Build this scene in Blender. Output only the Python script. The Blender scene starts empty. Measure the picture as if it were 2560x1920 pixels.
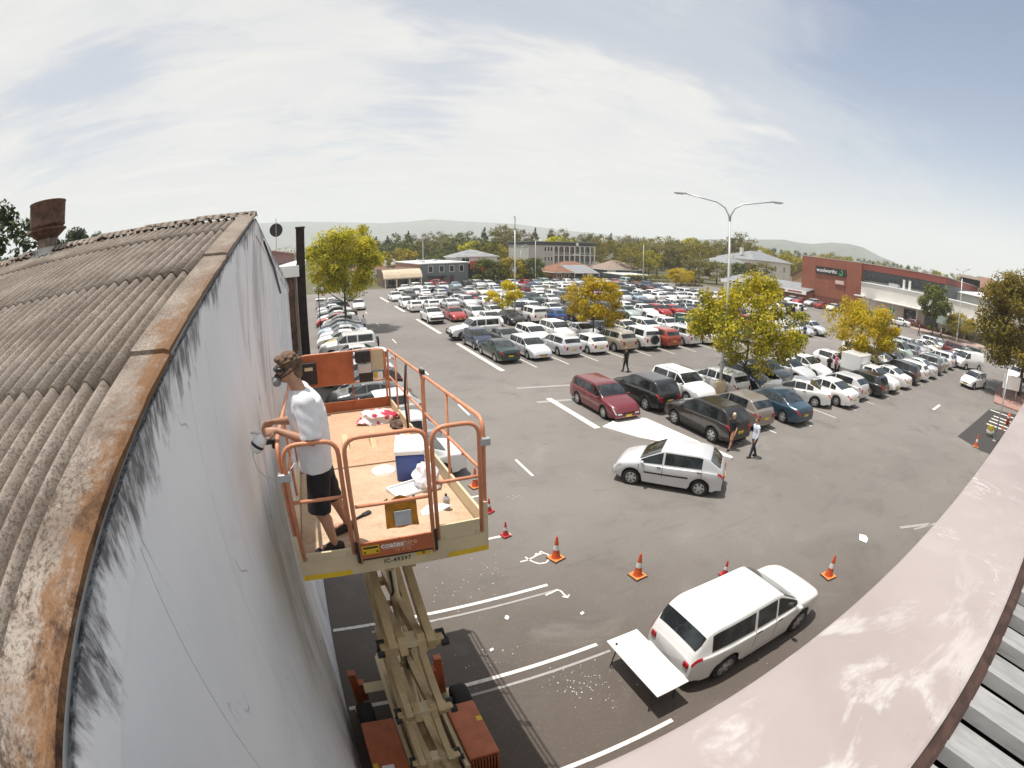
import bpy, bmesh, math, random
import numpy as np
from mathutils import Vector, Matrix

D = bpy.data
SC = bpy.context.scene
COL = SC.collection
R = math.radians
random.seed(11)
PI = math.pi

# ------------------------------------------------------------------ camera
cam_d = D.cameras.new('camera')
cam = D.objects.new('camera', cam_d)
COL.objects.link(cam)
cam.location = (0.0, 0.0, 8.2)
cam.rotation_euler = (R(90 - 15.68), 0.0, R(-22.98))
cam_d.type = 'PANO'
cam_d.sensor_width = 36.0
cam_d.sensor_fit = 'HORIZONTAL'
cam_d.clip_start = 0.05
cam_d.clip_end = 20000.0
_pc = cam_d if hasattr(cam_d, 'panorama_type') else cam_d.cycles
_pc.panorama_type = 'FISHEYE_EQUISOLID'
_pc.fisheye_lens = 17.564
_pc.fisheye_fov = R(200)
SC.camera = cam

# ------------------------------------------------------------------ sun, sky, exposure
SUN_DIR = Vector((0.18, -0.14, -1.0)).normalized()          # the way the light travels
sun_d = D.lights.new('sun', 'SUN')
sun_d.energy = 4.6
sun_d.angle = R(0.55)
sun_d.color = (1.0, 0.955, 0.89)
sun = D.objects.new('sun', sun_d)
sun.rotation_euler = SUN_DIR.to_track_quat('-Z', 'Y').to_euler()
sun.location = (-30, 15, 120)
COL.objects.link(sun)

world = D.worlds.new('World')
SC.world = world
world.use_nodes = True
wn, wl = world.node_tree.nodes, world.node_tree.links
wn.clear()
def wnode(t, **kw):
    n = wn.new(t)
    for k, v in kw.items():
        setattr(n, k, v)
    return n
wout = wnode('ShaderNodeOutputWorld')
bg = wnode('ShaderNodeBackground')
bg.inputs['Strength'].default_value = 0.1
sky = wnode('ShaderNodeTexSky', sky_type='NISHITA', sun_disc=False)
sky.sun_elevation = math.asin(-SUN_DIR.z)
sky.sun_rotation = math.atan2(-SUN_DIR.x, -SUN_DIR.y)
sky.altitude = 60
sky.air_density = 1.0
sky.dust_density = 1.2
tc = wnode('ShaderNodeTexCoord')
sep = wnode('ShaderNodeSeparateXYZ')
wl.new(tc.outputs['Generated'], sep.inputs[0])
def wmath(op, a, b=None, c=None, clamp=False):
    n = wnode('ShaderNodeMath', operation=op, use_clamp=clamp)
    for i, v in enumerate((a, b, c)):
        if v is None:
            continue
        if isinstance(v, (int, float)):
            n.inputs[i].default_value = v
        else:
            wl.new(v, n.inputs[i])
    return n.outputs[0]
zz = wmath('MAXIMUM', wmath('ADD', sep.outputs[2], 0.10), 0.05)
px = wmath('DIVIDE', sep.outputs[0], zz)
py = wmath('DIVIDE', sep.outputs[1], zz)
comb = wnode('ShaderNodeCombineXYZ')
wl.new(px, comb.inputs[0]); wl.new(py, comb.inputs[1])
wmap = wnode('ShaderNodeMapping')
wmap.inputs['Rotation'].default_value = (0, 0, R(28))
wmap.inputs['Scale'].default_value = (0.62, 1.25, 1)
wmap.inputs['Location'].default_value = (1.7, 0.6, 0)
wl.new(comb.outputs[0], wmap.inputs[0])
def wnoise(scale, detail, rough, dist, off):
    m = wnode('ShaderNodeMapping')
    m.inputs['Location'].default_value = (off, off * 0.7, off * 1.3)
    wl.new(wmap.outputs[0], m.inputs[0])
    n = wnode('ShaderNodeTexNoise')
    n.inputs['Scale'].default_value = scale
    n.inputs['Detail'].default_value = detail
    n.inputs['Roughness'].default_value = rough
    n.inputs['Distortion'].default_value = dist
    wl.new(m.outputs[0], n.inputs['Vector'])
    return n.outputs['Fac']
n_big = wnoise(0.85, 6, 0.55, 0.5, 3.1)
n_fine = wnoise(3.4, 9, 0.62, 0.8, 9.4)
def blob(v, power):                                        # soft clearing in the cloud deck around direction v
    d = wnode('ShaderNodeVectorMath', operation='DOT_PRODUCT')
    wl.new(tc.outputs['Generated'], d.inputs[0])
    d.inputs[1].default_value = Vector(v).normalized()
    return wmath('POWER', wmath('MAXIMUM', d.outputs['Value'], 0.0), power)
cover = wmath('ADD', wmath('MULTIPLY', n_big, 0.95), wmath('MULTIPLY', n_fine, 0.55))
for v, pw, amt in (
        ((0.90, 0.12, 0.46), 10, 0.75), ((0.97, -0.1, 0.5), 5, 0.3), ((0.24, 0.88, 0.40), 60, 0.26), ((0.45, 0.78, 0.45), 60, 0.12),
        ((-0.43, 0.83, 0.36), 160, 0.26), ((-0.55, 0.78, 0.30), 260, 0.20), ((-0.25, 0.86, 0.46), 150, 0.10)):
    cover = wmath('SUBTRACT', cover, wmath('MULTIPLY', blob(v, pw), amt))
ramp = wnode('ShaderNodeMapRange', interpolation_type='SMOOTHSTEP')
ramp.inputs['From Min'].default_value = 0.40
ramp.inputs['From Max'].default_value = 0.68
wl.new(cover, ramp.inputs['Value'])
veil = wnode('ShaderNodeMapRange', interpolation_type='SMOOTHSTEP')   # thin high veil, missing only in the wide clearing
veil.inputs['From Min'].default_value = -0.10
veil.inputs['From Max'].default_value = 0.42
wl.new(cover, veil.inputs['Value'])
mask = wmath('ADD', wmath('MULTIPLY', veil.outputs[0], 0.62), wmath('MULTIPLY', ramp.outputs[0], 0.36))
lowz = wnode('ShaderNodeMapRange', interpolation_type='SMOOTHSTEP')   # the deck closes up towards the horizon
lowz.inputs['From Min'].default_value = 0.26
lowz.inputs['From Max'].default_value = 0.04
wl.new(sep.outputs[2], lowz.inputs['Value'])
mask = wmath('MAXIMUM', mask, wmath('MULTIPLY', lowz.outputs[0], 0.92), clamp=True)
ccol = wnode('ShaderNodeMix', data_type='RGBA')
ccol.inputs[6].default_value = (4.75, 4.98, 5.45, 1)
ccol.inputs[7].default_value = (6.75, 6.62, 6.4, 1)
cshade = wnode('ShaderNodeMapRange')
cshade.inputs['From Min'].default_value = 0.36
cshade.inputs['From Max'].default_value = 0.62
wl.new(wnoise(2.1, 7, 0.6, 0.6, 17.0), cshade.inputs['Value'])
cmx = wmath('MULTIPLY', wmath('ADD', wmath('MULTIPLY', cshade.outputs[0], 0.45), 0.55), wmath('ADD', wmath('MULTIPLY', ramp.outputs[0], 0.75), 0.25), clamp=True)
cmx = wmath('MAXIMUM', cmx, wmath('MULTIPLY', lowz.outputs[0], 0.9))
wl.new(cmx, ccol.inputs[0])
smix = wnode('ShaderNodeMix', data_type='RGBA')
wl.new(mask, smix.inputs[0])
wl.new(sky.outputs[0], smix.inputs[6])
wl.new(ccol.outputs[2], smix.inputs[7])
wl.new(smix.outputs[2], bg.inputs['Color'])
wl.new(bg.outputs[0], wout.inputs['Surface'])

SC.view_settings.view_transform = 'Standard'
SC.view_settings.look = 'None'
SC.view_settings.gamma = 1.0
SC.view_settings.use_curve_mapping = False
SC.view_settings.exposure = 0.36
SC.render.engine = 'CYCLES'
SC.cycles.max_bounces = 6
SC.cycles.transparent_max_bounces = 8
SC.cycles.volume_bounces = 1

# ------------------------------------------------------------------ helpers
class MB:
    """collects shapes; build() links them as one mesh object"""
    def __init__(s):
        s.v, s.f, s.sm, s.mi = [], [], [], []
    def add(s, vs, fs, smooth=False, mi=0):
        o = len(s.v)
        s.v += [tuple(v) for v in vs]
        s.f += [tuple(i + o for i in f) for f in fs]
        s.sm += [smooth] * len(fs)
        s.mi += [mi] * len(fs)
        return s
    def box(s, c, size, rz=0.0, M=None, mi=0):
        hx, hy, hz = size[0] / 2, size[1] / 2, size[2] / 2
        vs = [Vector((x, y, z)) for x in (-hx, hx) for y in (-hy, hy) for z in (-hz, hz)]
        m = M or Matrix.Rotation(rz, 4, 'Z')
        vs = [m @ v + Vector(c) for v in vs]
        return s.add(vs, [(0, 1, 3, 2), (4, 6, 7, 5), (0, 4, 5, 1), (2, 3, 7, 6), (0, 2, 6, 4), (1, 5, 7, 3)], mi=mi)
    def bbox(s, x0, x1, y0, y1, z0, z1, mi=0):
        return s.box(((x0 + x1) / 2, (y0 + y1) / 2, (z0 + z1) / 2), (x1 - x0, y1 - y0, z1 - z0), mi=mi)
    def rbox(s, c, size, bev, rz=0.0, mi=0):                 # box with chamfered edges
        bm = bmesh.new()
        bmesh.ops.create_cube(bm, size=1)
        for v in bm.verts:
            v.co = Vector((v.co.x * size[0], v.co.y * size[1], v.co.z * size[2]))
        bmesh.ops.bevel(bm, geom=bm.edges[:], offset=bev, segments=2, affect='EDGES', profile=0.5)
        m = Matrix.Rotation(rz, 4, 'Z')
        bm.verts.index_update()
        s.add([m @ v.co + Vector(c) for v in bm.verts], [[v.index for v in f.verts] for f in bm.faces], mi=mi)
        bm.free()
        return s
    def prism(s, poly, z0, z1, mi=0):                        # polygon in xy, counter-clockwise
        n = len(poly)
        vs = [(x, y, z0) for x, y in poly] + [(x, y, z1) for x, y in poly]
        fs = [tuple(reversed(range(n))), tuple(range(n, 2 * n))] + [(i, (i + 1) % n, n + (i + 1) % n, n + i) for i in range(n)]
        return s.add(vs, fs, mi=mi)
    def tube(s, path, r, n=8, mi=0, closed=False, cap=True):
        pts = [Vector(p) for p in path]
        rr = r if isinstance(r, (list, tuple)) else [r] * len(pts)
        vs, fs = [], []
        N = len(pts)
        prev = None
        for i, p in enumerate(pts):
            a = pts[(i - 1) % N] if (closed or i > 0) else p
            b = pts[(i + 1) % N] if (closed or i < N - 1) else p
            t = (b - a).normalized()
            if prev is None:
                u = t.orthogonal().normalized()
            else:
                u = (prev - t * prev.dot(t))
                u = u.normalized() if u.length > 1e-6 else t.orthogonal().normalized()
            prev = u
            w = t.cross(u)
            for k in range(n):
                a_ = 2 * PI * k / n
                vs.append(p + (u * math.cos(a_) + w * math.sin(a_)) * rr[i])
        M_ = N if closed else N - 1
        for i in range(M_):
            j = (i + 1) % N
            for k in range(n):
                k2 = (k + 1) % n
                fs.append((i * n + k, i * n + k2, j * n + k2, j * n + k))
        s.add(vs, fs, smooth=True, mi=mi)
        if cap and not closed:
            o = len(s.v) - len(vs)
            s.f += [tuple(o + k for k in reversed(range(n))), tuple(o + (N - 1) * n + k for k in range(n))]
            s.sm += [False, False]; s.mi += [mi, mi]
        return s
    def lathe(s, prof, n=20, c=(0, 0, 0), M=None, mi=0, smooth=True):   # profile (r, z) about z
        vs, fs = [], []
        for r, z in prof:
            for k in range(n):
                a = 2 * PI * k / n
                v = Vector((r * math.cos(a), r * math.sin(a), z))
                if M is not None:
                    v = M @ v
                vs.append(v + Vector(c))
        for i in range(len(prof) - 1):
            for k in range(n):
                k2 = (k + 1) % n
                fs.append((i * n + k, i * n + k2, (i + 1) * n + k2, (i + 1) * n + k))
        s.add(vs, fs, smooth=smooth, mi=mi)
        return s
    def cyl(s, c, r, h, n=16, mi=0, axis='Z', r2=None):
        M = {'Z': None, 'X': Matrix.Rotation(PI / 2, 4, 'Y'), 'Y': Matrix.Rotation(-PI / 2, 4, 'X')}[axis]
        r2 = r if r2 is None else r2
        return s.lathe([(0.0001, -h / 2), (r, -h / 2), (r, -h / 2), (r2, h / 2), (r2, h / 2), (0.0001, h / 2)], n, c, M, mi, smooth=False)
    def quad(s, a, b, c, d, mi=0):
        return s.add([a, b, c, d], [(0, 1, 2, 3)], mi=mi)
    def mesh(s, name, mats):
        me = D.meshes.new(name)
        me.from_pydata(s.v, [], s.f)
        me.polygons.foreach_set('use_smooth', s.sm)
        if not isinstance(mats, (list, tuple)):
            mats = [mats]
        for m in mats:
            me.materials.append(m)
        if len(mats) > 1:
            me.polygons.foreach_set('material_index', s.mi)
        me.update()
        return me
    def build(s, name, mats, parent=None, loc=None, label=None):
        return link(name, s.mesh(name, mats), parent, loc, label)

def link(name, me, parent=None, loc=None, label=None, rot=None):
    o = D.objects.new(name, me)
    COL.objects.link(o)
    if parent is not None:
        o.parent = parent
    if loc is not None:
        o.location = loc
    if rot is not None:
        o.rotation_euler = rot
    if label:
        o['label'] = label
    return o

LABELS = {}
def tag(o, label=None, cat=None, group=None, kind=None):
    if label:
        o['label'] = label
    if cat:
        o['category'] = cat
    if group:
        o['group'] = group
    if kind:
        o['kind'] = kind
    return o

def thing(name, label, cat, loc=(0, 0, 0), rz=0.0, group=None):
    o = D.objects.new(name, None)
    o.empty_display_size = 0.3
    COL.objects.link(o)
    o.location = loc
    o.rotation_euler = (0, 0, rz)
    return tag(o, label, cat, group)

def copy_tree(o, parent=None):
    c = o.copy()
    COL.objects.link(c)
    if parent is not None:
        c.parent = parent
    for ch in list(o.children):
        copy_tree(ch, c)
    return c

# ------------------------------------------------------------------ materials
def newmat(name):
    m = D.materials.new(name)
    m.use_nodes = True
    nt = m.node_tree
    return m, nt, nt.nodes, nt.links, nt.nodes['Principled BSDF']

def nd(nt, t, **kw):
    n = nt.nodes.new(t)
    for k, v in kw.items():
        if k.startswith('i_'):
            n.inputs[k[2:].replace('_', ' ')].default_value = v
        else:
            setattr(n, k, v)
    return n

def noise(nt, scale, detail=4, rough=0.55, vec=None, dist=0.0, coord='Object', stretch=None):
    n = nd(nt, 'ShaderNodeTexNoise')
    n.inputs['Scale'].default_value = scale
    n.inputs['Detail'].default_value = detail
    n.inputs['Roughness'].default_value = rough
    n.inputs['Distortion'].default_value = dist
    if vec is None:
        t = nd(nt, 'ShaderNodeTexCoord')
        vec = t.outputs[coord]
    if stretch:
        mp = nd(nt, 'ShaderNodeMapping')
        mp.inputs['Scale'].default_value = stretch
        nt.links.new(vec, mp.inputs[0])
        vec = mp.outputs[0]
    nt.links.new(vec, n.inputs['Vector'])
    return n.outputs['Fac']

def rng(nt, v, a, b, c=0.0, d=1.0, smooth=True):
    n = nd(nt, 'ShaderNodeMapRange')
    if smooth:
        n.interpolation_type = 'SMOOTHSTEP'
    n.inputs['From Min'].default_value = a
    n.inputs['From Max'].default_value = b
    n.inputs['To Min'].default_value = c
    n.inputs['To Max'].default_value = d
    nt.links.new(v, n.inputs['Value'])
    return n.outputs[0]

def mixc(nt, f, a, b):
    n = nd(nt, 'ShaderNodeMix', data_type='RGBA')
    for i, v in ((0, f), (6, a), (7, b)):
        if isinstance(v, (int, float)):
            n.inputs[i].default_value = v
        elif isinstance(v, tuple):
            n.inputs[i].default_value = v if len(v) == 4 else (*v, 1)
        else:
            nt.links.new(v, n.inputs[i])
    return n.outputs[2]

def mth(nt, op, a, b=None, clamp=False):
    n = nd(nt, 'ShaderNodeMath', operation=op, use_clamp=clamp)
    for i, v in enumerate((a, b)):
        if v is None:
            continue
        if isinstance(v, (int, float)):
            n.inputs[i].default_value = v
        else:
            nt.links.new(v, n.inputs[i])
    return n.outputs[0]

def bump(nt, bs, h, strength=0.3, dist=0.02):
    b = nd(nt, 'ShaderNodeBump')
    b.inputs['Strength'].default_value = strength
    b.inputs['Distance'].default_value = dist
    nt.links.new(h, b.inputs['Height'])
    nt.links.new(b.outputs[0], bs.inputs['Normal'])

def pm(name, col, rough=0.55, metal=0.0, var=0.12, scale=6.0, bmp=0.0, coat=0.0, spec=0.5, dirt=0.0, dirtcol=(0.09, 0.075, 0.06), coord='Object'):
    m, nt, N, L, bs = newmat(name)
    n1 = noise(nt, scale, 5, 0.6, coord=coord)
    lo = tuple(c * (1 - var) for c in col)
    hi = tuple(min(1, c * (1 + var)) for c in col)
    c = mixc(nt, rng(nt, n1, 0.3, 0.7), lo, hi)
    if dirt:
        c = mixc(nt, mth(nt, 'MULTIPLY', rng(nt, noise(nt, scale * 0.35, 8, 0.7, coord=coord), 0.5, 0.75), dirt), c, dirtcol)
    L.new(c, bs.inputs['Base Color'])
    bs.inputs['Roughness'].default_value = rough
    bs.inputs['Metallic'].default_value = metal
    bs.inputs['Coat Weight'].default_value = coat
    bs.inputs['Coat Roughness'].default_value = 0.06
    bs.inputs['Specular IOR Level'].default_value = spec
    if bmp:
        bump(nt, bs, noise(nt, scale * 8, 6, 0.65, coord=coord), bmp, 0.01)
    return m

def leafmat(name, stops, trans=0.35):
    m, nt, N, L, bs = newmat(name)
    geo = nd(nt, 'ShaderNodeNewGeometry')
    oi = nd(nt, 'ShaderNodeObjectInfo')
    f = mth(nt, 'ADD', mth(nt, 'MULTIPLY', geo.outputs['Random Per Island'], 0.55), mth(nt, 'MULTIPLY', rng(nt, noise(nt, 0.55, 3, 0.6), 0.3, 0.7), 0.45))
    r = nd(nt, 'ShaderNodeValToRGB')
    el = r.color_ramp.elements
    el[0].position, el[0].color = stops[0][0], (*stops[0][1], 1)
    el[1].position, el[1].color = stops[-1][0], (*stops[-1][1], 1)
    for p, c in stops[1:-1]:
        e = el.new(p); e.color = (*c, 1)
    L.new(f, r.inputs[0])
    hs = nd(nt, 'ShaderNodeHueSaturation')
    L.new(r.outputs[0], hs.inputs['Color'])
    L.new(rng(nt, oi.outputs['Random'], 0, 1, 0.75, 1.2, False), hs.inputs['Value'])
    L.new(rng(nt, oi.outputs['Random'], 0, 1, 0.485, 0.515, False), hs.inputs['Hue'])
    L.new(hs.outputs[0], bs.inputs['Base Color'])
    bs.inputs['Roughness'].default_value = 0.6
    bs.inputs['Specular IOR Level'].default_value = 0.25
    t = nd(nt, 'ShaderNodeBsdfTranslucent')
    L.new(hs.outputs[0], t.inputs['Color'])
    ms = nd(nt, 'ShaderNodeMixShader')
    ms.inputs[0].default_value = trans
    L.new(bs.outputs[0], ms.inputs[1]); L.new(t.outputs[0], ms.inputs[2])
    L.new(ms.outputs[0], N['Material Output'].inputs['Surface'])
    return m

def text_mesh(name, body, size, mat, depth=0.003, spacing=1.0, bold=0.0):
    cu = D.curves.new(name, 'FONT')
    cu.body = body
    cu.size = size
    cu.extrude = depth
    cu.offset = bold
    cu.resolution_u = 3
    cu.space_character = spacing
    cu.align_x = 'CENTER'; cu.align_y = 'CENTER'
    to = D.objects.new(name, cu)
    COL.objects.link(to)
    dg = bpy.context.evaluated_depsgraph_get()
    me = D.meshes.new_from_object(to.evaluated_get(dg))
    D.objects.remove(to)
    me.materials.clear()
    me.materials.append(mat)
    me.name = name
    return me
# ------------------------------------------------------------------ shared materials
MT = {}
MT['white_metal'] = pm('white_metal', (0.72, 0.72, 0.70), 0.45, var=0.06, scale=3)
MT['cream'] = pm('cream', (0.62, 0.56, 0.45), 0.7, var=0.08, scale=1.5, dirt=0.25)
MT['white_wall'] = pm('white_wall', (0.70, 0.69, 0.66), 0.75, var=0.06, scale=0.8, dirt=0.2)
MT['dark_glass'] = pm('dark_glass', (0.02, 0.024, 0.028), 0.06, var=0.2, scale=1.2, spec=0.8)
MT['shadow_dark'] = pm('dark_interior', (0.015, 0.014, 0.013), 0.9)
MT['galv'] = pm('galvanised_steel', (0.50, 0.52, 0.53), 0.42, metal=0.5, var=0.12, scale=4)
MT['concrete'] = pm('concrete', (0.42, 0.40, 0.37), 0.9, var=0.15, scale=2.5, bmp=0.3)
MT['terracotta'] = pm('terracotta', (0.20, 0.095, 0.055), 0.85, var=0.3, scale=1.5)
MT['brick_red'] = pm('brick_red', (0.26, 0.095, 0.055), 0.9, var=0.25, scale=3)
MT['brick_brown'] = pm('brick_brown', (0.13, 0.075, 0.055), 0.9, var=0.45, scale=5, bmp=0.4)
MT['black'] = pm('black_plastic', (0.018, 0.018, 0.019), 0.5)
MT['tin_grey'] = pm('tin_roof', (0.25, 0.255, 0.26), 0.5, metal=0.2, var=0.15, scale=0.7)
MT['slate'] = pm('slate_grey', (0.16, 0.185, 0.19), 0.75, var=0.1, scale=0.8)
MT['roof_tan'] = pm('roof_tan', (0.24, 0.18, 0.145), 0.85, var=0.2, scale=1.5)
MT['white'] = pm('white_paint', (0.80, 0.80, 0.78), 0.5, var=0.04)
MT['lamp_lens'] = pm('lamp_lens', (0.55, 0.57, 0.58), 0.25)
MT['mark'] = None

def asphalt(name, base, bleach, speck=0.5, old=None):  # old: brown tint of the painted vignette and sheen falloff
    m, nt, N, L, bs = newmat(name)
    t = nd(nt, 'ShaderNodeTexCoord').outputs['Object']
    big = noise(nt, 0.045, 5, 0.6, t)
    vignette = None
    if old:                                                    # vignette and grazing sheen painted into the albedo: browner near the corner
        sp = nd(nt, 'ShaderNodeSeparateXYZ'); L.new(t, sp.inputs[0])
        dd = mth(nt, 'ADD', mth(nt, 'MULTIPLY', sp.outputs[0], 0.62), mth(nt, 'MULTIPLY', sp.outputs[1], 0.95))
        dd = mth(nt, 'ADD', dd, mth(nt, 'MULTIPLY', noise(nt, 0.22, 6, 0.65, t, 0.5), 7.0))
        vignette = rng(nt, dd, 21.0, 7.5)
    mid = noise(nt, 0.5, 7, 0.65, t, 0.6)
    fine = noise(nt, 14.0, 6, 0.75, t)
    c = mixc(nt, rng(nt, big, 0.32, 0.68), base, bleach)
    if vignette is not None:
        c = mixc(nt, vignette, c, old)
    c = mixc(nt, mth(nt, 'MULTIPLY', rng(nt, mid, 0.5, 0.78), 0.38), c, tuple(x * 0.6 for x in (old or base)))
    c = mixc(nt, mth(nt, 'MULTIPLY', rng(nt, mid, 0.46, 0.22), 0.28), c, tuple(min(1, x * 1.45) for x in bleach))
    c = mixc(nt, mth(nt, 'MULTIPLY', rng(nt, fine, 0.52, 0.8), 0.30), c, (0.36, 0.34, 0.31))
    c = mixc(nt, mth(nt, 'MULTIPLY', rng(nt, fine, 0.48, 0.25), 0.4), c, tuple(x * 0.5 for x in base))
    # pale paint flecks and grit
    vor = nd(nt, 'ShaderNodeTexVoronoi'); vor.inputs['Scale'].default_value = 2.6
    L.new(t, vor.inputs['Vector'])
    fl = mth(nt, 'MULTIPLY', rng(nt, vor.outputs['Distance'], 0.055, 0.03), rng(nt, noise(nt, 0.35, 3, 0.6, t), 0.55, 0.7))
    c = mixc(nt, mth(nt, 'MULTIPLY', fl, speck), c, (0.55, 0.53, 0.49))
    # faint tyre arcs
    st = noise(nt, 0.9, 3, 0.5, t, 2.2, stretch=(0.35, 1.6, 1))
    c = mixc(nt, mth(nt, 'MULTIPLY', rng(nt, st, 0.6, 0.68), 0.22), c, tuple(x * 0.62 for x in base))
    L.new(c, bs.inputs['Base Color'])
    bs.inputs['Roughness'].default_value = 0.72
    bs.inputs['Specular IOR Level'].default_value = 0.45
    bump(nt, bs, fine, 0.35, 0.008)
    return m
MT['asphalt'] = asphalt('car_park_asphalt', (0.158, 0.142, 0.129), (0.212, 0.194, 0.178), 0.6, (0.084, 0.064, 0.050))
MT['asphalt_new'] = asphalt('new_asphalt', (0.035, 0.031, 0.03), (0.05, 0.045, 0.042), 0.1)
def worn_paint(name, col, wear=0.5):
    m, nt, N, L, bs = newmat(name)
    t = nd(nt, 'ShaderNodeTexCoord').outputs['Object']
    n = noise(nt, 9, 8, 0.75, t)
    c = mixc(nt, mth(nt, 'MULTIPLY', rng(nt, n, 0.50, 0.66), wear), col, (0.25, 0.235, 0.22))
    L.new(c, bs.inputs['Base Color'])
    bs.inputs['Roughness'].default_value = 0.7
    return m
MT['line'] = worn_paint('road_paint', (0.70, 0.67, 0.62), 0.55)
MT['line_faint'] = worn_paint('faded_road_paint', (0.34, 0.32, 0.30), 0.9)
MT['island'] = worn_paint('island_paint', (0.72, 0.69, 0.65), 0.12)

# ------------------------------------------------------------------ ground, car park, markings
def sheet(name, poly, z, mat, kind='structure'):
    m = MB(); m.add([(x, y, z) for x, y in poly], [tuple(range(len(poly)))])
    o = m.build(name, mat)
    o['kind'] = kind
    return o
gm, nt, N, L, bs = newmat('dry_grass_ground')
L.new(mixc(nt, rng(nt, noise(nt, 0.02, 6, 0.6), 0.35, 0.65), (0.075, 0.08, 0.035), (0.13, 0.115, 0.06)), bs.inputs['Base Color'])
bs.inputs['Roughness'].default_value = 0.95
sheet('ground', [(-6000, -6000), (6000, -6000), (6000, 6000), (-6000, 6000)], -0.02, gm)
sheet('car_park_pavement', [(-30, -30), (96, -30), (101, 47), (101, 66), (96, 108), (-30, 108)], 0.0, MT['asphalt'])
def stripe(name, a, b, w, z=0.009, mat=None, label=None):
    a, b = Vector((*a, 0)), Vector((*b, 0))
    d = (b - a).normalized()
    n = Vector((-d.y, d.x, 0)) * w / 2
    m = MB(); m.add([a - n + Vector((0, 0, z)), b - n + Vector((0, 0, z)), b + n + Vector((0, 0, z)), a + n + Vector((0, 0, z))], [(0, 1, 2, 3)])
    o = m.build(name, mat or MT['line'])
    o['kind'] = 'structure'
    return o
for y, x1 in ((3.80, 4.94), (6.50, 4.80), (8.99, 4.80), (11.65, 4.90), (14.3, 4.9)):
    stripe('bay_line', (-0.70, y), (x1, y), 0.10)
for y in (6.20, 8.72):
    stripe('bay_line', (0.2, y), (4.95, y - 0.02), 0.07, 0.0085, MT['line_faint'])
for y0, y1 in ((18.3, 23.4), (30.1, 40.6), (46.2, 57.2), (65.0, 72.4), (78.5, 88.0)):
    stripe('row_end_line', (12.1, y0), (12.1, y1), 0.34)
for y0, y1 in ((15.0, 16.6), (22.4, 24.3), (31.0, 33.2), (43.2, 45.4), (54.2, 56.6), (66, 68.4), (78, 80.4)):
    stripe('lane_dash', (7.2, y0), (7.2, y1), 0.11)
bayx = [12.1 + 2.52 * i for i in range(1, 18)]
for x in bayx:
    stripe('bay_line', (x, 30.1), (x, 34.6), 0.09)
    stripe('bay_line', (x, 38.4), (x, 41.2), 0.09)
for x in [14.2 + 2.82 * i for i in range(0, 23)]:
    stripe('bay_line', (x, 13.2 if x > 20 else 13.6), (x, 17.4), 0.09)
    stripe('bay_line', (x, 20.5), (x, 23.6), 0.09)
for y in [18.1 + 2.65 * i for i in range(0, 23)]:
    stripe('bay_line', (0.6, y), (5.3, y), 0.09)
stripe('faded_line', (11.3, 25.9), (14.9, 25.2), 0.30, 0.0085, MT['line_faint'])
stripe('faded_line', (11.2, 23.0), (13.5, 22.6), 0.34, 0.0085, MT['line_faint'])
stripe('lane_arrow', (35.2, 9.75), (37.4, 9.85), 0.22)
stripe('faded_line', (16.6, 4.6), (18.0, 3.75), 0.16, 0.0085, MT['line_faint'])
stripe('faded_line', (17.0, 4.1), (18.4, 3.5), 0.10, 0.0085, MT['line_faint'])
# spray-painted squiggle and arrow
def curve_stripe(name, pts, w, z=0.0095, mat=None):
    m = MB(); vs = []
    P = [Vector((*p, z)) for p in pts]
    for i, p in enumerate(P):
        t = (P[min(i + 1, len(P) - 1)] - P[max(i - 1, 0)]).normalized()
        n = Vector((-t.y, t.x, 0)) * w / 2
        vs += [p - n, p + n]
    m.add(vs, [(2 * i, 2 * i + 2, 2 * i + 3, 2 * i + 1) for i in range(len(P) - 1)])
    o = m.build(name, mat or MT['line']); o['kind'] = 'structure'
    return o
curve_stripe('painted_squiggle', [(4.58, 10.22), (4.78, 10.22), (4.98, 10.27), (5.18, 10.34), (5.36, 10.36), (5.44, 10.22), (5.38, 10.02), (5.2, 9.90), (5.02, 9.93), (4.9, 10.08), (4.84, 10.25), (4.80, 10.38)], 0.055)
curve_stripe('painted_squiggle', [(5.06, 10.30), (5.16, 10.42), (5.24, 10.36), (5.31, 10.47), (5.36, 10.40)], 0.05, 0.0105)
curve_stripe('painted_arrow', [(4.56, 8.62), (4.78, 8.66), (4.94, 8.69), (4.99, 8.60), (5.0, 8.42), (5.01, 8.32)], 0.05)
curve_stripe('painted_arrow', [(4.92, 8.40), (5.01, 8.30), (5.11, 8.39)], 0.05, 0.0105)
# white painted traffic island with a low kerb
isl = MB()
poly = [(12.25, 18.15), (13.0, 16.3), (14.0, 14.8), (15.2, 12.5), (15.35, 12.6), (15.12, 15.5), (14.9, 18.2), (14.3, 18.75), (13.2, 18.6)]
isl.prism(poly, -0.02, 0.12)
o = isl.build('traffic_island', MT['island']); o['kind'] = 'structure'
# kerbed strip, dark new paving and white bars at the far right
sheet('new_pavement', [(29.9, 4.3), (30.9, 6.35), (42.4, 6.15), (44.5, 2.5), (30, 2.5)], 0.008, MT['asphalt_new'])
for x in (36.9, 38.0, 39.1, 40.2, 42.0):
    stripe('crossing_bar', (x, 5.35 + (x > 41) * 0.7), (x + 0.1, 3.6), 0.30, 0.013)
st = MB(); st.prism([(45.2, 6.3), (45.2, 1.0), (90, 1.0), (90, 8.4), (51.0, 7.2)], -0.02, 0.13)
o = st.build('footpath', pm('pinkish_paving', (0.34, 0.20, 0.165), 0.85, var=0.2, scale=3)); o['kind'] = 'structure'
st = MB(); st.prism([(90, 12), (96, 12), (96, 47), (93, 47), (90, 30)], -0.02, 0.13)
o = st.build('footpath', pm('paving_by_shops', (0.36, 0.27, 0.23), 0.85, var=0.2, scale=2)); o['kind'] = 'structure'
st = MB(); st.prism([(74.5, 17.6), (90.0, 17.4), (90, 20.4), (74.5, 20.4)], -0.02, 0.12)
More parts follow.
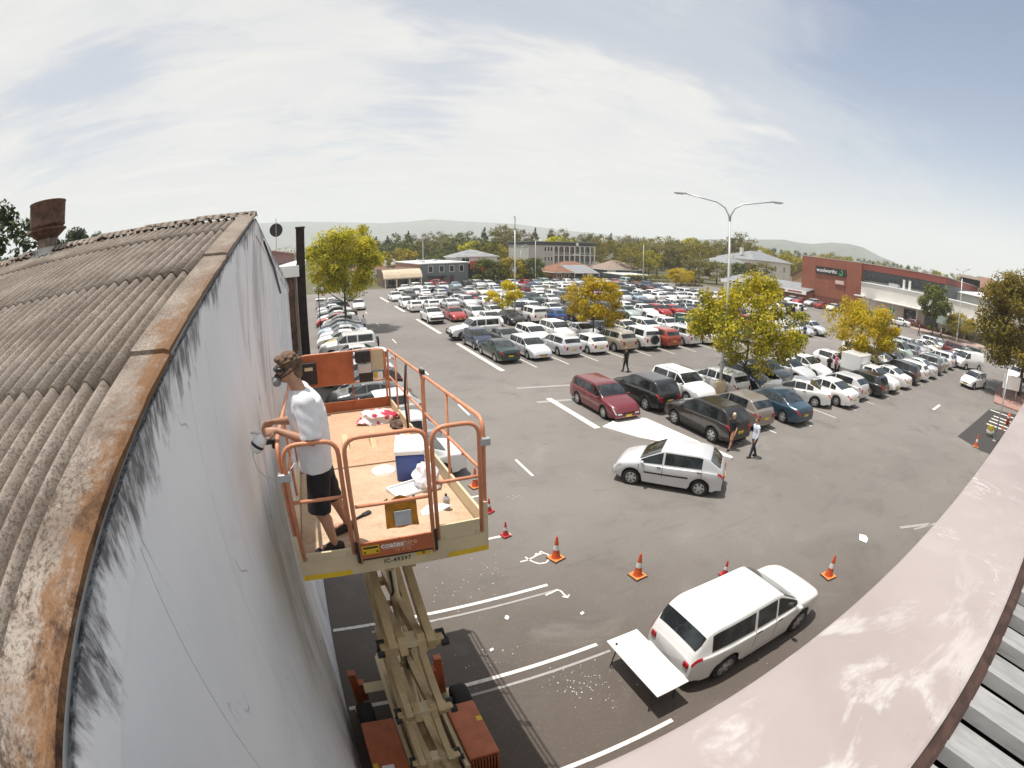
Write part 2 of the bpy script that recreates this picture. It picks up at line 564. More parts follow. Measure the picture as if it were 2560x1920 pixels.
o = st.build('footpath', pm('paving_by_lamp', (0.34, 0.22, 0.19), 0.85, var=0.2, scale=2)); o['kind'] = 'structure'
# planted strips in the middle of the rows
for x0, x1, y in ((22.6, 24.6, 19.3), (37.8, 40.2, 19.2), (21.9, 24.2, 36.7), (20.0, 22.0, 52.2)):
    b = MB(); b.rbox(((x0 + x1) / 2, y, 0.05), (x1 - x0, 1.1, 0.14), 0.03)
    o = b.build('planting_bed', pm('bed_mulch', (0.11, 0.06, 0.04), 0.95, var=0.4, scale=6, bmp=0.6)); o['kind'] = 'structure'

# ------------------------------------------------------------------ hills and air
def ridge(name, prof, dist, depth, mat):
    """one range of hills; prof = [(azimuth deg from +Y, elevation deg of the skyline)]"""
    az = [p[0] for p in prof]; el = [p[1] for p in prof]
    n = 240
    m = MB(); vs = []
    rows = [(-1.0, 0.0), (-0.62, 0.34), (-0.3, 0.72), (0.0, 1.0), (0.35, 0.62), (1.0, 0.0)]
    rnd = random.Random(5)
    ph = [rnd.uniform(0, 6.28) for _ in range(8)]
    for i in range(n + 1):
        a = az[0] + (az[-1] - az[0]) * i / n
        e = float(np.interp(a, az, el))
        h = dist * math.tan(R(e)) + 8.2
        for t, k in rows:
            rr = dist + depth * t
            w = sum(math.sin(a * f * 0.9 + ph[j] + t * 3) for j, f in enumerate((1.1, 2.3, 4.1))) / 3
            hh = h * k * (1 + (0.10 * w if 0 < k < 1 else 0.0)) - (3 if k == 0 else 0)
            vs.append((rr * math.sin(R(a)), rr * math.cos(R(a)), hh))
    k = len(rows)
    fs = [(i * k + j, i * k + j + 1, (i + 1) * k + j + 1, (i + 1) * k + j) for i in range(n) for j in range(k - 1)]
    m.add(vs, fs, smooth=True)
    o = m.build(name, mat); o['kind'] = 'structure'
    return o
hm = pm('hill_forest', (0.05, 0.065, 0.035), 0.95, var=0.4, scale=0.01)
ridge('hills', [(-60, 3.0), (-40, 4.9), (-30, 5.0), (-25.9, 5.35), (-23.6, 5.4), (-18.7, 4.65), (-13, 4.6), (-6.3, 4.25), (-1.7, 4.05), (3.4, 3.6), (8.4, 3.2), (11, 3.25), (13.9, 3.45), (17.5, 3.1), (23.4, 2.75), (28.4, 2.1), (35.7, 1.6), (42, 1.2), (48, 0.6), (54, 0.1)], 4200, 900, hm)
ridge('hills', [(36, 0.2), (42.1, 1.5), (46, 1.9), (49.1, 2.1), (51.4, 2.35), (54.2, 2.62), (56.0, 2.48), (57.5, 2.5), (59.9, 2.95), (62.0, 3.05), (63.6, 2.9), (65.7, 2.2), (67.2, 1.9), (71, 0.9), (77, 0.2)], 2600, 600, hm)

hz = MB(); hz.bbox(-5800, 5800, -5800, 5800, -1.2, 520)
hm_, nt, N, L, bs = newmat('haze_air')
N.remove(bs)
pv = nd(nt, 'ShaderNodeVolumePrincipled')
pv.inputs['Color'].default_value = (0.93, 0.965, 1.0, 1)
pv.inputs['Density'].default_value = 0.00030
pv.inputs['Anisotropy'].default_value = 0.0
L.new(pv.outputs[0], N['Material Output'].inputs['Volume'])
o = hz.build('haze', hm_); o['kind'] = 'stuff'
# ------------------------------------------------------------------ the painted building on the left
YR, ZR, SL = 6.6, 8.80, 0.231
def roof_z(y):
    return ZR - SL * (YR - y) if y <= YR else ZR - 0.158 * (y - YR)
XW = -0.75

def wall_material():
    m, nt, N, L, bs = newmat('painted_fibre_cement')
    t = nd(nt, 'ShaderNodeTexCoord').outputs['Object']
    sp = nd(nt, 'ShaderNodeSeparateXYZ'); L.new(t, sp.inputs[0])
    y, z = sp.outputs[1], sp.outputs[2]
    up = mth(nt, 'SUBTRACT', ZR, mth(nt, 'MULTIPLY', mth(nt, 'SUBTRACT', YR, y), SL))
    dn = mth(nt, 'SUBTRACT', ZR, mth(nt, 'MULTIPLY', mth(nt, 'SUBTRACT', y, YR), 0.158))
    below = mth(nt, 'SUBTRACT', mth(nt, 'MINIMUM', up, dn), z)          # metres below the verge
    c = mixc(nt, rng(nt, noise(nt, 0.9, 6, 0.6, t), 0.3, 0.7), (0.76, 0.785, 0.82), (0.83, 0.845, 0.865))
    c = mixc(nt, mth(nt, 'MULTIPLY', rng(nt, noise(nt, 1.6, 7, 0.65, t, 0.4), 0.54, 0.76), 0.22), c, (0.52, 0.52, 0.53))
    # grey spray sketch on the far half, drifting pink lower down
    far = rng(nt, y, 3.4, 6.0)
    sk = noise(nt, 0.75, 6, 0.6, t, 1.3, stretch=(1, 1.0, 0.42))
    c = mixc(nt, mth(nt, 'MULTIPLY', mth(nt, 'MULTIPLY', rng(nt, sk, 0.50, 0.66), far), 0.55), c, (0.24, 0.24, 0.26))
    sk2 = noise(nt, 1.3, 5, 0.55, t, 0.9, stretch=(1, 1.3, 0.22))
    c = mixc(nt, mth(nt, 'MULTIPLY', mth(nt, 'MULTIPLY', rng(nt, sk2, 0.53, 0.68), rng(nt, y, 6.0, 8.5)), 0.5), c, (0.42, 0.27, 0.27))
    # runs of dirt
    run = noise(nt, 5.0, 6, 0.65, t, 0.2, stretch=(1, 1.0, 0.07))
    c = mixc(nt, mth(nt, 'MULTIPLY', mth(nt, 'MULTIPLY', rng(nt, run, 0.54, 0.70), rng(nt, y, 3.4, 6.5, 0.05, 1.0)), 0.38), c, (0.235, 0.22, 0.205))
    brown = mth(nt, 'MULTIPLY', rng(nt, y, 3.7, 4.6), mth(nt, 'MULTIPLY', rng(nt, z, 7.0, 5.6), rng(nt, y, 8.5, 6.0)))
    c = mixc(nt, mth(nt, 'MULTIPLY', mth(nt, 'MULTIPLY', brown, rng(nt, noise(nt, 1.1, 5, 0.6, t, 0.5, stretch=(1, 1, 0.25)), 0.42, 0.66)), 0.55), c, (0.34, 0.32, 0.27))
    # mould creeping down from the verge
    edge_n = noise(nt, 7.0, 8, 0.72, t, 0.3, stretch=(1, 1.0, 0.22))
    patch = noise(nt, 1.15, 3, 0.5, t)
    reach = mth(nt, 'MULTIPLY', rng(nt, patch, 0.34, 0.66, 0.11, 0.40), rng(nt, edge_n, 0.25, 0.75, 0.15, 1.25))
    mould = mth(nt, 'MULTIPLY', rng(nt, mth(nt, 'DIVIDE', below, reach), 1.0, 0.35), rng(nt, noise(nt, 26, 5, 0.7, t, 0.5, stretch=(1, 1, 0.35)), 0.32, 0.60, 0.30, 1.0))
    c = mixc(nt, mth(nt, 'MULTIPLY', mould, 0.92), c, (0.055, 0.057, 0.065))
    # hairline cracks
    cr = noise(nt, 0.6, 3, 0.5, t, 0.6, stretch=(1, 1.4, 0.45))
    line = rng(nt, mth(nt, 'ABSOLUTE', mth(nt, 'SUBTRACT', cr, 0.5)), 0.0028, 0.0006)
    line = mth(nt, 'MULTIPLY', line, rng(nt, noise(nt, 1.7, 4, 0.6, t), 0.50, 0.60))
    c = mixc(nt, mth(nt, 'MULTIPLY', line, 0.5), c, (0.08, 0.08, 0.085))
    L.new(c, bs.inputs['Base Color'])
    bs.inputs['Roughness'].default_value = 0.62
    bump(nt, bs, noise(nt, 22, 6, 0.65, t), 0.12, 0.01)
    return m
def cement_roof(name, lichen_rust=0.0):
    m, nt, N, L, bs = newmat(name)
    t = nd(nt, 'ShaderNodeTexCoord').outputs['Object']
    oi = nd(nt, 'ShaderNodeObjectInfo')
    c = mixc(nt, rng(nt, noise(nt, 2.2, 6, 0.6, t), 0.3, 0.7), (0.185, 0.148, 0.122), (0.325, 0.28, 0.24))
    c = mixc(nt, mth(nt, 'MULTIPLY', rng(nt, oi.outputs['Random'], 0, 1, 0, 0.35, False), 1.0), c, (0.29, 0.25, 0.20))
    if not lichen_rust:                                        # flute shading painted in: valleys darkened, along with their dirt
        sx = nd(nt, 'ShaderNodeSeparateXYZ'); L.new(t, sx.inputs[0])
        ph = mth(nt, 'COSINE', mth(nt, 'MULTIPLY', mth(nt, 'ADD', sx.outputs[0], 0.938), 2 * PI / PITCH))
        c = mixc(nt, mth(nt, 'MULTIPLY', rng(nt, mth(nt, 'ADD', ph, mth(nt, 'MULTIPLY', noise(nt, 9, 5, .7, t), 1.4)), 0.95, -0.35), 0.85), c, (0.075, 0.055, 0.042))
    pit = noise(nt, 78, 6, 0.78, t, 0.2, stretch=(1, 0.7, 1))
    amt = rng(nt, noise(nt, 1.3, 5, 0.65, t, 0.4), 0.30, 0.66, 0.25, 1.0)
    c = mixc(nt, mth(nt, 'MULTIPLY', rng(nt, pit, 0.49, 0.57), mth(nt, 'MULTIPLY', amt, 0.9)), c, (0.085, 0.068, 0.056))
    big = noise(nt, 11, 6, 0.75, t, 0.5)
    c = mixc(nt, mth(nt, 'MULTIPLY', rng(nt, big, 0.60, 0.72), mth(nt, 'MULTIPLY', amt, 0.8)), c, (0.045, 0.036, 0.03))
    c = mixc(nt, mth(nt, 'MULTIPLY', rng(nt, noise(nt, 19, 5, 0.7, t), 0.60, 0.72), 0.35), c, (0.55, 0.51, 0.45))
    if lichen_rust:
        sp = nd(nt, 'ShaderNodeSeparateXYZ'); L.new(t, sp.inputs[0])
        rn = mth(nt, 'ADD', noise(nt, 6.5, 9, 0.78, t, 0.4, stretch=(1.3, 0.8, 1)), mth(nt, 'MULTIPLY', mth(nt, 'ADD', sp.outputs[0], 0.86), 1.4))
        c = mixc(nt, mth(nt, 'MULTIPLY', mth(nt, 'MULTIPLY', rng(nt, rn, 0.46, 0.66), rng(nt, sp.outputs[1], 5.4, 1.8)), lichen_rust), c, (0.17, 0.080, 0.030))
        c = mixc(nt, mth(nt, 'MULTIPLY', mth(nt, 'MULTIPLY', rng(nt, noise(nt, 5.2, 9, 0.78, t, 0.5, stretch=(1.5, 0.8, 1)), 0.46, 0.60), rng(nt, sp.outputs[1], 2.3, 0.8)), 0.9), c, (0.045, 0.026, 0.018))
    L.new(c, bs.inputs['Base Color'])
    bs.inputs['Roughness'].default_value = 0.93
    bs.inputs['Specular IOR Level'].default_value = 0.2
    bump(nt, bs, pit, 0.5, 0.012)
    return m
PITCH = 0.107
WM = wall_material()
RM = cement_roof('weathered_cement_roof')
VM = cement_roof('rusty_verge_cement', 0.85)

pb = thing('painted_building', 'low gabled shed with white stained side wall and grey corrugated cement roof', 'building', (0, 0, 0))
m = MB()                                                      # wall core just behind the sheets
m.add([(XW - 0.02, -2, 0), (XW - 0.02, 15.3, 0), (XW - 0.02, 15.3, roof_z(15.3) - .03), (XW - 0.02, YR, ZR - .03), (XW - 0.02, -2, roof_z(-2) - .03),
       (-16, -2, 0), (-16, 15.3, 0), (-16, 15.3, roof_z(15.3) - .03), (-16, YR, ZR - .03), (-16, -2, roof_z(-2) - .03)],
      [(0, 1, 2, 3, 4), (9, 8, 7, 6, 5), (0, 5, 6, 1), (1, 6, 7, 2), (2, 7, 8, 3), (3, 8, 9, 4), (4, 9, 5, 0)])
m.build('wall', MT['white_wall'], pb)
js = [-2.0, -0.95, 0.25, 1.45, 2.65, 3.22, 4.42, 5.62, 6.6, 7.8, 9.0, 10.2, 11.4, 12.6, 13.8, 15.3]
for a, b in zip(js[:-1], js[1:]):
    g = 0.0035
    m = MB()
    x0, x1 = XW - 0.018, XW + (0.002 if int(a * 10) % 2 else 0.0)
    poly = [(a + g, 0.0), (b - g, 0.0), (b - g, roof_z(b - g) - 0.05), (a + g, roof_z(a + g) - 0.05)]
    vs = [(x0, y, z) for y, z in poly] + [(x1, y, z) for y, z in poly]
    m.add(vs, [(4, 5, 6, 7), (3, 2, 1, 0), (0, 1, 5, 4), (1, 2, 6, 5), (2, 3, 7, 6), (3, 0, 4, 7)])
    m.build('wall_panel', WM, pb)
# barge board under the verge, in lengths
for a, b in ((-2, 0.9), (0.9, 3.4), (3.4, 6.59), (6.61, 9.5), (9.5, 12.4), (12.4, 15.3)):
    m = MB()
    x0, x1 = XW + 0.004, XW + 0.014
    p = [(a + .002, roof_z(a) - 0.255), (b - .002, roof_z(b) - 0.255), (b - .002, roof_z(b) - 0.035), (a + .002, roof_z(a) - 0.035)]
    vs = [(x0, y, z) for y, z in p] + [(x1, y, z) for y, z in p]
    m.add(vs, [(4, 5, 6, 7), (3, 2, 1, 0), (0, 1, 5, 4), (1, 2, 6, 5), (2, 3, 7, 6), (3, 0, 4, 7)])
    m.build('barge_board', WM, pb)
# a dark strip lying along the far verge
m = MB(); m.tube([(XW + 0.02, 7.6, roof_z(7.6) - 0.16), (XW + 0.03, 9.4, roof_z(9.4) - 0.30), (XW + 0.02, 11.2, roof_z(11.2) - 0.62)], 0.022, 6)
m.build('downpipe', MT['black'], pb)

def corr_sheet(x0, ncor, ya, yb, lift):
    """one corrugated sheet; the lower end rides over the sheet below it"""
    per = 10
    nx = ncor * per
    ys = [ya + (yb - ya) * i / 4 for i in range(5)]
    vs, fs = [], []
    for layer, dz in ((0, 0.0), (1, -0.011)):
        for i, y in enumerate(ys):
            lf = lift * (1 - i / 4)
            for k in range(nx + 1):
                x = x0 - k * PITCH / per
                z = roof_z(y) + 0.025 * math.cos(2 * PI * k / per) + lf + dz
                vs.append((x, y, z))
    st = nx + 1
    n1 = st * len(ys)
    for i in range(len(ys) - 1):
        for k in range(nx):
            fs.append((i * st + k, i * st + k + 1, (i + 1) * st + k + 1, (i + 1) * st + k))
    for k in range(nx):                                       # the visible lower edge
        fs.append((k, n1 + k, n1 + k + 1, k + 1))
    for i in range(len(ys) - 1):
        fs.append((i * st + nx, n1 + i * st + nx, n1 + (i + 1) * st + nx, (i + 1) * st + nx))
    return vs, fs
laps = [-2.2, 0.34, 2.11, 3.88, 5.62, 6.57]
xs = XW - 0.2
col_i = 0
while xs > -15.5:
    for a, b in zip(laps[:-1], laps[1:]):
        ov = 0.12 if b < 6 else 0.0
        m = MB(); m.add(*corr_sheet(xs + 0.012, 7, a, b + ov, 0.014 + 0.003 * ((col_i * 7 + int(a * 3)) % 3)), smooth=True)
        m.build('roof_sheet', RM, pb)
    xs -= 7 * PITCH
    col_i += 1
m = MB()                                                      # far slope, hidden behind the ridge
m.add([(XW - .05, YR + .02, ZR - .01), (-16, YR + .02, ZR - .01), (-16, 15.3, roof_z(15.3)), (XW - .05, 15.3, roof_z(15.3))], [(0, 1, 2, 3)])
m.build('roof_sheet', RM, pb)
# verge flashing in lapped lengths: a flat top over the last corrugation and a lip down the wall
vl = [(-2.2, 0.38), (0.30, 2.32), (2.29, 4.26), (4.23, 6.62)]
for i, (a, b) in enumerate(vl):
    m = MB()
    lift = 0.030 + 0.0
    n = 24
    rows = []
    rr = random.Random(i + 3)
    for k in range(n + 1):
        y = a + (b - a) * k / n
        lf = 0.022 * (1 - k / n)
        z = roof_z(y) + lift + lf
        jit = rr.uniform(-0.004, 0.004)
        rows.append([(XW - 0.212, y, z - 0.012), (XW - 0.195, y, z + 0.012), (XW - 0.10, y, z + 0.006 + jit * .5), (XW - 0.004, y, z + 0.004),
                     (XW + 0.018 + jit, y, z - 0.006), (XW + 0.020 + jit * .6, y, z - 0.030 + jit), (XW + 0.0155, y, z - 0.034 + jit)])
    vs = [v for r_ in rows for v in r_]
    w = 7
    fs = [(p * w + q, p * w + q + 1, (p + 1) * w + q + 1, (p + 1) * w + q) for p in range(n) for q in range(w - 1)]
    fs = [tuple(reversed(f)) for f in fs]
    m.add(vs, fs, smooth=False)
    bot = [(x, y, z - 0.035) for x, y, z in rows[0]]
    m.add(rows[0] + bot, [(q, q + 1, w + q + 1, w + q) for q in range(w - 1)])
    m.build('verge_flashing', VM, pb)
# ridge caps
x = XW + 0.02
i = 0
while x > -15.6:
    x2 = x - 0.78
    m = MB(); rows = []
    for xx, lf in ((x, 0.0), (x2 - 0.05, 0.018)):
        for dy, dz in ((-0.17, -0.035), (-0.07, 0.02), (0.0, 0.042), (0.07, 0.025), (0.17, -0.01)):
            rows.append((xx, YR + dy, ZR + dz + lf + 0.02))
    m.add(rows, [(q, q + 1, 5 + q + 1, 5 + q) for q in range(4)], smooth=True)
    m.add(rows[:5] + [(a, b, c - .03) for a, b, c in rows[:5]], [(q, 5 + q, 5 + q + 1, q + 1) for q in range(4)])
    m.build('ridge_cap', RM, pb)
    x = x2
    i += 1
# old moss and broken cap edges along the ridge
m = MB(); rr = random.Random(4)
for k in range(420):
    xx = XW - rr.random() ** 0.8 * 9.0
    s = rr.uniform(0.012, 0.038)
    m.rbox((xx, YR - rr.uniform(0.02, 0.30), ZR + rr.uniform(-0.03, 0.045) - 0.02), (s * 1.6, s, s * 0.8), s * .25, rr.uniform(0, 3))
o = m.build('ridge_moss', pm('dry_moss', (0.055, 0.036, 0.022), 0.95, var=0.4, scale=20), pb)
o['kind'] = 'stuff'

# roof ventilator on the ridge
rust = pm('rusty_sheet', (0.105, 0.058, 0.040), 0.8, var=0.5, scale=9, bmp=0.4, dirt=0.5, dirtcol=(0.20, 0.10, 0.06))
vent = thing('roof_ventilator', 'rusty brown round ventilator standing on the ridge of the grey corrugated roof', 'ventilator', (-4.10, 6.62, 8.74))
MB().lathe([(0.36, 0.0), (0.30, 0.05), (0.22, 0.10), (0.19, 0.13)], 24).build('base', MT['concrete'], vent)
MB().lathe([(0.175, 0.10), (0.165, 0.18), (0.175, 0.27)], 24).build('throat', pm('grey_rust', (0.20, 0.15, 0.125), 0.8, var=0.4, scale=10), vent)
MB().lathe([(0.17, 0.25), (0.24, 0.30), (0.315, 0.36), (0.335, 0.365), (0.33, 0.385), (0.30, 0.38)], 28).build('bowl', rust, vent)
MB().lathe([(0.28, 0.37), (0.285, 0.42), (0.305, 0.43), (0.31, 0.45), (0.305, 0.46), (0.31, 0.75), (0.318, 0.76), (0.318, 0.775), (0.30, 0.775), (0.29, 0.70), (0.0001, 0.70)], 28).build('drum', rust, vent)

# ------------------------------------------------------------------ the building the picture was taken from
def cap_mat():
    m, nt, N, L, bs = newmat('pinkish_capping_paint')
    t = nd(nt, 'ShaderNodeTexCoord').outputs['Object']
    c = mixc(nt, rng(nt, noise(nt, 1.2, 5, 0.6, t), 0.3, 0.7), (0.29, 0.245, 0.235), (0.345, 0.298, 0.285))
    sw = noise(nt, 1.55, 7, 0.62, t, 1.9, stretch=(1.0, 1.5, 1))
    sp = nd(nt, 'ShaderNodeSeparateXYZ'); L.new(t, sp.inputs[0])
    nearw = rng(nt, sp.outputs[0], 2.3, 0.6, 0.10, 1.0)
    brush = noise(nt, 34, 4, 0.6, t, 0.6, stretch=(0.25, 1.5, 1))
    smear = mth(nt, 'MULTIPLY', mth(nt, 'MULTIPLY', rng(nt, sw, 0.49, 0.60), nearw), rng(nt, brush, 0.30, 0.55, 0.35, 1.0))
    c = mixc(nt, mth(nt, 'MULTIPLY', smear, 0.62), c, (0.58, 0.56, 0.54))
    scr = noise(nt, 2.3, 5, 0.6, t, 2.4, stretch=(1.6, 0.7, 1))
    ln = rng(nt, mth(nt, 'ABSOLUTE', mth(nt, 'SUBTRACT', scr, 0.52)), 0.014, 0.004)
    c = mixc(nt, mth(nt, 'MULTIPLY', mth(nt, 'MULTIPLY', ln, rng(nt, noise(nt, 1.3, 4, 0.6, t), 0.52, 0.62)), 0.55), c, (0.66, 0.64, 0.61))
    grit = mth(nt, 'MULTIPLY', rng(nt, noise(nt, 60, 5, 0.7, t), 0.60, 0.70), rng(nt, sp.outputs[1], 0.06, -0.08))
    c = mixc(nt, mth(nt, 'MULTIPLY', grit, 0.7), c, (0.10, 0.08, 0.07))
    vo = nd(nt, 'ShaderNodeTexVoronoi'); vo.inputs['Scale'].default_value = 3.2; L.new(t, vo.inputs['Vector'])
    c = mixc(nt, mth(nt, 'MULTIPLY', rng(nt, vo.outputs['Distance'], 0.02, 0.01), 0.7), c, (0.06, 0.05, 0.045))
    L.new(c, bs.inputs['Base Color'])
    bs.inputs['Roughness'].default_value = 0.55
    bump(nt, bs, sw, 0.1, 0.01)
    return m
vb = thing('parapet_building', 'building edge in front with a broad pinkish white-smeared parapet capping and grey ribbed roof', 'building', (0, 0, 0))
m = MB(); m.bbox(-0.70, 40, -0.08, 0.41, 0, 7.17); m.build('wall', MT['concrete'], vb)
xs_ = [-0.7, 2.95, 8.0, 14, 20, 26, 33, 40]
CM = cap_mat()
for a, b in zip(xs_[:-1], xs_[1:]):                            # folded metal capping in lengths
    m = MB()
    pr = [(-0.105, 7.13), (-0.110, 7.165), (-0.105, 7.196), (-0.095, 7.2), (0.425, 7.2), (0.436, 7.196), (0.441, 7.188), (0.441, 7.06), (0.437, 7.055)]
    vs = [(x, y, z) for x in (a + .001, b - .001) for y, z in pr]
    k = len(pr)
    m.add(vs, [(i, i + 1, k + i + 1, k + i) for i in range(k - 1)])
    m.build('parapet_cap', CM, vb)
m = MB()
pr = [(-0.104, 7.17), (-0.118, 7.125), (-0.155, 7.118), (-0.175, 7.10), (-0.178, 7.055)]
vs = [(x, y, z) for x in (-0.7, 40) for y, z in pr]
m.add(vs, [(len(pr) + i, len(pr) + i + 1, i + 1, i) for i in range(len(pr) - 1)])
m.build('flashing', pm('rusty_flashing', (0.045, 0.022, 0.016), 0.85, var=0.5, scale=14, bmp=0.4, dirt=0.6, dirtcol=(0.03, 0.018, 0.014)), vb)
def roofpan_mat():
    m, nt, N, L, bs = newmat('weathered_metal_roof')
    t = nd(nt, 'ShaderNodeTexCoord').outputs['Object']
    c = mixc(nt, rng(nt, noise(nt, 3, 6, 0.65, t, 0.3, stretch=(4, 0.6, 1)), 0.3, 0.7), (0.23, 0.23, 0.228), (0.34, 0.338, 0.333))
    c = mixc(nt, mth(nt, 'MULTIPLY', rng(nt, noise(nt, 60, 4, 0.6, t, 0.2, stretch=(1.6, 0.05, 1)), 0.56, 0.70), 0.55), c, (0.20, 0.195, 0.19))
    L.new(c, bs.inputs['Base Color'])
    bs.inputs['Roughness'].default_value = 0.6
    bs.inputs['Metallic'].default_value = 0.15
    return m
PMAT = roofpan_mat()
x = 0.34
k = 0
while x < 12:
    m = MB()
    zt = 7.085
    # a shallow pan with an upstanding rib on its left edge
    pr = [(x + .012, zt - .03), (x + .020, zt + .02), (x + .045, zt + .022), (x + .054, zt - .012), (x + .175, zt - .010), (x + .183, zt - .016), (x + .192, zt - .045)]
    vs = [(xx, y, z - 0.02 * (-y)) for y in (-0.168, -6.0) for xx, z in pr]
    q = len(pr)
    m.add(vs, [(q + i, q + i + 1, i + 1, i) for i in range(q - 1)])
    m.add([(xx, -0.168, z) for xx, z in pr] + [(xx, -0.168, z - .01) for xx, z in pr], [(i, i + 1, q + i + 1, q + i) for i in range(q - 1)])
    m.build('roof_pan', PMAT, vb)
    x += 0.208
    k += 1
m = MB(); m.bbox(-0.7, 40, -6.2, -0.10, 6.8, 6.98); m.build('roof_base', MT['shadow_dark'], vb)

# ------------------------------------------------------------------ brick building beyond, dark post, mast
bb = thing('brick_building', 'dark brown brick building with white fascia beyond the painted shed', 'building', (0, 0, 0))
m = MB(); m.bbox(-9, -0.62, 15.7, 40, 0, 7.6); m.build('wall', MT['brick_brown'], bb)
rb = random.Random(9)
for iz in range(0, 56):                                        # proud brick courses on the two visible faces
    m = MB()
    for k in range(14):
        y0 = 15.72 + k * 0.30 + (iz % 2) * 0.15
        m.bbox(-0.617, -0.612 + rb.uniform(0, .012), y0, y0 + 0.285, 2.2 + iz * 0.096, 2.2 + iz * 0.096 + 0.084)
    o = m.build('brick_course', MT['brick_brown'], bb); o['kind'] = 'stuff'
m = MB(); m.bbox(-9.3, -0.40, 15.6, 40, 7.6, 7.95); m.build('fascia', MT['white'], bb)
m = MB(); m.bbox(-9.3, -1.4, 17.2, 40, 7.95, 8.45); m.build('parapet', pm('maroon_sheet', (0.15, 0.045, 0.04), 0.6, var=0.15, scale=2), bb)
m = MB(); m.bbox(-9.3, -1.3, 17.1, 40, 8.45, 8.5); m.build('coping', pm('maroon_cap', (0.20, 0.06, 0.05), 0.6), bb)
m = MB(); m.bbox(-0.61, -0.50, 16.4, 16.52, 1.0, 7.6); m.build('downpipe', MT['cream'], bb)
for y in (19, 23, 27, 31):
    f = MB().bbox(-0.615, -0.58, y, y + 1.6, 2.0, 3.4).build('window', MT['white'], bb)
    MB().bbox(-0.579, -0.575, y + .08, y + 1.52, 2.08, 3.32).build('pane', MT['dark_glass'], f)
wd = pm('dark_timber', (0.022, 0.014, 0.011), 0.85, var=0.5, scale=6, bmp=0.4)
tp = thing('timber_post', 'tall dark square post standing at the corner of the brown brick building', 'post', (-0.34, 15.9, 0))
MB().rbox((0, 0, 4.55), (0.27, 0.27, 9.1), 0.01).build('shaft', wd, tp)
MB().rbox((0, 0, 9.12), (0.31, 0.31, 0.06), 0.01).build('cap', MT['black'], tp)
MB().rbox((-0.14, -0.02, 4.0), (0.05, 0.16, 8.0), 0.01).build('cover_strip', MT['cream'], tp)
dm = thing('disc_mast', 'round black disc on a thin mast above the maroon parapet', 'mast', (-2.1, 30.0, 8.5))
MB().cyl((0, 0, 1.05), 0.025, 2.1, 8).build('mast', MT['galv'], dm)
MB().cyl((0, -0.04, 1.42), 0.40, 0.06, 32, axis='Y').build('disc', MT['black'], dm)
MB().bbox(-0.015, 0.015, -0.085, -0.075, 1.05, 1.8).build('strap', MT['galv'], dm)

# ------------------------------------------------------------------ far buildings: walls, roofs, windows as parts
def wbox(root, x0, x1, y0, y1, z0, z1, mat, name='wall'):
    return MB().bbox(x0, x1, y0, y1, z0, z1).build(name, mat, root)
def win_y(root, x0, x1, y, z0, z1, frame=None, name='window', bars=1):
    """window in a wall that faces -y"""
    f = MB()
    t = 0.09
    f.bbox(x0 - t, x0, y - .07, y - .002, z0 - t, z1 + t); f.bbox(x1, x1 + t, y - .07, y - .002, z0 - t, z1 + t)
    f.bbox(x0, x1, y - .07, y - .002, z1, z1 + t); f.bbox(x0, x1, y - .10, y - .002, z0 - t, z0)
    for b in range(bars):
        xm = x0 + (x1 - x0) * (b + 1) / (bars + 1)
        f.bbox(xm - .03, xm + .03, y - .05, y - .012, z0, z1)
    fo = f.build(name, frame or MT['white'], root)
    MB().bbox(x0, x1, y - .011, y - .003, z0, z1).build('pane', MT['dark_glass'], fo)
    return fo
def win_x(root, y0, y1, x, z0, z1, frame=None, name='window', bars=1):
    """window in a wall that faces -x"""
    f = MB()
    t = 0.09
    f.bbox(x - .07, x - .002, y0 - t, y0, z0 - t, z1 + t); f.bbox(x - .07, x - .002, y1, y1 + t, z0 - t, z1 + t)
    f.bbox(x - .07, x - .002, y0, y1, z1, z1 + t); f.bbox(x - .10, x - .002, y0, y1, z0 - t, z0)
    for b in range(bars):
        ym = y0 + (y1 - y0) * (b + 1) / (bars + 1)
        f.bbox(x - .05, x - .012, ym - .03, ym + .03, z0, z1)
    fo = f.build(name, frame or MT['white'], root)
    MB().bbox(x - .011, x - .003, y0, y1, z0, z1).build('pane', MT['dark_glass'], fo)
    return fo
def hip(root, x0, x1, y0, y1, z, h, mat, over=0.5, rid=None, name='roof'):
    x0, x1, y0, y1 = x0 - over, x1 + over, y0 - over, y1 + over
    w, d = x1 - x0, y1 - y0
    if rid is None:
        rid = min(w, d) / 2
    if w >= d:
        a, b = (x0 + rid, (y0 + y1) / 2, z + h), (x1 - rid, (y0 + y1) / 2, z + h)
        fs = [(0, 1, 5, 4), (1, 2, 5), (2, 3, 4, 5), (3, 0, 4), (3, 2, 1, 0)]
    else:
        a, b = ((x0 + x1) / 2, y0 + rid, z + h), ((x0 + x1) / 2, y1 - rid, z + h)
        fs = [(0, 1, 4), (1, 2, 5, 4), (2, 3, 5), (3, 0, 4, 5), (3, 2, 1, 0)]
    m = MB(); m.add([(x0, y0, z), (x1, y0, z), (x1, y1, z), (x0, y1, z), a, b], fs)
    g = MB().bbox(x0, x1, y0, y1, z - 0.18, z - 0.004)
    r_ = m.build(name, mat, root)
    g.build('gutter', MT['white'], r_)
    return r_
def base(o, *xyz):
    return o

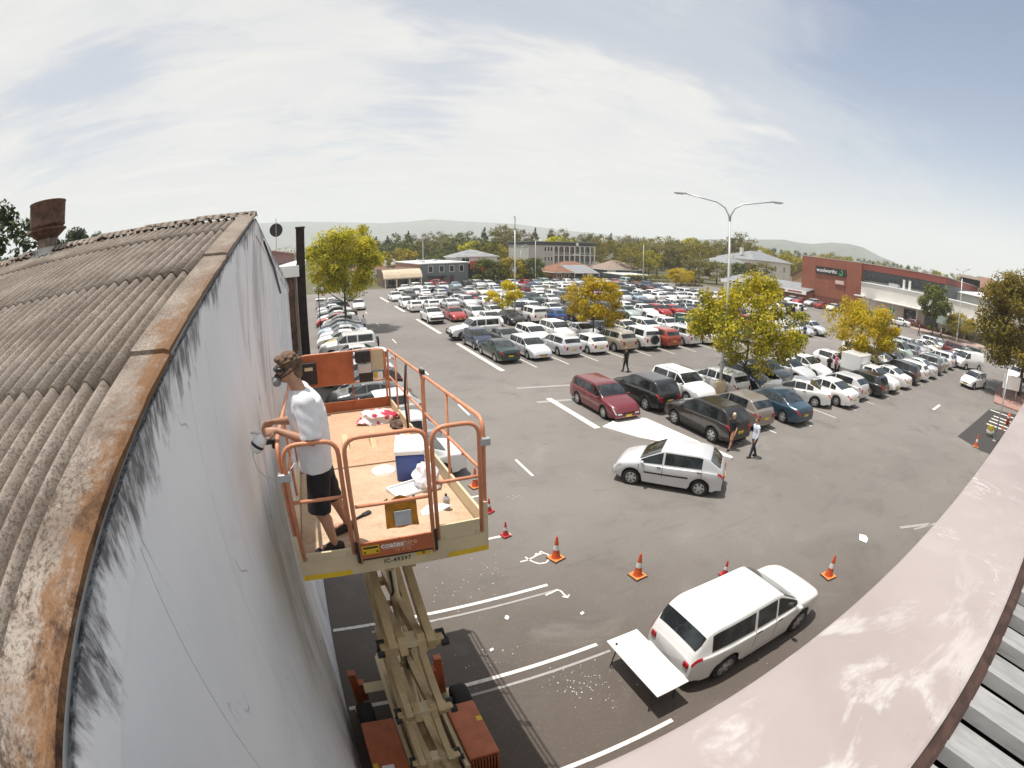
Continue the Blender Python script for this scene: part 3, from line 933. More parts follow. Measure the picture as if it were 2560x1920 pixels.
# grey hall with a row of small windows
g = thing('grey_hall', 'two storey slate grey hall with a white flat roof beside the tan awning', 'building', (30, 110, 0))
def L_(o): return o
gx, gy = -30, -110
def P(root, *a): return wbox(root, *a)
MB().bbox(-5.6, 5.7, 0, 33, 0, 4.75).build('wall', MT['slate'], g)
MB().bbox(-5.72, -5.61, 0.3, 33, 0.0, 4.9).build('side_wall', pm('salmon_brick', (0.36, 0.20, 0.145), 0.9, var=0.15, scale=2), g)
MB().bbox(-5.9, 6.0, -0.25, 33.2, 4.78, 5.02).build('roof', MT['white'], g)
for xx, yy in ((-3.5, 6), (1.0, 12), (2.5, 20), (-2.0, 17)):
    MB().rbox((xx, yy, 5.25), (0.9, 0.9, 0.45), 0.05).build('roof_unit', MT['galv'], g)
MB().rbox((-4.2, 9, 5.35), (0.7, 0.7, 0.7), 0.05).build('chimney', MT['white'], g)
for x0, zz_ in ((-3.7, 2.9), (-1.1, 2.9), (1.3, 2.9), (3.6, 2.9)):
    win_y(g, x0, x0 + 0.95, 0.0, zz_, zz_ + 1.35, MT['white'], bars=0)
for x0 in (-1.2, 1.3):
    f = MB().bbox(x0, x0 + 1.0, -0.05, -0.003, 0.1, 2.0).build('door', pm('maroon_door', (0.11, 0.04, 0.035), 0.6), g)
    MB().rbox((x0 + 0.88, -0.08, 1.0), (0.05, 0.05, 0.14), 0.01).build('handle', MT['galv'], f)
MB().bbox(-3.9, 0.4, -1.5, -0.05, 1.95, 2.05).build('side_awning', MT['black'], g)
MB().bbox(-0.15, 0.4, -0.02, -0.003, 0.1, 4.6).build('corner_pier', MT['slate'], g)

aw = thing('shopfront', 'single storey shop with a curved tan awning on pale posts', 'shop', (20, 109.5, 0))
MB().bbox(-4.0, 4.2, 0.5, 12, 0, 3.9).build('wall', MT['brick_brown'], aw)
m = MB(); pr = [(-2.4, 1.95), (-2.35, 2.2), (-1.8, 2.9), (-1.0, 3.5), (0.2, 3.85), (0.6, 3.95), (0.6, 3.85), (-1.0, 3.3), (-2.3, 1.95)]
vs = [(x, y, z) for x in (-4.4, 4.25) for y, z in pr]
q = len(pr)
m.add(vs, [(i, q + i, q + i + 1, i + 1) for i in range(q - 1)] + [tuple(range(q)), tuple(reversed(range(q, 2 * q)))])
m.build('awning', pm('tan_canvas', (0.50, 0.41, 0.29), 0.8, var=0.08, scale=1), aw)
for x in (-4.0, -1.5, 1.4, 4.0):
    MB().bbox(x - .14, x + .14, -2.2, -1.9, 0, 1.96).build('post', MT['cream'], aw)
for x in (-3.2, -0.4, 2.2):
    f = MB().bbox(x, x + 2.0, 0.44, 0.497, 0.3, 2.0).build('shop_window', MT['cream'], aw)
    MB().bbox(x + .08, x + 1.92, 0.43, 0.437, 0.38, 1.92).build('pane', MT['dark_glass'], f)

rs = thing('red_shop', 'red framed shop between the grey hall and the round bushes', 'shop', (43, 126, 0))
MB().bbox(-3.0, 3.0, 0, 8, 0, 4.0).build('wall', MT['shadow_dark'], rs)
m = MB(); m.prism([(-3.2, 0), (3.6, 0), (3.6, 0.3), (-3.2, 0.3)], 0, 0.1)
MB().bbox(-1.6, 1.2, -0.5, -0.1, 2.6, 4.7).build('sign_panel', pm('signal_red', (0.50, 0.055, 0.02), 0.5), rs)
MB().bbox(1.21, 2.4, -0.5, -0.1, 1.4, 4.0).build('side_panel', pm('signal_red', (0.50, 0.055, 0.02), 0.5), rs)
MB().bbox(-5.0, 6.5, 1, 12, 4.05, 5.9).build('upper_wall', MT['white_wall'], rs)
hip(rs, -5.0, 6.5, 1, 12, 5.95, 1.9, MT['tin_grey'])
win_y(rs, -3.5, -1.5, 1.0, 4.6, 5.5)

# office with colonnade
of = thing('office_building', 'three storey pale grey office block with dark fascia and white columns', 'building', (77, 140, 0))
OW = pm('office_render', (0.46, 0.45, 0.435), 0.8, var=0.06, scale=0.5)
MB().bbox(-12.1, -3.6, 0, 16, 0, 9.15).build('wall', OW, of)
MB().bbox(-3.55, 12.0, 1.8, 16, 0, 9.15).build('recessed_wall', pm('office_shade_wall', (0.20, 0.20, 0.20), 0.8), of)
MB().bbox(-12.3, 12.2, -0.35, 16.3, 9.18, 10.1).build('fascia', pm('dark_fascia', (0.045, 0.05, 0.055), 0.6), of)
MB().bbox(-12.4, 12.3, -0.45, 16.4, 10.11, 10.3).build('roof', MT['tin_grey'], of)
MB().rbox((-4.5, 6, 10.7), (1.6, 1.6, 0.8), 0.05).build('roof_unit', MT['white'], of)
MB().rbox((4, 9, 10.6), (2.4, 1.6, 0.6), 0.05).build('roof_unit', MT['galv'], of)
for z in (3.0, 6.05, 9.0):
    MB().bbox(-3.6, 12.0, -0.2, 1.78, z - 0.22, z).build('floor_slab', MT['white_wall'], of)
for x in (-3.4, -1.7, 0.35, 2.3, 4.2, 6.1, 7.9, 10.0, 11.75):
    MB().bbox(x - .2, x + .2, -0.15, 0.25, 0, 8.77).build('column', MT['white_wall'], of)
for z in (0.4, 3.5, 6.6):
    for x in (-2.6, -0.7, 1.3, 3.2, 5.1, 7.0, 8.9, 10.9):
        win_y(of, x - .72, x + .72, 1.8, z, z + 1.75, MT['galv'])
    for x in (-6.4, -5.2, -4.2):
        win_y(of, x - .32, x + .32, 0.0, z + 0.6, z + 1.9, MT['white'], bars=0)
for z in (3.05, 6.1):
    for x0, x1 in ((-3.1, -1.95), (-1.4, 0.1), (0.6, 2.05), (4.45, 5.85), (6.4, 7.65), (8.15, 9.75), (10.25, 11.5)):
        m = MB(); m.bbox(x0, x1, -0.05, 0.0, z + .75, z + .82)
        for q in range(6):
            xq = x0 + (x1 - x0) * (q + .5) / 6
            m.bbox(xq - .025, xq + .025, -0.04, -0.01, z, z + .75)
        m.build('balustrade', MT['galv'], of)
e = MB().cyl((4.9, -0.42, 9.55), 0.55, 0.06, 20, axis='Y').build('round_emblem', MT['white'], of)
MB().bbox(3.1, 6.2, -0.34, -0.22, 5.9, 6.3).build('sign_panel', MT['white'], of)

# low brick house with terracotta roof, grey carport, blue-grey unit, white canopy
h = thing('brick_house', 'low red brick house with terracotta tiled hip roof behind the hedge', 'house', (62, 113, 0))
MB().bbox(-2.5, 2.8, 0, 9, 0, 1.95).build('wall', MT['brick_red'], h)
hip(h, -2.5, 2.8, 0, 9, 2.0, 1.6, MT['terracotta'], 0.5)
win_y(h, -1.6, -0.4, 0, 0.7, 1.6); win_y(h, 0.6, 1.8, 0, 0.7, 1.6)
h = thing('carport', 'grey skillion roofed carport between the brick house and the hip roofed unit', 'shed', (71, 116, 0))
m = MB(); m.add([(-4.4, -1, 1.55), (3.8, -1, 1.55), (3.8, 7, 3.5), (-4.4, 7, 3.5), (-4.4, -1, 1.45), (3.8, -1, 1.45), (3.8, 7, 3.4), (-4.4, 7, 3.4)],
              [(0, 1, 2, 3), (7, 6, 5, 4), (0, 4, 5, 1), (1, 5, 6, 2), (2, 6, 7, 3), (3, 7, 4, 0)])
m.build('roof', MT['tin_grey'], h)
for x in (-4.1, -1.5, 1.1, 3.6):
    MB().bbox(x - .08, x + .08, -0.9, -0.75, 0, 1.44).build('post', MT['white'], h)
MB().bbox(-4.2, 3.6, 5.5, 5.7, 0, 3.0).build('wall', MT['brick_brown'], h)
h = thing('tiled_house', 'long house with terracotta roof behind the grey carport', 'house', (74, 126, 0))
MB().bbox(-6, 6, 0, 9, 0, 2.3).build('wall', MT['cream'], h)
hip(h, -6, 6, 0, 9, 2.35, 2.0, MT['terracotta'])
win_y(h, -3, -1.5, 0, 0.8, 1.9); win_y(h, 1.5, 3.0, 0, 0.8, 1.9)
h = thing('hip_roof_unit', 'brown and grey hip roofed unit with blue-grey gable end', 'house', (86, 119, 0))
MB().bbox(-6.3, 6.5, 0, 10, 0, 2.45).build('wall', pm('bluegrey_board', (0.085, 0.115, 0.15), 0.7, var=0.1, scale=1), h)
hip(h, -6.3, 6.5, 0, 10, 2.5, 2.5, MT['roof_tan'], 0.6)
win_y(h, -5.6, -3.4, 0, 1.3, 2.2); win_y(h, 2.0, 4.0, 0, 0.9, 2.0)
MB().bbox(-6.25, -3.2, -0.06, -0.003, 1.5, 2.4).build('white_panel', MT['white'], h)
h = thing('canopy', 'pale flat canopy in front of the hip roofed unit', 'canopy', (81, 111, 0))
m = MB(); m.add([(-6.2, 3, 1.9), (3.7, 3, 1.9), (7.1, -2.2, 1.55), (-2.0, -2.2, 1.55), (-6.2, 3, 1.78), (3.7, 3, 1.78), (7.1, -2.2, 1.3), (-2.0, -2.2, 1.3)],
              [(3, 2, 1, 0), (4, 5, 6, 7), (0, 1, 5, 4), (1, 2, 6, 5), (2, 3, 7, 6), (3, 0, 4, 7)])
m.build('roof', pm('pale_canvas', (0.62, 0.60, 0.54), 0.7), h)
for x, y in ((-1.8, -2.0), (2.5, -2.0), (6.8, -2.0), (-5.6, 2.8), (3.2, 2.8)):
    MB().bbox(x - .07, x + .07, y - .07, y + .07, 0, 1.5).build('post', MT['galv'], h)

# cream house on the right of the trees, white tower behind
h = thing('cream_house', 'large cream house with pale pinkish hip roof among the trees', 'house', (147, 172, 0))
MB().bbox(-9, 9, 0, 12, 0, 6.4).build('wall', MT['cream'], h)
hip(h, -9, 9, 0, 12, 6.5, 3.2, pm('pink_roof', (0.50, 0.38, 0.30), 0.8, var=0.1), 0.8)
for x in (-6, -2, 2, 6):
    win_y(h, x, x + 1.6, 0, 4.2, 5.6)
MB().rbox((3, 6, 9.5), (1, 1, 1.8), 0.05).build('chimney', MT['cream'], h)
h = thing('white_tower', 'small white block showing between the trees', 'building', (140, 201, 0))
MB().bbox(-2.2, 2.2, 0, 5, 0, 5.9).build('wall', MT['white'], h)
MB().bbox(-2.4, 2.4, -0.2, 5.2, 5.91, 6.1).build('roof', MT['white'], h)

# white homestead with grey hip roofs
h = thing('white_homestead', 'big white house with several grey hip roofs and tall chimneys', 'house', (150, 122, 0))
HW = pm('pinkish_white', (0.66, 0.62, 0.58), 0.8, var=0.05, scale=0.4)
MB().bbox(-17.5, -6, -2, 12, 0, 6.2).build('wall', HW, h)
hip(h, -17.5, -6, -2, 12, 6.25, 2.4, MT['tin_grey'], 0.7)
MB().bbox(-5.95, 19, -4, 14, 0, 8.3).build('main_wall', HW, h)
hip(h, -5.95, 19, -4, 14, 8.35, 3.3, MT['tin_grey'], 0.8)
for x, y, z in ((-3.5, 4, 12.4), (10.5, 6, 12.4), (-9, 4, 9.5)):
    MB().rbox((x, y, z - 1.4), (1.2, 1.2, 2.8), 0.05).build('chimney', MT['white_wall'], h)
for x in (-14, -10):
    win_y(h, x, x + 1.3, -2, 3.4, 5.2, pm('weathered_trim', (0.5, 0.47, 0.44), 0.8))
for x in (2, 8, 14):
    win_y(h, x, x + 0.9, -4, 4.5, 6.6)

# long low shop wing with white fascia
h = thing('low_wing', 'long low red brick wing with white fascia left of the big red wall', 'shop', (98, 78, 0))
MB().bbox(0, 10, -15.4, 11.5, 0, 2.35).build('wall', pm('wing_brick', (0.30, 0.125, 0.075), 0.9, var=0.2, scale=2), h)
m = MB(); m.add([(-1.6, -15.6, 2.4), (-1.6, 11.7, 2.4), (6, 11.7, 4.0), (6, -15.6, 4.0), (-1.6, -15.6, 2.2), (-1.6, 11.7, 2.2), (6, 11.7, 3.8), (6, -15.6, 3.8)],
              [(3, 2, 1, 0), (4, 5, 6, 7), (0, 1, 5, 4), (1, 2, 6, 5), (2, 3, 7, 6), (3, 0, 4, 7)])
m.build('roof', MT['tin_grey'], h)
MB().bbox(-1.75, -1.62, -15.7, 11.8, 1.75, 2.6).build('fascia', MT['white'], h)
for y, w in ((8.2, .5), (7.0, .5), (4.6, 1.7), (-3.0, 1.0), (-7.4, 2.2)):
    MB().bbox(-1.79, -1.752, y - w, y + w, 2.02, 2.36).build('sign_strip', MT['shadow_dark'], h)
MB().bbox(-1.79, -1.752, -14.4, -10.4, 2.02, 2.36).build('sign_strip', pm('red_strip', (0.36, 0.08, 0.05), 0.6), h)
for y in (9.5, 6.5, 3.0, -2.0, -6.0):
    win_x(h, y - 1.0, y + 1.0, 0, 0.5, 1.9)
for y in (10.4, 8.0):
    MB().bbox(-1.5, -1.1, y - .35, y + .35, 0, 1.74).build('pier', MT['white'], h)
for y in (10.9, 7.4):
    MB().bbox(-0.06, -0.003, y - .6, y + .6, 0, 1.9).build('door', pm('maroon_door2', (0.2, 0.05, 0.04), 0.6), h)

# supermarket
sm = thing('supermarket', 'big rust-red supermarket block with black woolworths sign and white front annexe', 'supermarket', (100, 50, 0))
SR = pm('rust_red_panel', (0.265, 0.088, 0.052), 0.75, var=0.10, scale=0.5)
m = MB(); m.bbox(0.06, 45, -0.3, 16.3, 0, 10.45); m.build('wall', SR, sm)
gap = 0.025                                                    # the cladding panels one can make out
ys_ = [-0.3, 3.9, 8.1, 12.2, 16.3]
zs_ = [1.9, 4.75, 7.6, 10.45]
for i in range(4):
    for k in range(3):
        MB().bbox(0.0, 0.05, ys_[i] + gap, ys_[i + 1] - gap, zs_[k] + gap, zs_[k + 1] - gap).build('cladding_panel', SR, sm)
MB().bbox(-0.02, 0.05, -0.3, 16.3, 0, 1.85).build('plinth', pm('dark_red', (0.16, 0.05, 0.035), 0.8), sm)
MB().bbox(0.0, 45, -0.35, 16.35, 10.46, 10.62).build('coping', MT['concrete'], sm)
MB().bbox(0.4, 45, -21.2, -0.36, 9.15, 10.45).build('parapet', pm('deep_red_panel', (0.20, 0.05, 0.035), 0.75, var=0.1), sm)
MB().bbox(0.35, 45, -21.3, -0.36, 10.46, 10.6).build('coping', MT['concrete'], sm)
MB().bbox(0.9, 45, -21.0, -0.36, 0, 9.14).build('back_wall', MT['slate'], sm)
for k in range(13):                                            # dark glazed band in panes
    y0 = -20.8 + k * 1.56
    MB().bbox(0.82, 0.895, y0, y0 + 1.48, 7.0, 9.05).build('glazing_pane', MT['dark_glass'], sm)
AW = pm('annexe_white', (0.66, 0.64, 0.60), 0.75, var=0.05, scale=0.5, dirt=0.2)
MB().bbox(-3.6, 0.85, -36, -2.2, 3.5, 6.45).build('annexe_front', AW, sm)
MB().bbox(-3.0, 0.85, -36, -2.2, 0, 3.48).build('annexe_wall', pm('annexe_cream', (0.55, 0.50, 0.42), 0.8, var=0.06, scale=0.6), sm)
MB().bbox(-3.75, 0.9, -36.2, -2.1, 6.46, 6.6).build('annexe_coping', MT['white'], sm)
MB().bbox(-5.4, -3.61, -36, -6.0, 3.45, 3.62).build('awning', MT['white_wall'], sm)
MB().bbox(-4.3, -3.62, -3.4, -0.9, 3.6, 3.85).build('canopy_lip', MT['white'], sm)
for y in (-12.2, -13.6):
    MB().cyl((-2.4, y, 7.5), 0.28, 1.9, 12).build('flue', MT['white_metal'], sm)
MB().rbox((-2.2, -9.8, 6.95), (1.5, 2.2, 0.7), 0.06).build('roof_unit', MT['galv'], sm)
for y, w in ((-14.5, 1.6), (-19.5, 1.6)):
    f = MB().bbox(-3.08, -3.003, y - w, y + w, 0.9, 3.0).build('shop_window', MT['black'], sm)
    MB().bbox(-3.09, -3.082, y - w + .1, y + w - .1, 1.0, 2.9).build('pane', MT['dark_glass'], f)
for y in (-5.0, -11.0, -16.8, -22.5, -28, -33):
    MB().bbox(-5.3, -5.1, y - .09, y + .09, 0, 3.44).build('awning_post', MT['galv'], sm)
MB().cyl((-3.06, -10.1, 2.2), 0.55, 0.05, 20, axis='X').build('green_roundel', pm('logo_green', (0.05, 0.30, 0.06), 0.5), sm)
MB().bbox(-5.5, -5.42, -36, -21.5, 1.9, 3.44).build('hanging_panel', pm('pale_green_sheet', (0.40, 0.48, 0.46), 0.5), sm)
MB().bbox(-3.6, -3.2, -29, -13.5, 0, 0.75).build('planter_wall', MT['brick_red'], sm)
# signs
sg = MB().bbox(-0.22, -0.01, 3.65, 12.2, 6.92, 8.50).build('sign_board', MT['black'], sm)
tm = text_mesh('sign_lettering', 'woolworths', 1.18, MT['white'], 0.02, 0.98, 0.012)
link('lettering', tm, sg, (-0.235, 9.05, 7.72), rot=(PI / 2, 0, -PI / 2))
gl = pm('leaf_green', (0.06, 0.36, 0.07), 0.5)
m = MB()                                                       # peel-shaped green mark
pts = []
for k in range(17):
    a = R(200 + 250 * k / 16)
    pts.append((0.62 * math.cos(a), 0.62 * math.sin(a)))
inn = [(0.30 * math.cos(R(200 + 250 * k / 16)) + 0.05, 0.30 * math.sin(R(200 + 250 * k / 16)) + 0.02) for k in range(17)]
vs = [(-0.24, 5.1 - a, 7.66 + b) for a, b in pts + inn]
m.add(vs, [(i, i + 1, 17 + i + 1, 17 + i) for i in range(16)])
m.add([(-0.241, 5.0 - a, 8.12 + b) for a, b in ((-0.1, 0), (0.12, 0.0), (0.42, 0.32), (0.2, 0.30))], [(0, 1, 2, 3)])
m.build('green_mark', gl, sg)
s2 = MB().bbox(-0.2, -0.01, 3.75, 6.55, 4.95, 6.15).build('small_sign', MT['brick_red'], sm)
MB().bbox(-0.23, -0.205, 4.15, 6.45, 5.2, 5.98).build('sign_face', pm('pale_pink', (0.66, 0.50, 0.48), 0.5), s2)

# buildings further right and a yellow-brown gable behind the wing
h = thing('gabled_store', 'tan gable end with dark barge boards left of the red wall', 'building', (112, 68, 0))
m = MB(); pr = [(-1, 0), (9.5, 0), (9.5, 5.2), (1.5, 9.8), (-1, 9.8)]
m.add([(0, y, z) for y, z in pr] + [(14, y, z) for y, z in pr], [(0, 1, 2, 3, 4), (9, 8, 7, 6, 5)] + [(i, 5 + i, 5 + (i + 1) % 5, (i + 1) % 5) for i in range(5)])
m.build('wall', pm('tan_brick', (0.40, 0.27, 0.16), 0.9, var=0.12), h)
m = MB(); m.add([(-0.3, 9.9, 4.9), (-0.3, 1.4, 9.85), (-0.3, 1.2, 10.2), (-0.3, 10.2, 5.1), (-0.05, 9.9, 4.9), (-0.05, 1.4, 9.85), (-0.05, 1.2, 10.2), (-0.05, 10.2, 5.1)],
              [(0, 1, 2, 3), (7, 6, 5, 4), (0, 4, 5, 1), (2, 6, 7, 3), (1, 5, 6, 2), (3, 7, 4, 0)])
m.build('barge_board', MT['brick_brown'], h)
MB().cyl((-0.1, 5.0, 5.6), 1.5, 0.1, 6, axis='X').build('screen', MT['slate'], h)
h = thing('pink_office', 'pale two storey building with a pink centre bay beyond the annexe', 'building', (136, 26, 0))
MB().bbox(0, 20, -12, 8.5, 0, 10.4).build('wall', pm('warm_white', (0.66, 0.61, 0.54), 0.8, var=0.05), h)
MB().bbox(-0.6, 20, -14, 8.8, 12.2, 12.9).build('roof', pm('tan_fascia', (0.45, 0.36, 0.29), 0.8), h)
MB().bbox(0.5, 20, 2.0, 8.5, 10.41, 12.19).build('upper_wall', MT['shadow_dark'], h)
MB().bbox(-0.8, 20, -1.6, 1.98, 10.41, 13.3).build('centre_bay', pm('pink_render', (0.56, 0.33, 0.26), 0.8), h)
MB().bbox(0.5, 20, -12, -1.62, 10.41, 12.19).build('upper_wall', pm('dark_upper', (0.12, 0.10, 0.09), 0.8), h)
for y in (-8, -5, 1, 4, 6.5):
    win_x(h, y - .8, y + .8, 0, 8.6, 9.9, name='window')
h = thing('white_shed', 'white gabled shed roof behind the annexe', 'shed', (112, 27, 0))
MB().bbox(0, 14, -14, 2, 0, 8.2).build('wall', MT['white_wall'], h)
hip(h, 0, 14, -14, 2, 8.25, 1.3, MT['white_metal'], 0.5)
for k, (x, y, w, d, z, col, lab) in enumerate((
        (18, 150, 10, 8, 3.0, 'terracotta', 'small terracotta roofed cottage behind the big roadside tree'),
        (27.5, 168, 9, 8, 3.2, 'tin_grey', 'grey roofed cottage behind the white flat roof of the hall'),
        (60, 190, 12, 9, 4.6, 'roof_tan', 'tan roofed house half hidden by trees left of the office'),
        (118, 150, 11, 9, 3.2, 'terracotta', 'terracotta roofed house under the golden trees'),
        (176, 150, 12, 10, 5.0, 'tin_grey', 'grey roofed house behind the big red supermarket wall'),
        (190, 108, 12, 10, 6.5, 'white_metal', 'white roofed house above the supermarket parapet'),
        (196, 84, 12, 10, 7.0, 'roof_tan', 'tan roofed house above the right end of the supermarket'))):
    h = thing('cottage', lab, 'house', (x, y, 0))
    MB().bbox(-w / 2, w / 2, 0, d, 0, z).build('wall', MT['cream'] if k % 2 else MT['white_wall'], h)
    hip(h, -w / 2, w / 2, 0, d, z + .05, 2.4, MT[col])
    win_y(h, -w / 4 - .6, -w / 4 + .6, 0, z * .45, z * .8); win_y(h, w / 4 - .6, w / 4 + .6, 0, z * .45, z * .8)
# ------------------------------------------------------------------ cars
def paint(name, col, metal=0.0, rough=0.32):
    m, nt, N, L, bs = newmat('paint_' + name)
    L.new(mixc(nt, rng(nt, noise(nt, 0.8, 4, 0.6), 0.3, 0.7), tuple(c * 0.93 for c in col), col), bs.inputs['Base Color'])
    bs.inputs['Metallic'].default_value = metal
    bs.inputs['Roughness'].default_value = rough
    bs.inputs['Coat Weight'].default_value = 0.8
    bs.inputs['Coat Roughness'].default_value = 0.05
    return m
PAINT = {
    'white': paint('white', (0.80, 0.80, 0.79)), 'silver': paint('silver', (0.64, 0.65, 0.67), 0.2), 'grey': paint('grey', (0.20, 0.205, 0.21), 0.35),
    'black': paint('black', (0.014, 0.014, 0.015)), 'red': paint('red', (0.36, 0.02, 0.018)), 'maroon': paint('maroon', (0.15, 0.012, 0.018)),
    'blue': paint('blue', (0.03, 0.085, 0.26), 0.2), 'navy': paint('navy', (0.016, 0.028, 0.065), 0.2), 'dark green': paint('dark_green', (0.012, 0.035, 0.027), 0.2),
    'teal blue': paint('teal_blue', (0.022, 0.06, 0.095), 0.2), 'gold': paint('gold', (0.44, 0.40, 0.32), 0.35), 'cream': paint('cream', (0.68, 0.63, 0.50)),
    'pale green': paint('pale_green', (0.42, 0.50, 0.46), 0.25), 'yellow': paint('yellow', (0.58, 0.50, 0.13)), 'orange-red': paint('orange_red', (0.32, 0.05, 0.022)),
    'bronze': paint('bronze', (0.30, 0.265, 0.235), 0.35), 'brown': paint('brown', (0.022, 0.017, 0.015), 0.1), 'pale blue': paint('pale_blue', (0.36, 0.47, 0.56), 0.25),
}
def glass_mat():
    m, nt, N, L, bs = newmat('car_glass')
    L.new(mixc(nt, rng(nt, noise(nt, 1.4, 4, 0.6), 0.35, 0.65), (0.008, 0.010, 0.011), (0.045, 0.055, 0.06)), bs.inputs['Base Color'])
    bs.inputs['Roughness'].default_value = 0.04
    bs.inputs['IOR'].default_value = 1.6
    bs.inputs['Specular IOR Level'].default_value = 0.5
    return m
GLASS = glass_mat()
TYRE = pm('tyre_rubber', (0.018, 0.018, 0.018), 0.85)
RIM = pm('alloy_rim', (0.52, 0.52, 0.53), 0.35, metal=0.6)
UNDER = pm('underbody', (0.010, 0.010, 0.010), 0.9)
TRIM = pm('black_trim', (0.022, 0.022, 0.023), 0.55)
LENS = pm('headlight_lens', (0.55, 0.57, 0.59), 0.12, metal=0.2, var=0.3, scale=14)
REDL = pm('tail_lens', (0.36, 0.015, 0.02), 0.15, var=0.3, scale=12)
PLATE_Y = pm('yellow_plate', (0.62, 0.40, 0.03), 0.5)
PLATE_W = pm('white_plate', (0.66, 0.66, 0.62), 0.5)
CHROME = pm('bright_trim', (0.6, 0.6, 0.6), 0.2, metal=0.9)

def smooth_interp(pts, w):
    xs = np.array([p[0] for p in pts]); zs = np.array([p[1] for p in pts])
    gx = np.linspace(xs[0] - .2, xs[-1] + .2, 600)
    gz = np.interp(gx, xs, zs)
    k = max(1, int(w / (gx[1] - gx[0])))
    pad = np.pad(gz, k, mode='edge')
    ker = np.hanning(2 * k + 3)[1:-1]; ker /= ker.sum()
    gs = np.convolve(pad, ker, 'valid')
    return lambda x: float(np.interp(x, gx, gs))

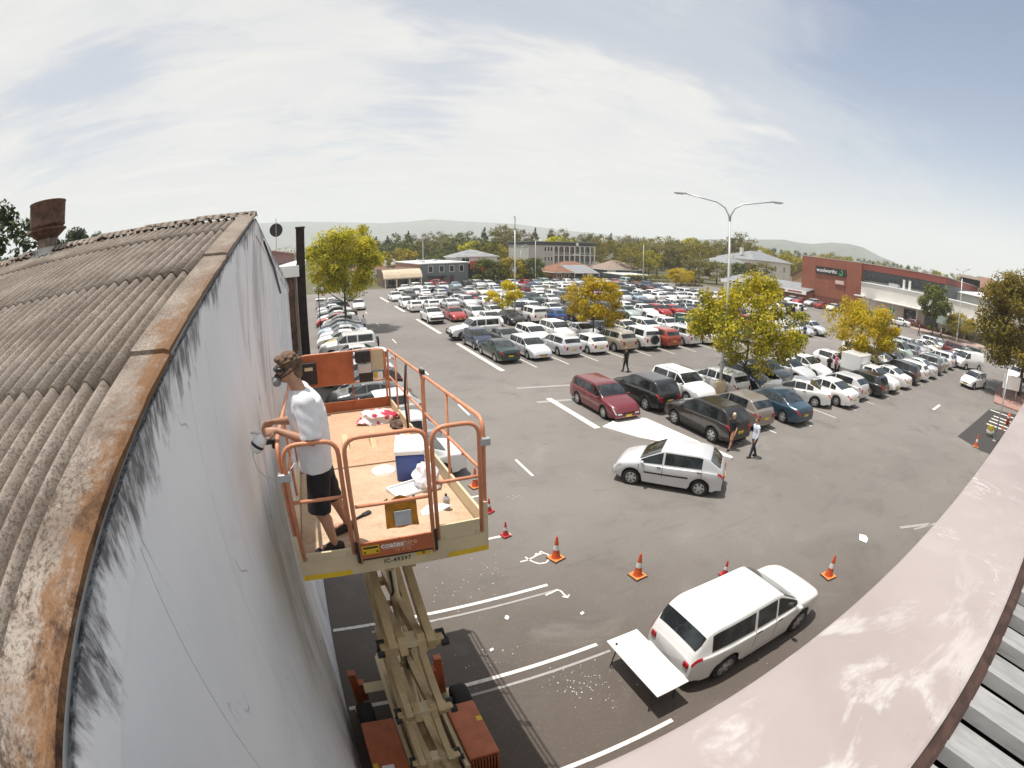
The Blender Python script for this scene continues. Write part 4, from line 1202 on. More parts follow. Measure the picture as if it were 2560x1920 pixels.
SPEC = {
    'sedan': dict(L=4.72, W=0.895, top=[(-2.36, .70), (-2.33, .98), (-1.78, 1.07), (-1.62, 1.10), (-.78, 1.40), (-.35, 1.455), (.25, 1.44), (1.12, 1.01), (1.5, .97), (2.05, .83), (2.3, .68), (2.36, .52)],
                  belt=[(-2.36, .66), (-2.3, .90), (-1.7, .99), (0, .95), (1.1, .935), (1.6, .88), (2.1, .74), (2.36, .46)], wb=(-1.34, 1.42), wr=.325, tum=.34,
                  ws=(.30, 1.08), rw=(-1.60, -.82), sw=[(-.62, .05), (.11, .98)], qw=(-1.12, -.70)),
    'hatch': dict(L=4.05, W=0.86, top=[(-2.02, .72), (-2.0, 1.0), (-1.86, 1.12), (-1.42, 1.42), (-1.1, 1.49), (.1, 1.49), (.25, 1.47), (1.12, 1.04), (1.35, .99), (1.8, .84), (1.97, .70), (2.02, .52)],
                  belt=[(-2.02, .68), (-1.98, .92), (-1.4, 1.0), (0, .95), (1.1, .93), (1.5, .86), (1.85, .74), (2.02, .46)], wb=(-1.22, 1.30), wr=.31, tum=.30,
                  ws=(.30, 1.09), rw=(-1.88, -1.47), sw=[(-1.22, .14), (.22, 1.0)], qw=None),
    'wagon': dict(L=4.70, W=0.885, top=[(-2.35, .72), (-2.33, 1.0), (-2.24, 1.08), (-1.98, 1.42), (-1.72, 1.50), (.1, 1.50), (.28, 1.47), (1.14, 1.02), (1.45, .98), (2.05, .84), (2.29, .70), (2.35, .52)],
                  belt=[(-2.35, .68), (-2.3, .94), (-1.7, 1.0), (0, .96), (1.1, .94), (1.6, .88), (2.1, .75), (2.35, .46)], wb=(-1.30, 1.33), wr=.325, tum=.30,
                  ws=(.32, 1.10), rw=(-2.24, -2.0), sw=[(-.55, .10), (.17, 1.0)], qw=(-1.86, -.64)),
    'tallwagon': dict(L=4.46, W=0.875, top=[(-2.23, .78), (-2.21, 1.08), (-2.13, 1.16), (-1.90, 1.52), (-1.66, 1.60), (.12, 1.60), (.30, 1.57), (1.06, 1.10), (1.35, 1.05), (1.95, .93), (2.17, .80), (2.23, .58)],
                  belt=[(-2.23, .74), (-2.18, 1.00), (-1.6, 1.06), (0, 1.01), (1.05, 1.0), (1.6, .95), (2.0, .84), (2.23, .52)], wb=(-1.24, 1.29), wr=.335, tum=.28, sill=.25,
                  ws=(.34, 1.02), rw=(-2.14, -1.92), sw=[(-.50, .14), (.20, .95)], qw=(-1.80, -.58)),
    'suv': dict(L=4.60, W=0.925, top=[(-2.30, .80), (-2.28, 1.10), (-2.20, 1.20), (-1.90, 1.58), (-1.6, 1.68), (.05, 1.68), (.22, 1.65), (1.08, 1.17), (1.4, 1.12), (2.0, 1.0), (2.24, .84), (2.30, .62)],
                belt=[(-2.30, .76), (-2.26, 1.05), (-1.6, 1.14), (0, 1.08), (1.0, 1.06), (1.6, 1.02), (2.05, .90), (2.30, .56)], wb=(-1.32, 1.35), wr=.36, tum=.32, sill=.30,
                ws=(.26, 1.04), rw=(-2.20, -1.94), sw=[(-.55, .08), (.15, .95)], qw=(-1.75, -.64)),
    'fourwd': dict(L=4.75, W=0.94, top=[(-2.37, .90), (-2.36, 1.25), (-2.30, 1.36), (-2.20, 1.80), (-2.0, 1.88), (.15, 1.88), (.34, 1.84), (.92, 1.30), (1.1, 1.22), (2.1, 1.10), (2.31, .98), (2.37, .72)],
                   belt=[(-2.37, .86), (-2.34, 1.20), (-1.6, 1.25), (0, 1.22), (.9, 1.20), (1.6, 1.12), (2.15, 1.02), (2.37, .66)], wb=(-1.38, 1.42), wr=.395, tum=.20, sill=.38,
                   ws=(.36, .90), rw=(-2.31, -2.20), sw=[(-.72, .02), (.12, .86)], qw=(-2.0, -.84)),
    'ute': dict(L=5.10, W=0.90, top=[(-2.55, .80), (-2.54, .98), (-2.40, 1.00), (-.90, 1.00), (-.84, 1.06), (-.62, 1.50), (-.4, 1.60), (.35, 1.60), (.5, 1.57), (1.22, 1.12), (1.5, 1.08), (2.25, .98), (2.49, .84), (2.55, .60)],
                belt=[(-2.55, .76), (-2.5, .96), (-.9, .985), (0, 1.03), (1.2, 1.03), (1.8, .98), (2.3, .88), (2.55, .54)], wb=(-1.50, 1.48), wr=.36, tum=.28, sill=.32,
                ws=(.54, 1.18), rw=(-.80, -.60), sw=[(-.44, .28), (.36, 1.06)], qw=None, bed=(-2.42, -.98)),
    'van': dict(L=4.85, W=0.90, top=[(-2.42, .90), (-2.41, 1.5), (-2.32, 1.88), (-2.2, 1.96), (1.0, 1.97), (1.2, 1.92), (1.95, 1.20), (2.15, 1.10), (2.36, .92), (2.42, .64)],
                belt=[(-2.42, .84), (-2.38, 1.22), (-1.5, 1.25), (1.0, 1.22), (1.9, 1.12), (2.2, .98), (2.42, .56)], wb=(-1.30, 1.36), wr=.33, tum=.16, sill=.26,
                ws=(1.22, 1.92), rw=(-2.38, -2.30), sw=[(.66, 1.70)], qw=(-2.0, -.9), mid=(-.78, .46)),
}
def car_fns(P):
    L_, W = P['L'], P['W']
    top = smooth_interp(P['top'], .09)
    belt_ = smooth_interp(P['belt'], .14)
    sill = P.get('sill', .22)
    def Wx(x):
        u = abs(x) / (L_ / 2)
        k = max(0.0, (u - .60) / .40)
        return W * (1 - .17 * k ** 2.4)
    def low(x):
        z = sill + (.06 if abs(x) > L_ / 2 - .25 else 0)
        for xw in P['wb']:
            ra = P['wr'] + .065
            dx = abs(x - xw)
            if dx < ra:
                z = max(z, P['wr'] + math.sqrt(ra * ra - dx * dx) * 1.0)
        return z
    def ring(x):
        T = top(x); b = min(belt_(x), T - .012); w = Wx(x); zl = low(x)
        h = T - b
        s = min(1.0, max(0.0, (h - .05) / .25)); s = s * s * (3 - 2 * s)
        y4 = w * .93 - (s * P['tum'] * h * .86 + (1 - s) * .10 * w)
        y5 = s * (y4 - .115) + (1 - s) * w * .52
        mid = max(.5 * (sill + b), zl + .03)
        return [(w * .95, zl), (w * 1.0, min(mid, b - .10) if zl < b - .14 else zl + .02), (w * .985, max(b - .075, zl + .04)), (w * .935, b),
                (y4, b + h * (.86 * s + .55 * (1 - s))), (y5, b + h * (.975 * s + .88 * (1 - s))), (0.0, T)]
    def S(x, t):
        C = ring(x)
        i = min(5, int(t)); f = t - i
        def g(k):
            return C[max(0, min(6, k))] if k <= 6 else (-C[12 - k][0], C[12 - k][1])
        p0, p1, p2, p3 = g(i - 1), g(i), g(i + 1), g(i + 2)
        if i == 5:
            p3 = (-C[5][0], C[5][1])
        tens = .5 if i not in (3,) else .25
        out = []
        for q in (0, 1):
            m1 = (p2[q] - p0[q]) * tens; m2 = (p3[q] - p1[q]) * tens
            f2, f3 = f * f, f * f * f
            out.append((2 * f3 - 3 * f2 + 1) * p1[q] + (f3 - 2 * f2 + f) * m1 + (-2 * f3 + 3 * f2) * p2[q] + (f3 - f2) * m2)
        return Vector((x, out[0], out[1]))
    return S, low, Wx, top, belt_
def patch(S, xa, xb, ta, tb, nx, nt_, off, side=1, full=False, taper=None):
    """piece of the car's skin between two stations, lifted by off"""
    vs, fs = [], []
    cols = []
    for i in range(nx + 1):
        x = xa + (xb - xa) * i / nx
        row = []
        ts = [ta + (tb - ta) * j / nt_ for j in range(nt_ + 1)]
        for t in ts:
            p = S(x, t)
            e = .01
            dx = S(x + e, t) - S(x - e, t)
            t2 = min(6, t + .02); t1 = max(0, t - .02)
            dt = S(x, t2) - S(x, t1)
            n = dt.cross(dx)
            n = n.normalized() if n.length > 1e-9 else Vector((0, 0, 1))
            if n.dot(Vector((0, p.y * .6, p.z - .5))) < 0:
                n = -n
            p = p + n * off
            row.append(p)
        if full:
            row = row + [Vector((p.x, -p.y, p.z)) for p in reversed(row[:-1])]
        cols.append(row)
    w = len(cols[0])
    for r_ in cols:
        for p in r_:
            vs.append((p.x, p.y * (1 if full else side), p.z))
    for i in range(nx):
        for j in range(w - 1):
            f = (i * w + j, i * w + j + 1, (i + 1) * w + j + 1, (i + 1) * w + j)
            fs.append(f if (full or side > 0) == True and full else (f if side > 0 else tuple(reversed(f))))
    return vs, fs

CARMESH = {}
def wheel_meshes(r, w=.20):
    key = ('wheel', r)
    if key in CARMESH:
        return CARMESH[key]
    M = Matrix.Rotation(PI / 2, 4, 'X')
    m = MB()
    m.lathe([(r * .62, -w / 2), (r * .90, -w / 2), (r * .985, -w * .40), (r, -w * .2), (r, w * .2), (r * .985, w * .40), (r * .90, w / 2), (r * .62, w / 2), (r * .60, w * .30), (.001, w * .28)], 20, (0, 0, 0), M)
    tyre = m.mesh('tyre', TYRE)
    m = MB()
    m.lathe([(r * .61, w * .5), (r * .66, w * .52), (r * .64, w * .36), (r * .56, w * .34)], 20, (0, 0, 0), M)
    m.lathe([(.001, w * .50), (r * .14, w * .49), (r * .16, w * .40)], 10, (0, 0, 0), M)
    for k in range(6):
        a = 2 * PI * k / 6
        ca, sa = math.cos(a), math.sin(a)
        def pt(rr, tt, yy):
            return (rr * ca - tt * sa, -yy, rr * sa + tt * ca)
        vs = [pt(r * .10, -.032, w * .47), pt(r * .10, .032, w * .47), pt(r * .62, .048, w * .44), pt(r * .62, -.048, w * .44),
              pt(r * .10, -.032, w * .33), pt(r * .10, .032, w * .33), pt(r * .62, .048, w * .33), pt(r * .62, -.048, w * .33)]
        m.add(vs, [(0, 1, 2, 3), (0, 3, 7, 4), (1, 5, 6, 2)])
    rim = m.mesh('rim', RIM)
    m = MB()
    m.lathe([(r * .62, -w / 2), (r * .92, -w / 2), (r, -w * .3), (r, w * .3), (r * .92, w / 2), (r * .66, w / 2)], 14, (0, 0, 0), M, mi=0)
    m.lathe([(r * .67, w * .49), (r * .5, w * .40), (.001, w * .44)], 14, (0, 0, 0), M, mi=1)
    far = m.mesh('wheel', [TYRE, RIM])
    CARMESH[key] = (tyre, rim, far)
    return CARMESH[key]

def car_meshes(kind):
    if kind in CARMESH:
        return CARMESH[kind]
    P = SPEC[kind]
    S, low, Wx, top, belt = car_fns(P)
    Lh = P['L'] / 2
    out = {}
    xs = set(np.linspace(-Lh, Lh, 40).tolist())
    for xw in P['wb']:
        ra = P['wr'] + .065
        for k in range(13):
            xs.add(xw + ra * math.cos(PI * k / 12) * .999)
    for e in (.02, .05, .10, .16):
        xs.add(Lh - e); xs.add(-Lh + e)
    xs = sorted(xs)
    xs = [x for i, x in enumerate(xs) if i == 0 or x - xs[i - 1] > .012]
    ts = [0, .5, 1, 1.5, 2, 2.34, 2.67, 3, 3.33, 3.67, 4, 4.33, 4.67, 5, 5.34, 5.67, 6]
    for nm, ts_ in (('body', ts), ('body_far', [0, 1, 2, 3, 4, 5, 6])):
        xx = xs if nm == 'body' else [x for i, x in enumerate(xs) if i % 2 == 0 or i == len(xs) - 1]
        m = MB(); vs = []
        for x in xx:
            e = (Lh - abs(x))
            row = [S(x, t) for t in ts_]
            row = row + [Vector((p.x, -p.y, p.z)) for p in reversed(row[:-1])]
            vs += row
        w = 2 * len(ts_) - 1
        fs = [(i * w + j, i * w + j + 1, (i + 1) * w + j + 1, (i + 1) * w + j) for i in range(len(xx) - 1) for j in range(w - 1)]
        m.add(vs, fs, smooth=True)
        for i, sgn in ((0, 1), (len(xx) - 1, -1)):
            ringv = vs[i * w:(i + 1) * w]
            c = Vector((ringv[0].x - sgn * .025, 0, .5 * (ringv[0].z + ringv[w // 2].z)))
            m.add(ringv + [c], [((j, w, j + 1) if sgn > 0 else (j, j + 1, w)) for j in range(w - 1)] + [((w - 1, w, 0) if sgn > 0 else (0, w, w - 1))], smooth=False)
        me = m.mesh(kind + '_' + nm, PAINT['white'])
        out[nm] = me
    # glass
    def pm_(nm, args, mat=GLASS, **kw):
        m = MB(); m.add(*patch(S, *args, **kw), smooth=True)
        out[nm] = m.mesh(nm, mat)
    a, b = P['ws']
    pm_('windscreen', (a + .03, b - .03, 4.25, 6, 6, 6, .006), full=True)
    a, b = P['rw']
    pm_('rear_window', (a + .01, b - .02, 4.35, 6, 4, 6, .008), full=True)
    for side, sn in ((1, 'l'), (-1, 'r')):
        k = 0
        for (xa, xb) in P['sw']:
            pm_('sw%d%s' % (k, sn), (xa, xb, 3.14, 3.90, 8, 3, .006, side)); k += 1
        if P['qw']:
            pm_('sw%d%s' % (k, sn), (*P['qw'], 3.14, 3.88, 8, 3, .006, side)); k += 1
        if P.get('mid'):
            pm_('sw%d%s' % (k, sn), (*P['mid'], 3.14, 3.88, 8, 3, .006, side)); k += 1
        out['nsw'] = k
        # lights wrap round the corners
        pm_('hl' + sn, (Lh - .30, Lh - .015, 2.15, 2.95, 5, 3, .010, side), mat=LENS)
        pm_('tl' + sn, (-Lh + .015, -Lh + .22, 2.05, 2.98, 4, 3, .010, side), mat=REDL)
        # strip along the doors, wheel arch lips
        pm_('strip' + sn, (P['wb'][0] + P['wr'] + .14, P['wb'][1] - P['wr'] - .14, 1.05, 1.22, 8, 1, .012, side), mat=TRIM)
        for q, xd in enumerate((P['sw'][0][0] - .03, P['sw'][-1][0] - .04, P['ws'][1] - .03)):
            pm_('seam%d%s' % (q, sn), (xd, xd + .013, .75, 2.98, 1, 8, .004, side), mat=UNDER)
        pm_('skirt' + sn, (P['wb'][0] + P['wr'] + .10, P['wb'][1] - P['wr'] - .10, 0.02, 0.34, 8, 1, .008, side), mat=TRIM)
    ze = S(Lh - .01, 2)
    wf = Wx(Lh) * .95
    zb = belt(Lh - .05)
    zr = belt(-Lh + .05)
    # face and tail pieces
    m = MB(); m.rbox((Lh + .012, 0, zb * .86), (.05, wf * .95, zb * .15), .012); out['grille'] = m.mesh('grille', TRIM)
    m = MB(); m.rbox((Lh - .03, 0, P.get('sill', .22) + .13), (.14, wf * 1.9, .13), .03); out['bumper_f'] = m.mesh('bumper', TRIM)
    m = MB(); m.rbox((-Lh + .03, 0, P.get('sill', .22) + .15), (.14, wf * 1.9, .15), .03); out['bumper_r'] = m.mesh('bumper', TRIM)
    for sgn, nm in ((1, 'l'), (-1, 'r')):
        m = MB(); m.rbox((Lh + .002, sgn * wf * .74, zb * .90), (.05, wf * .36, zb * .14), .02); out['hf' + nm] = m.mesh('headlight', LENS)
        hh = zr * (.30 if kind in ('wagon', 'suv', 'fourwd', 'van', 'hatch') else .17)
        m = MB(); m.rbox((-Lh - .002, sgn * wf * .82, zr * .84), (.05, wf * .24, hh), .02); out['tf' + nm] = m.mesh('taillight', REDL)
        m = MB(); m.rbox((P['ws'][1] - .16, sgn * (P['W'] + .06), belt(P['ws'][1] - .2) + .05), (.11, .17, .12), .035); out['mi' + nm] = m.mesh('mirror', PAINT['white'])
        for q, xd in enumerate((P['sw'][-1][0] + .10, P['sw'][0][0] + .08)):
            p = S(xd, 2.25); m = MB(); m.rbox((p.x, sgn * (p.y + .012), p.z - .02), (.16, .025, .03), .008)
            out['dh%d%s' % (q, nm)] = m.mesh('door_handle', TRIM)
    m = MB(); m.rbox((Lh + .045, 0, P.get('sill', .22) + .16), (.02, .37, .11), .004); out['plate_f'] = m.mesh('number_plate', PLATE_Y)
    m = MB(); m.rbox((-Lh - .045, 0, zr * .72), (.02, .37, .11), .004); out['plate_r'] = m.mesh('number_plate', PLATE_Y)
    m = MB(); m.bbox(-Lh + .10, Lh - .10, -P['W'] * .70, P['W'] * .70, .20, .62)
    m.bbox(P['wb'][0] + P['wr'] + .08, P['wb'][1] - P['wr'] - .08, -P['W'] * .92, P['W'] * .92, .20, .50)
    out['under'] = m.mesh('underbody', UNDER)
    for sgn, nm in ((1, 'l'), (-1, 'r')):
        m = MB()
        p1, p2 = S(P['sw'][0][0] - .5, 4.6), S(P['ws'][0] - .15, 4.6)
        m.tube([(p1.x, sgn * p1.y * .98, p1.z + .01), (p1.x + .08, sgn * p1.y * .98, p1.z + .06), (p2.x - .08, sgn * p2.y * .98, p2.z + .06), (p2.x, sgn * p2.y * .98, p2.z + .01)], .016, 6)
        out['rails' + nm] = m.mesh('roof_rail', TRIM)
    if P.get('bed'):
        a, b = P['bed']
        m = MB(); m.bbox(a, b, -P['W'] * .74, P['W'] * .74, top(-1.6) + .002, top(-1.6) + .012); out['bed'] = m.mesh('tray', TRIM)
    CARMESH[kind] = out
    return out

def paintpart(o, mat):
    o.material_slots[0].link = 'OBJECT'
    o.material_slots[0].material = mat

CARN = {'tallwagon': 'station_wagon', 'sedan': 'sedan', 'hatch': 'hatchback', 'wagon': 'station_wagon', 'suv': 'suv', 'fourwd': 'four_wheel_drive', 'ute': 'utility_truck', 'van': 'van'}
CARW = {'tallwagon': 'station wagon', 'sedan': 'sedan', 'hatch': 'hatchback', 'wagon': 'station wagon', 'suv': 'SUV', 'fourwd': 'boxy four wheel drive', 'ute': 'ute', 'van': 'van'}
CARPROTO = {}
def car_proto(kind, color, lod, extra=()):
    """a thing and its parts, built once for each look; further cars are copies of it"""
    key = (kind, color, lod, tuple(extra))
    if key in CARPROTO:
        return copy_tree(CARPROTO[key])
    M = car_meshes(kind); P = SPEC[kind]
    Lh = P['L'] / 2
    root = D.objects.new(CARN[kind], None); COL.objects.link(root); root.empty_display_size = .4
    pc = PAINT[color]
    b = link('body', M['body'] if lod == 0 else M['body_far'], root); paintpart(b, pc)
    link('windscreen', M['windscreen'], root)
    link('rear_window', M['rear_window'], root)
    for sn in 'lr':
        for k in range(M['nsw']):
            if ('panel' in extra and k > 0 and kind == 'van') or ('noqw' in extra and k == 2):
                continue
            link('side_window', M['sw%d%s' % (k, sn)], root)
        link('headlight', M['hf' + sn], root); link('taillight', M['tf' + sn], root)
    link('underbody', M['under'], root)
    if P.get('bed'):
        link('tray', M['bed'], root)
    if lod <= 1:
        link('grille', M['grille'], root)
        if 'noplate' not in extra:
            link('number_plate', M['plate_f'], root); link('number_plate', M['plate_r'], root)
        for sn in 'lr':
            mo = link('mirror', M['mi' + sn], root); paintpart(mo, pc)
    if lod == 0:
        for sn in 'lr':
            link('headlight_wrap', M['hl' + sn], root); link('taillight_wrap', M['tl' + sn], root)
            link('door_handle', M['dh0' + sn], root); link('door_handle', M['dh1' + sn], root)
            for q in range(3):
                link('door_seam', M['seam%d%s' % (q, sn)], root)
            if 'strip' in extra:
                link('door_strip', M['strip' + sn], root)
            if kind in ('suv', 'fourwd', 'ute'):
                link('side_skirt', M['skirt' + sn], root)
        if 'nobumper' not in extra:
            for q in ('bumper_f', 'bumper_r'):
                bo = link('bumper', M[q], root)
                if 'blackbumper' not in extra:
                    paintpart(bo, pc)
    if 'rails' in extra:
        link('roof_rail', M['railsl'], root); link('roof_rail', M['railsr'], root)
    tyre, rim, far = wheel_meshes(P['wr'])
    for xw in P['wb']:
        for sgn in (1, -1):
            rz = 0 if sgn < 0 else PI
            loc = (xw, sgn * (P['W'] - .115), P['wr'])
            if lod == 0:
                w_ = link('wheel', tyre, root, loc, rot=(0, 0, rz))
                link('rim', rim, w_)
            else:
                link('wheel', far, root, loc, rot=(0, 0, rz))
    if 'spare' in extra:
        w_ = link('spare_wheel', tyre, root, (-Lh - .12, -.1, 1.0), rot=(0, 0, -PI / 2))
    if 'bullbar' in extra:
        m = MB()
        m.tube([(Lh + .10, -.70, .55), (Lh + .12, -.72, .95), (Lh + .12, -.5, 1.02), (Lh + .12, .5, 1.02), (Lh + .12, .72, .95), (Lh + .10, .70, .55)], .035, 8)
        m.rbox((Lh + .08, 0, .62), (.16, 1.75, .24), .05)
        m.build('bull_bar', TRIM, root)
    if 'topper' in extra:
        m = MB(); m.rbox((-1.72, 0, 1.30), (1.62, 1.56, .62), .08)
        c_ = m.build('canopy', pc, root)
        g = MB(); g.bbox(-2.3, -1.2, -.787, -.781, 1.28, 1.52); g.build('window', GLASS, c_)
        g = MB(); g.bbox(-2.3, -1.2, .781, .787, 1.28, 1.52); g.build('window', GLASS, c_)
    if 'boxbody' in extra:
        m = MB(); m.rbox((-1.70, 0, 1.55), (1.9, 1.92, 1.25), .03)
        m.build('box_body', PAINT['white'], root)
    CARPROTO[key] = root
    return root
ALLCARS = []
def place_car(kind, color, x, y, deg, label=None, group=None, lod=1, extra=(), row=None):
    o = car_proto(kind, color, lod, extra)
    o.location = (x, y, 0.0 if lod else 0.0)
    o.rotation_euler = (0, 0, R(deg))
    tag(o, label, {'tallwagon': 'station wagon', 'sedan': 'sedan', 'hatch': 'hatchback', 'wagon': 'station wagon', 'suv': 'SUV', 'fourwd': 'SUV', 'ute': 'ute', 'van': 'van'}[kind], group)
    ALLCARS.append([o, kind, color, x, y, row, label])
    return o
# ------------------------------------------------------------------ trees
LEAF = {
    'gold': leafmat('golden_leaves', [(0.0, (0.14, 0.155, 0.014)), (0.25, (0.42, 0.37, 0.016)), (0.6, (0.72, 0.57, 0.018)), (1.0, (0.80, 0.58, 0.03))], 0.42),
    'lime': leafmat('yellow_green_leaves', [(0.0, (0.07, 0.095, 0.012)), (0.3, (0.24, 0.24, 0.018)), (0.6, (0.52, 0.44, 0.022)), (1.0, (0.68, 0.53, 0.03))], 0.42),
    'olive': leafmat('olive_leaves', [(0.0, (0.085, 0.093, 0.024)), (0.5, (0.178, 0.162, 0.037)), (1.0, (0.289, 0.221, 0.060))], 0.28),
    'rusty': leafmat('rusty_leaves', [(0.0, (0.075, 0.085, 0.014)), (0.5, (0.23, 0.20, 0.022)), (1.0, (0.40, 0.29, 0.03))], 0.32),
    'dark': leafmat('dark_green_leaves', [(0.0, (0.022, 0.036, 0.014)), (0.6, (0.048, 0.066, 0.022)), (1.0, (0.090, 0.102, 0.030))], 0.2),
    'mid': leafmat('mid_green_leaves', [(0.0, (0.056, 0.083, 0.022)), (0.5, (0.120, 0.144, 0.029)), (1.0, (0.240, 0.232, 0.040))], 0.28),
    'purple': leafmat('purple_leaves', [(0.0, (0.065, 0.023, 0.016)), (0.6, (0.130, 0.065, 0.019)), (1.0, (0.195, 0.111, 0.026))], 0.25),
}
BARK = pm('bark', (0.10, 0.075, 0.055), 0.95, var=0.35, scale=8, bmp=0.5)
BARK_P = pm('pale_bark', (0.28, 0.25, 0.21), 0.9, var=0.3, scale=5)

def crown_mesh(name, rnd, clumps, leaf, per, mat):
    """clumps: [(centre, radius xyz)] each filled with leaf-sized faces, denser towards its surface"""
    vs, fs = [], []
    for c, r in clumps:
        n = per if isinstance(per, int) else int(per(r))
        for _ in range(n):
            d = Vector((rnd.gauss(0, 1), rnd.gauss(0, 1), rnd.gauss(0, 1))).normalized()
            k = rnd.random() ** 0.45
            p = Vector(c) + Vector((d.x * r[0], d.y * r[1], d.z * r[2])) * k
            nrm = (d + Vector((rnd.gauss(0, .6), rnd.gauss(0, .6), rnd.gauss(0, .6) + .5))).normalized()
            u = nrm.orthogonal().normalized()
            a = rnd.uniform(0, 6.28)
            u = (u * math.cos(a) + nrm.cross(u) * math.sin(a))
            w = nrm.cross(u)
            s = leaf * rnd.uniform(.6, 1.3)
            o = len(vs)
            vs += [p - u * s * .5, p + w * s * .32 - u * s * .05, p + u * s * .6, p - w * s * .32 - u * s * .05]
            fs.append((o, o + 1, o + 2, o + 3))
    me = D.meshes.new(name)
    me.from_pydata([tuple(v) for v in vs], [], fs)
    me.materials.append(mat)
    return me

def limb_mesh(name, rnd, base_r, h, spread, nl, mat, lean=(0, 0)):
    m = MB()
    pts = [(0, 0, -.05)]
    for i in range(1, 7):
        f = i / 6
        pts.append((lean[0] * f + rnd.uniform(-.05, .05) * h * .1, lean[1] * f + rnd.uniform(-.05, .05) * h * .1, h * f))
    m.tube(pts, [base_r * (1.35 if i == 0 else 1) * (1 - .75 * i / 6) for i in range(7)], 9)
    for k in range(nl):
        i = rnd.randint(2, 5)
        p = Vector(pts[i]); a = 2 * PI * k / nl + rnd.uniform(-.4, .4)
        L_ = spread * rnd.uniform(.6, 1.0)
        e = p + Vector((math.cos(a) * L_, math.sin(a) * L_, h * rnd.uniform(.12, .32)))
        q = p.lerp(e, .5) + Vector((0, 0, -.05 * L_))
        r0 = base_r * (1 - .75 * i / 6) * .62
        m.tube([p, q, e], [r0, r0 * .6, r0 * .22], 6)
    return m.mesh(name, mat)

def tree_meshes(key, seed, h, cr, cz0, leafk, leaf, nclump, per, shape='round', trunk_r=.11, bark=None):
    rnd = random.Random(seed)
    clumps = []
    ch = h - cz0
    for i in range(nclump):
        while True:
            u = Vector((rnd.uniform(-1, 1), rnd.uniform(-1, 1), rnd.uniform(-1, 1)))
            if 0.12 < u.length < 1.0:
                break
        if u.length < .55:
            u = u.normalized() * rnd.uniform(.5, .92)
        zf = (u.z + 1) / 2
        if shape == 'cone':
            wr = (1 - zf) ** .8 * 1.05 + .08
        elif shape == 'vase':
            wr = .55 + .6 * math.sin(PI * min(1, zf * .9 + .12))
            wr *= (1 if zf < .75 else 1 - (zf - .75) * 1.7)
        elif shape == 'umbrella':
            wr = .3 + .8 * zf if zf < .85 else .8
        else:
            wr = math.sqrt(max(.05, 1 - (2 * zf - 1) ** 2 * .75))
        a = math.atan2(u.y, u.x); rr = math.hypot(u.x, u.y)
        rr = min(1, rr / max(.35, math.sqrt(max(.01, 1 - u.z * u.z))))
        p = (cr * wr * rr * math.cos(a), cr * wr * rr * math.sin(a), cz0 + ch * (0.06 + .88 * zf))
        s = cr * rnd.uniform(.17, .34)
        clumps.append((p, (s, s, s * rnd.uniform(.6, .95))))
    if shape == 'cone':
        clumps.append(((0, 0, h - .04 * h), (cr * .14, cr * .14, .07 * h)))
    crown = crown_mesh(key + '_crown', rnd, clumps, leaf, per, LEAF[leafk])
    trunk = limb_mesh(key + '_trunk', rnd, trunk_r, cz0 + ch * .62, cr * .7, 6, bark or BARK)
    return crown, trunk

def add_tree(name, meshes, loc, rz, sc, label, group=None, cat='tree', leafmat_=None):
    t = thing(name, label, cat, loc, rz, group)
    t.scale = sc if isinstance(sc, tuple) else (sc, sc, sc)
    c = link('crown', meshes[0], t)
    if leafmat_:
        paintpart(c, LEAF[leafmat_])
    link('trunk', meshes[1], t)
    return t
# car park trees, each its own shape
big = tree_meshes('road_tree', 21, 11.9, 3.9, 3.2, 'lime', .27, 104, 190, 'round', .16)
add_tree('roadside_tree', big, (3.5, 53.6, 0), 0, 1, 'tall yellow-green tree above the cars parked along the brick building')
t1 = tree_meshes('lot_tree_a', 31, 6.7, 2.55, 1.6, 'gold', .19, 56, 200, 'vase', .085)
add_tree('car_park_tree', t1, (23.3, 36.7, 0), 0.5, (1, 1, .9), 'golden tree with a pointed top in the row behind the silver SUV')
t2 = tree_meshes('lot_tree_b', 47, 7.4, 3.15, 1.7, 'lime', .20, 72, 200, 'vase', .11)
add_tree('car_park_tree', t2, (23.66, 19.36, 0), 1.0, 1, 'yellow-green tree beside the tall double lamp post')
t3 = tree_meshes('lot_tree_c', 52, 6.3, 3.3, 1.1, 'gold', .20, 66, 190, 'round', .1)
add_tree('car_park_tree', t3, (39.5, 19.2, 0), 2.0, (1, 1, 1), 'golden round tree rising behind the white box bodied ute')
t4 = tree_meshes('lot_tree_d', 63, 4.5, 1.9, 1.5, 'gold', .2, 30, 150, 'vase', .07)
add_tree('car_park_tree', t4, (21.0, 52.2, 0), 0.3, 1, 'small sparse golden tree left of the tall thin lamp post in the middle rows')
add_tree('car_park_tree', t3, (80.0, 88.0, 0), 0.7, (1.0, 1.0, .78), 'bright golden tree at the far edge by the long hedge')
add_tree('car_park_tree', t1, (63.5, 52.0, 0), 2.2, (.5, .5, .45), 'very small golden tree among dark cars left of the supermarket')
add_tree('car_park_tree', t1, (34.6, 84.0, 0), 1.2, (.42, .42, .36), 'small golden sapling deep among the far rows')
t5 = tree_meshes('annexe_tree', 77, 9.2, 3.3, 2.4, 'mid', .36, 64, 110, 'round', .13)
add_tree('annexe_tree', t5, (88.5, 27.3, 0), 0.2, 1, 'dark green and yellow tree in front of the white annexe')
add_tree('annexe_tree', t3, (91.5, 22.4, 0), 0.2, (.95, .95, .78), 'small golden-green tree right of the tree by the annexe', leafmat_='lime')
t6 = tree_meshes('right_tree', 88, 13.5, 6.0, 2.0, 'rusty', .30, 150, 260, 'round', .24)
add_tree('street_tree', t6, (53.0, 4.6, 0), 0.4, (1.02, 1.02, .88), 'huge rusty green tree at the right edge above the footpath')
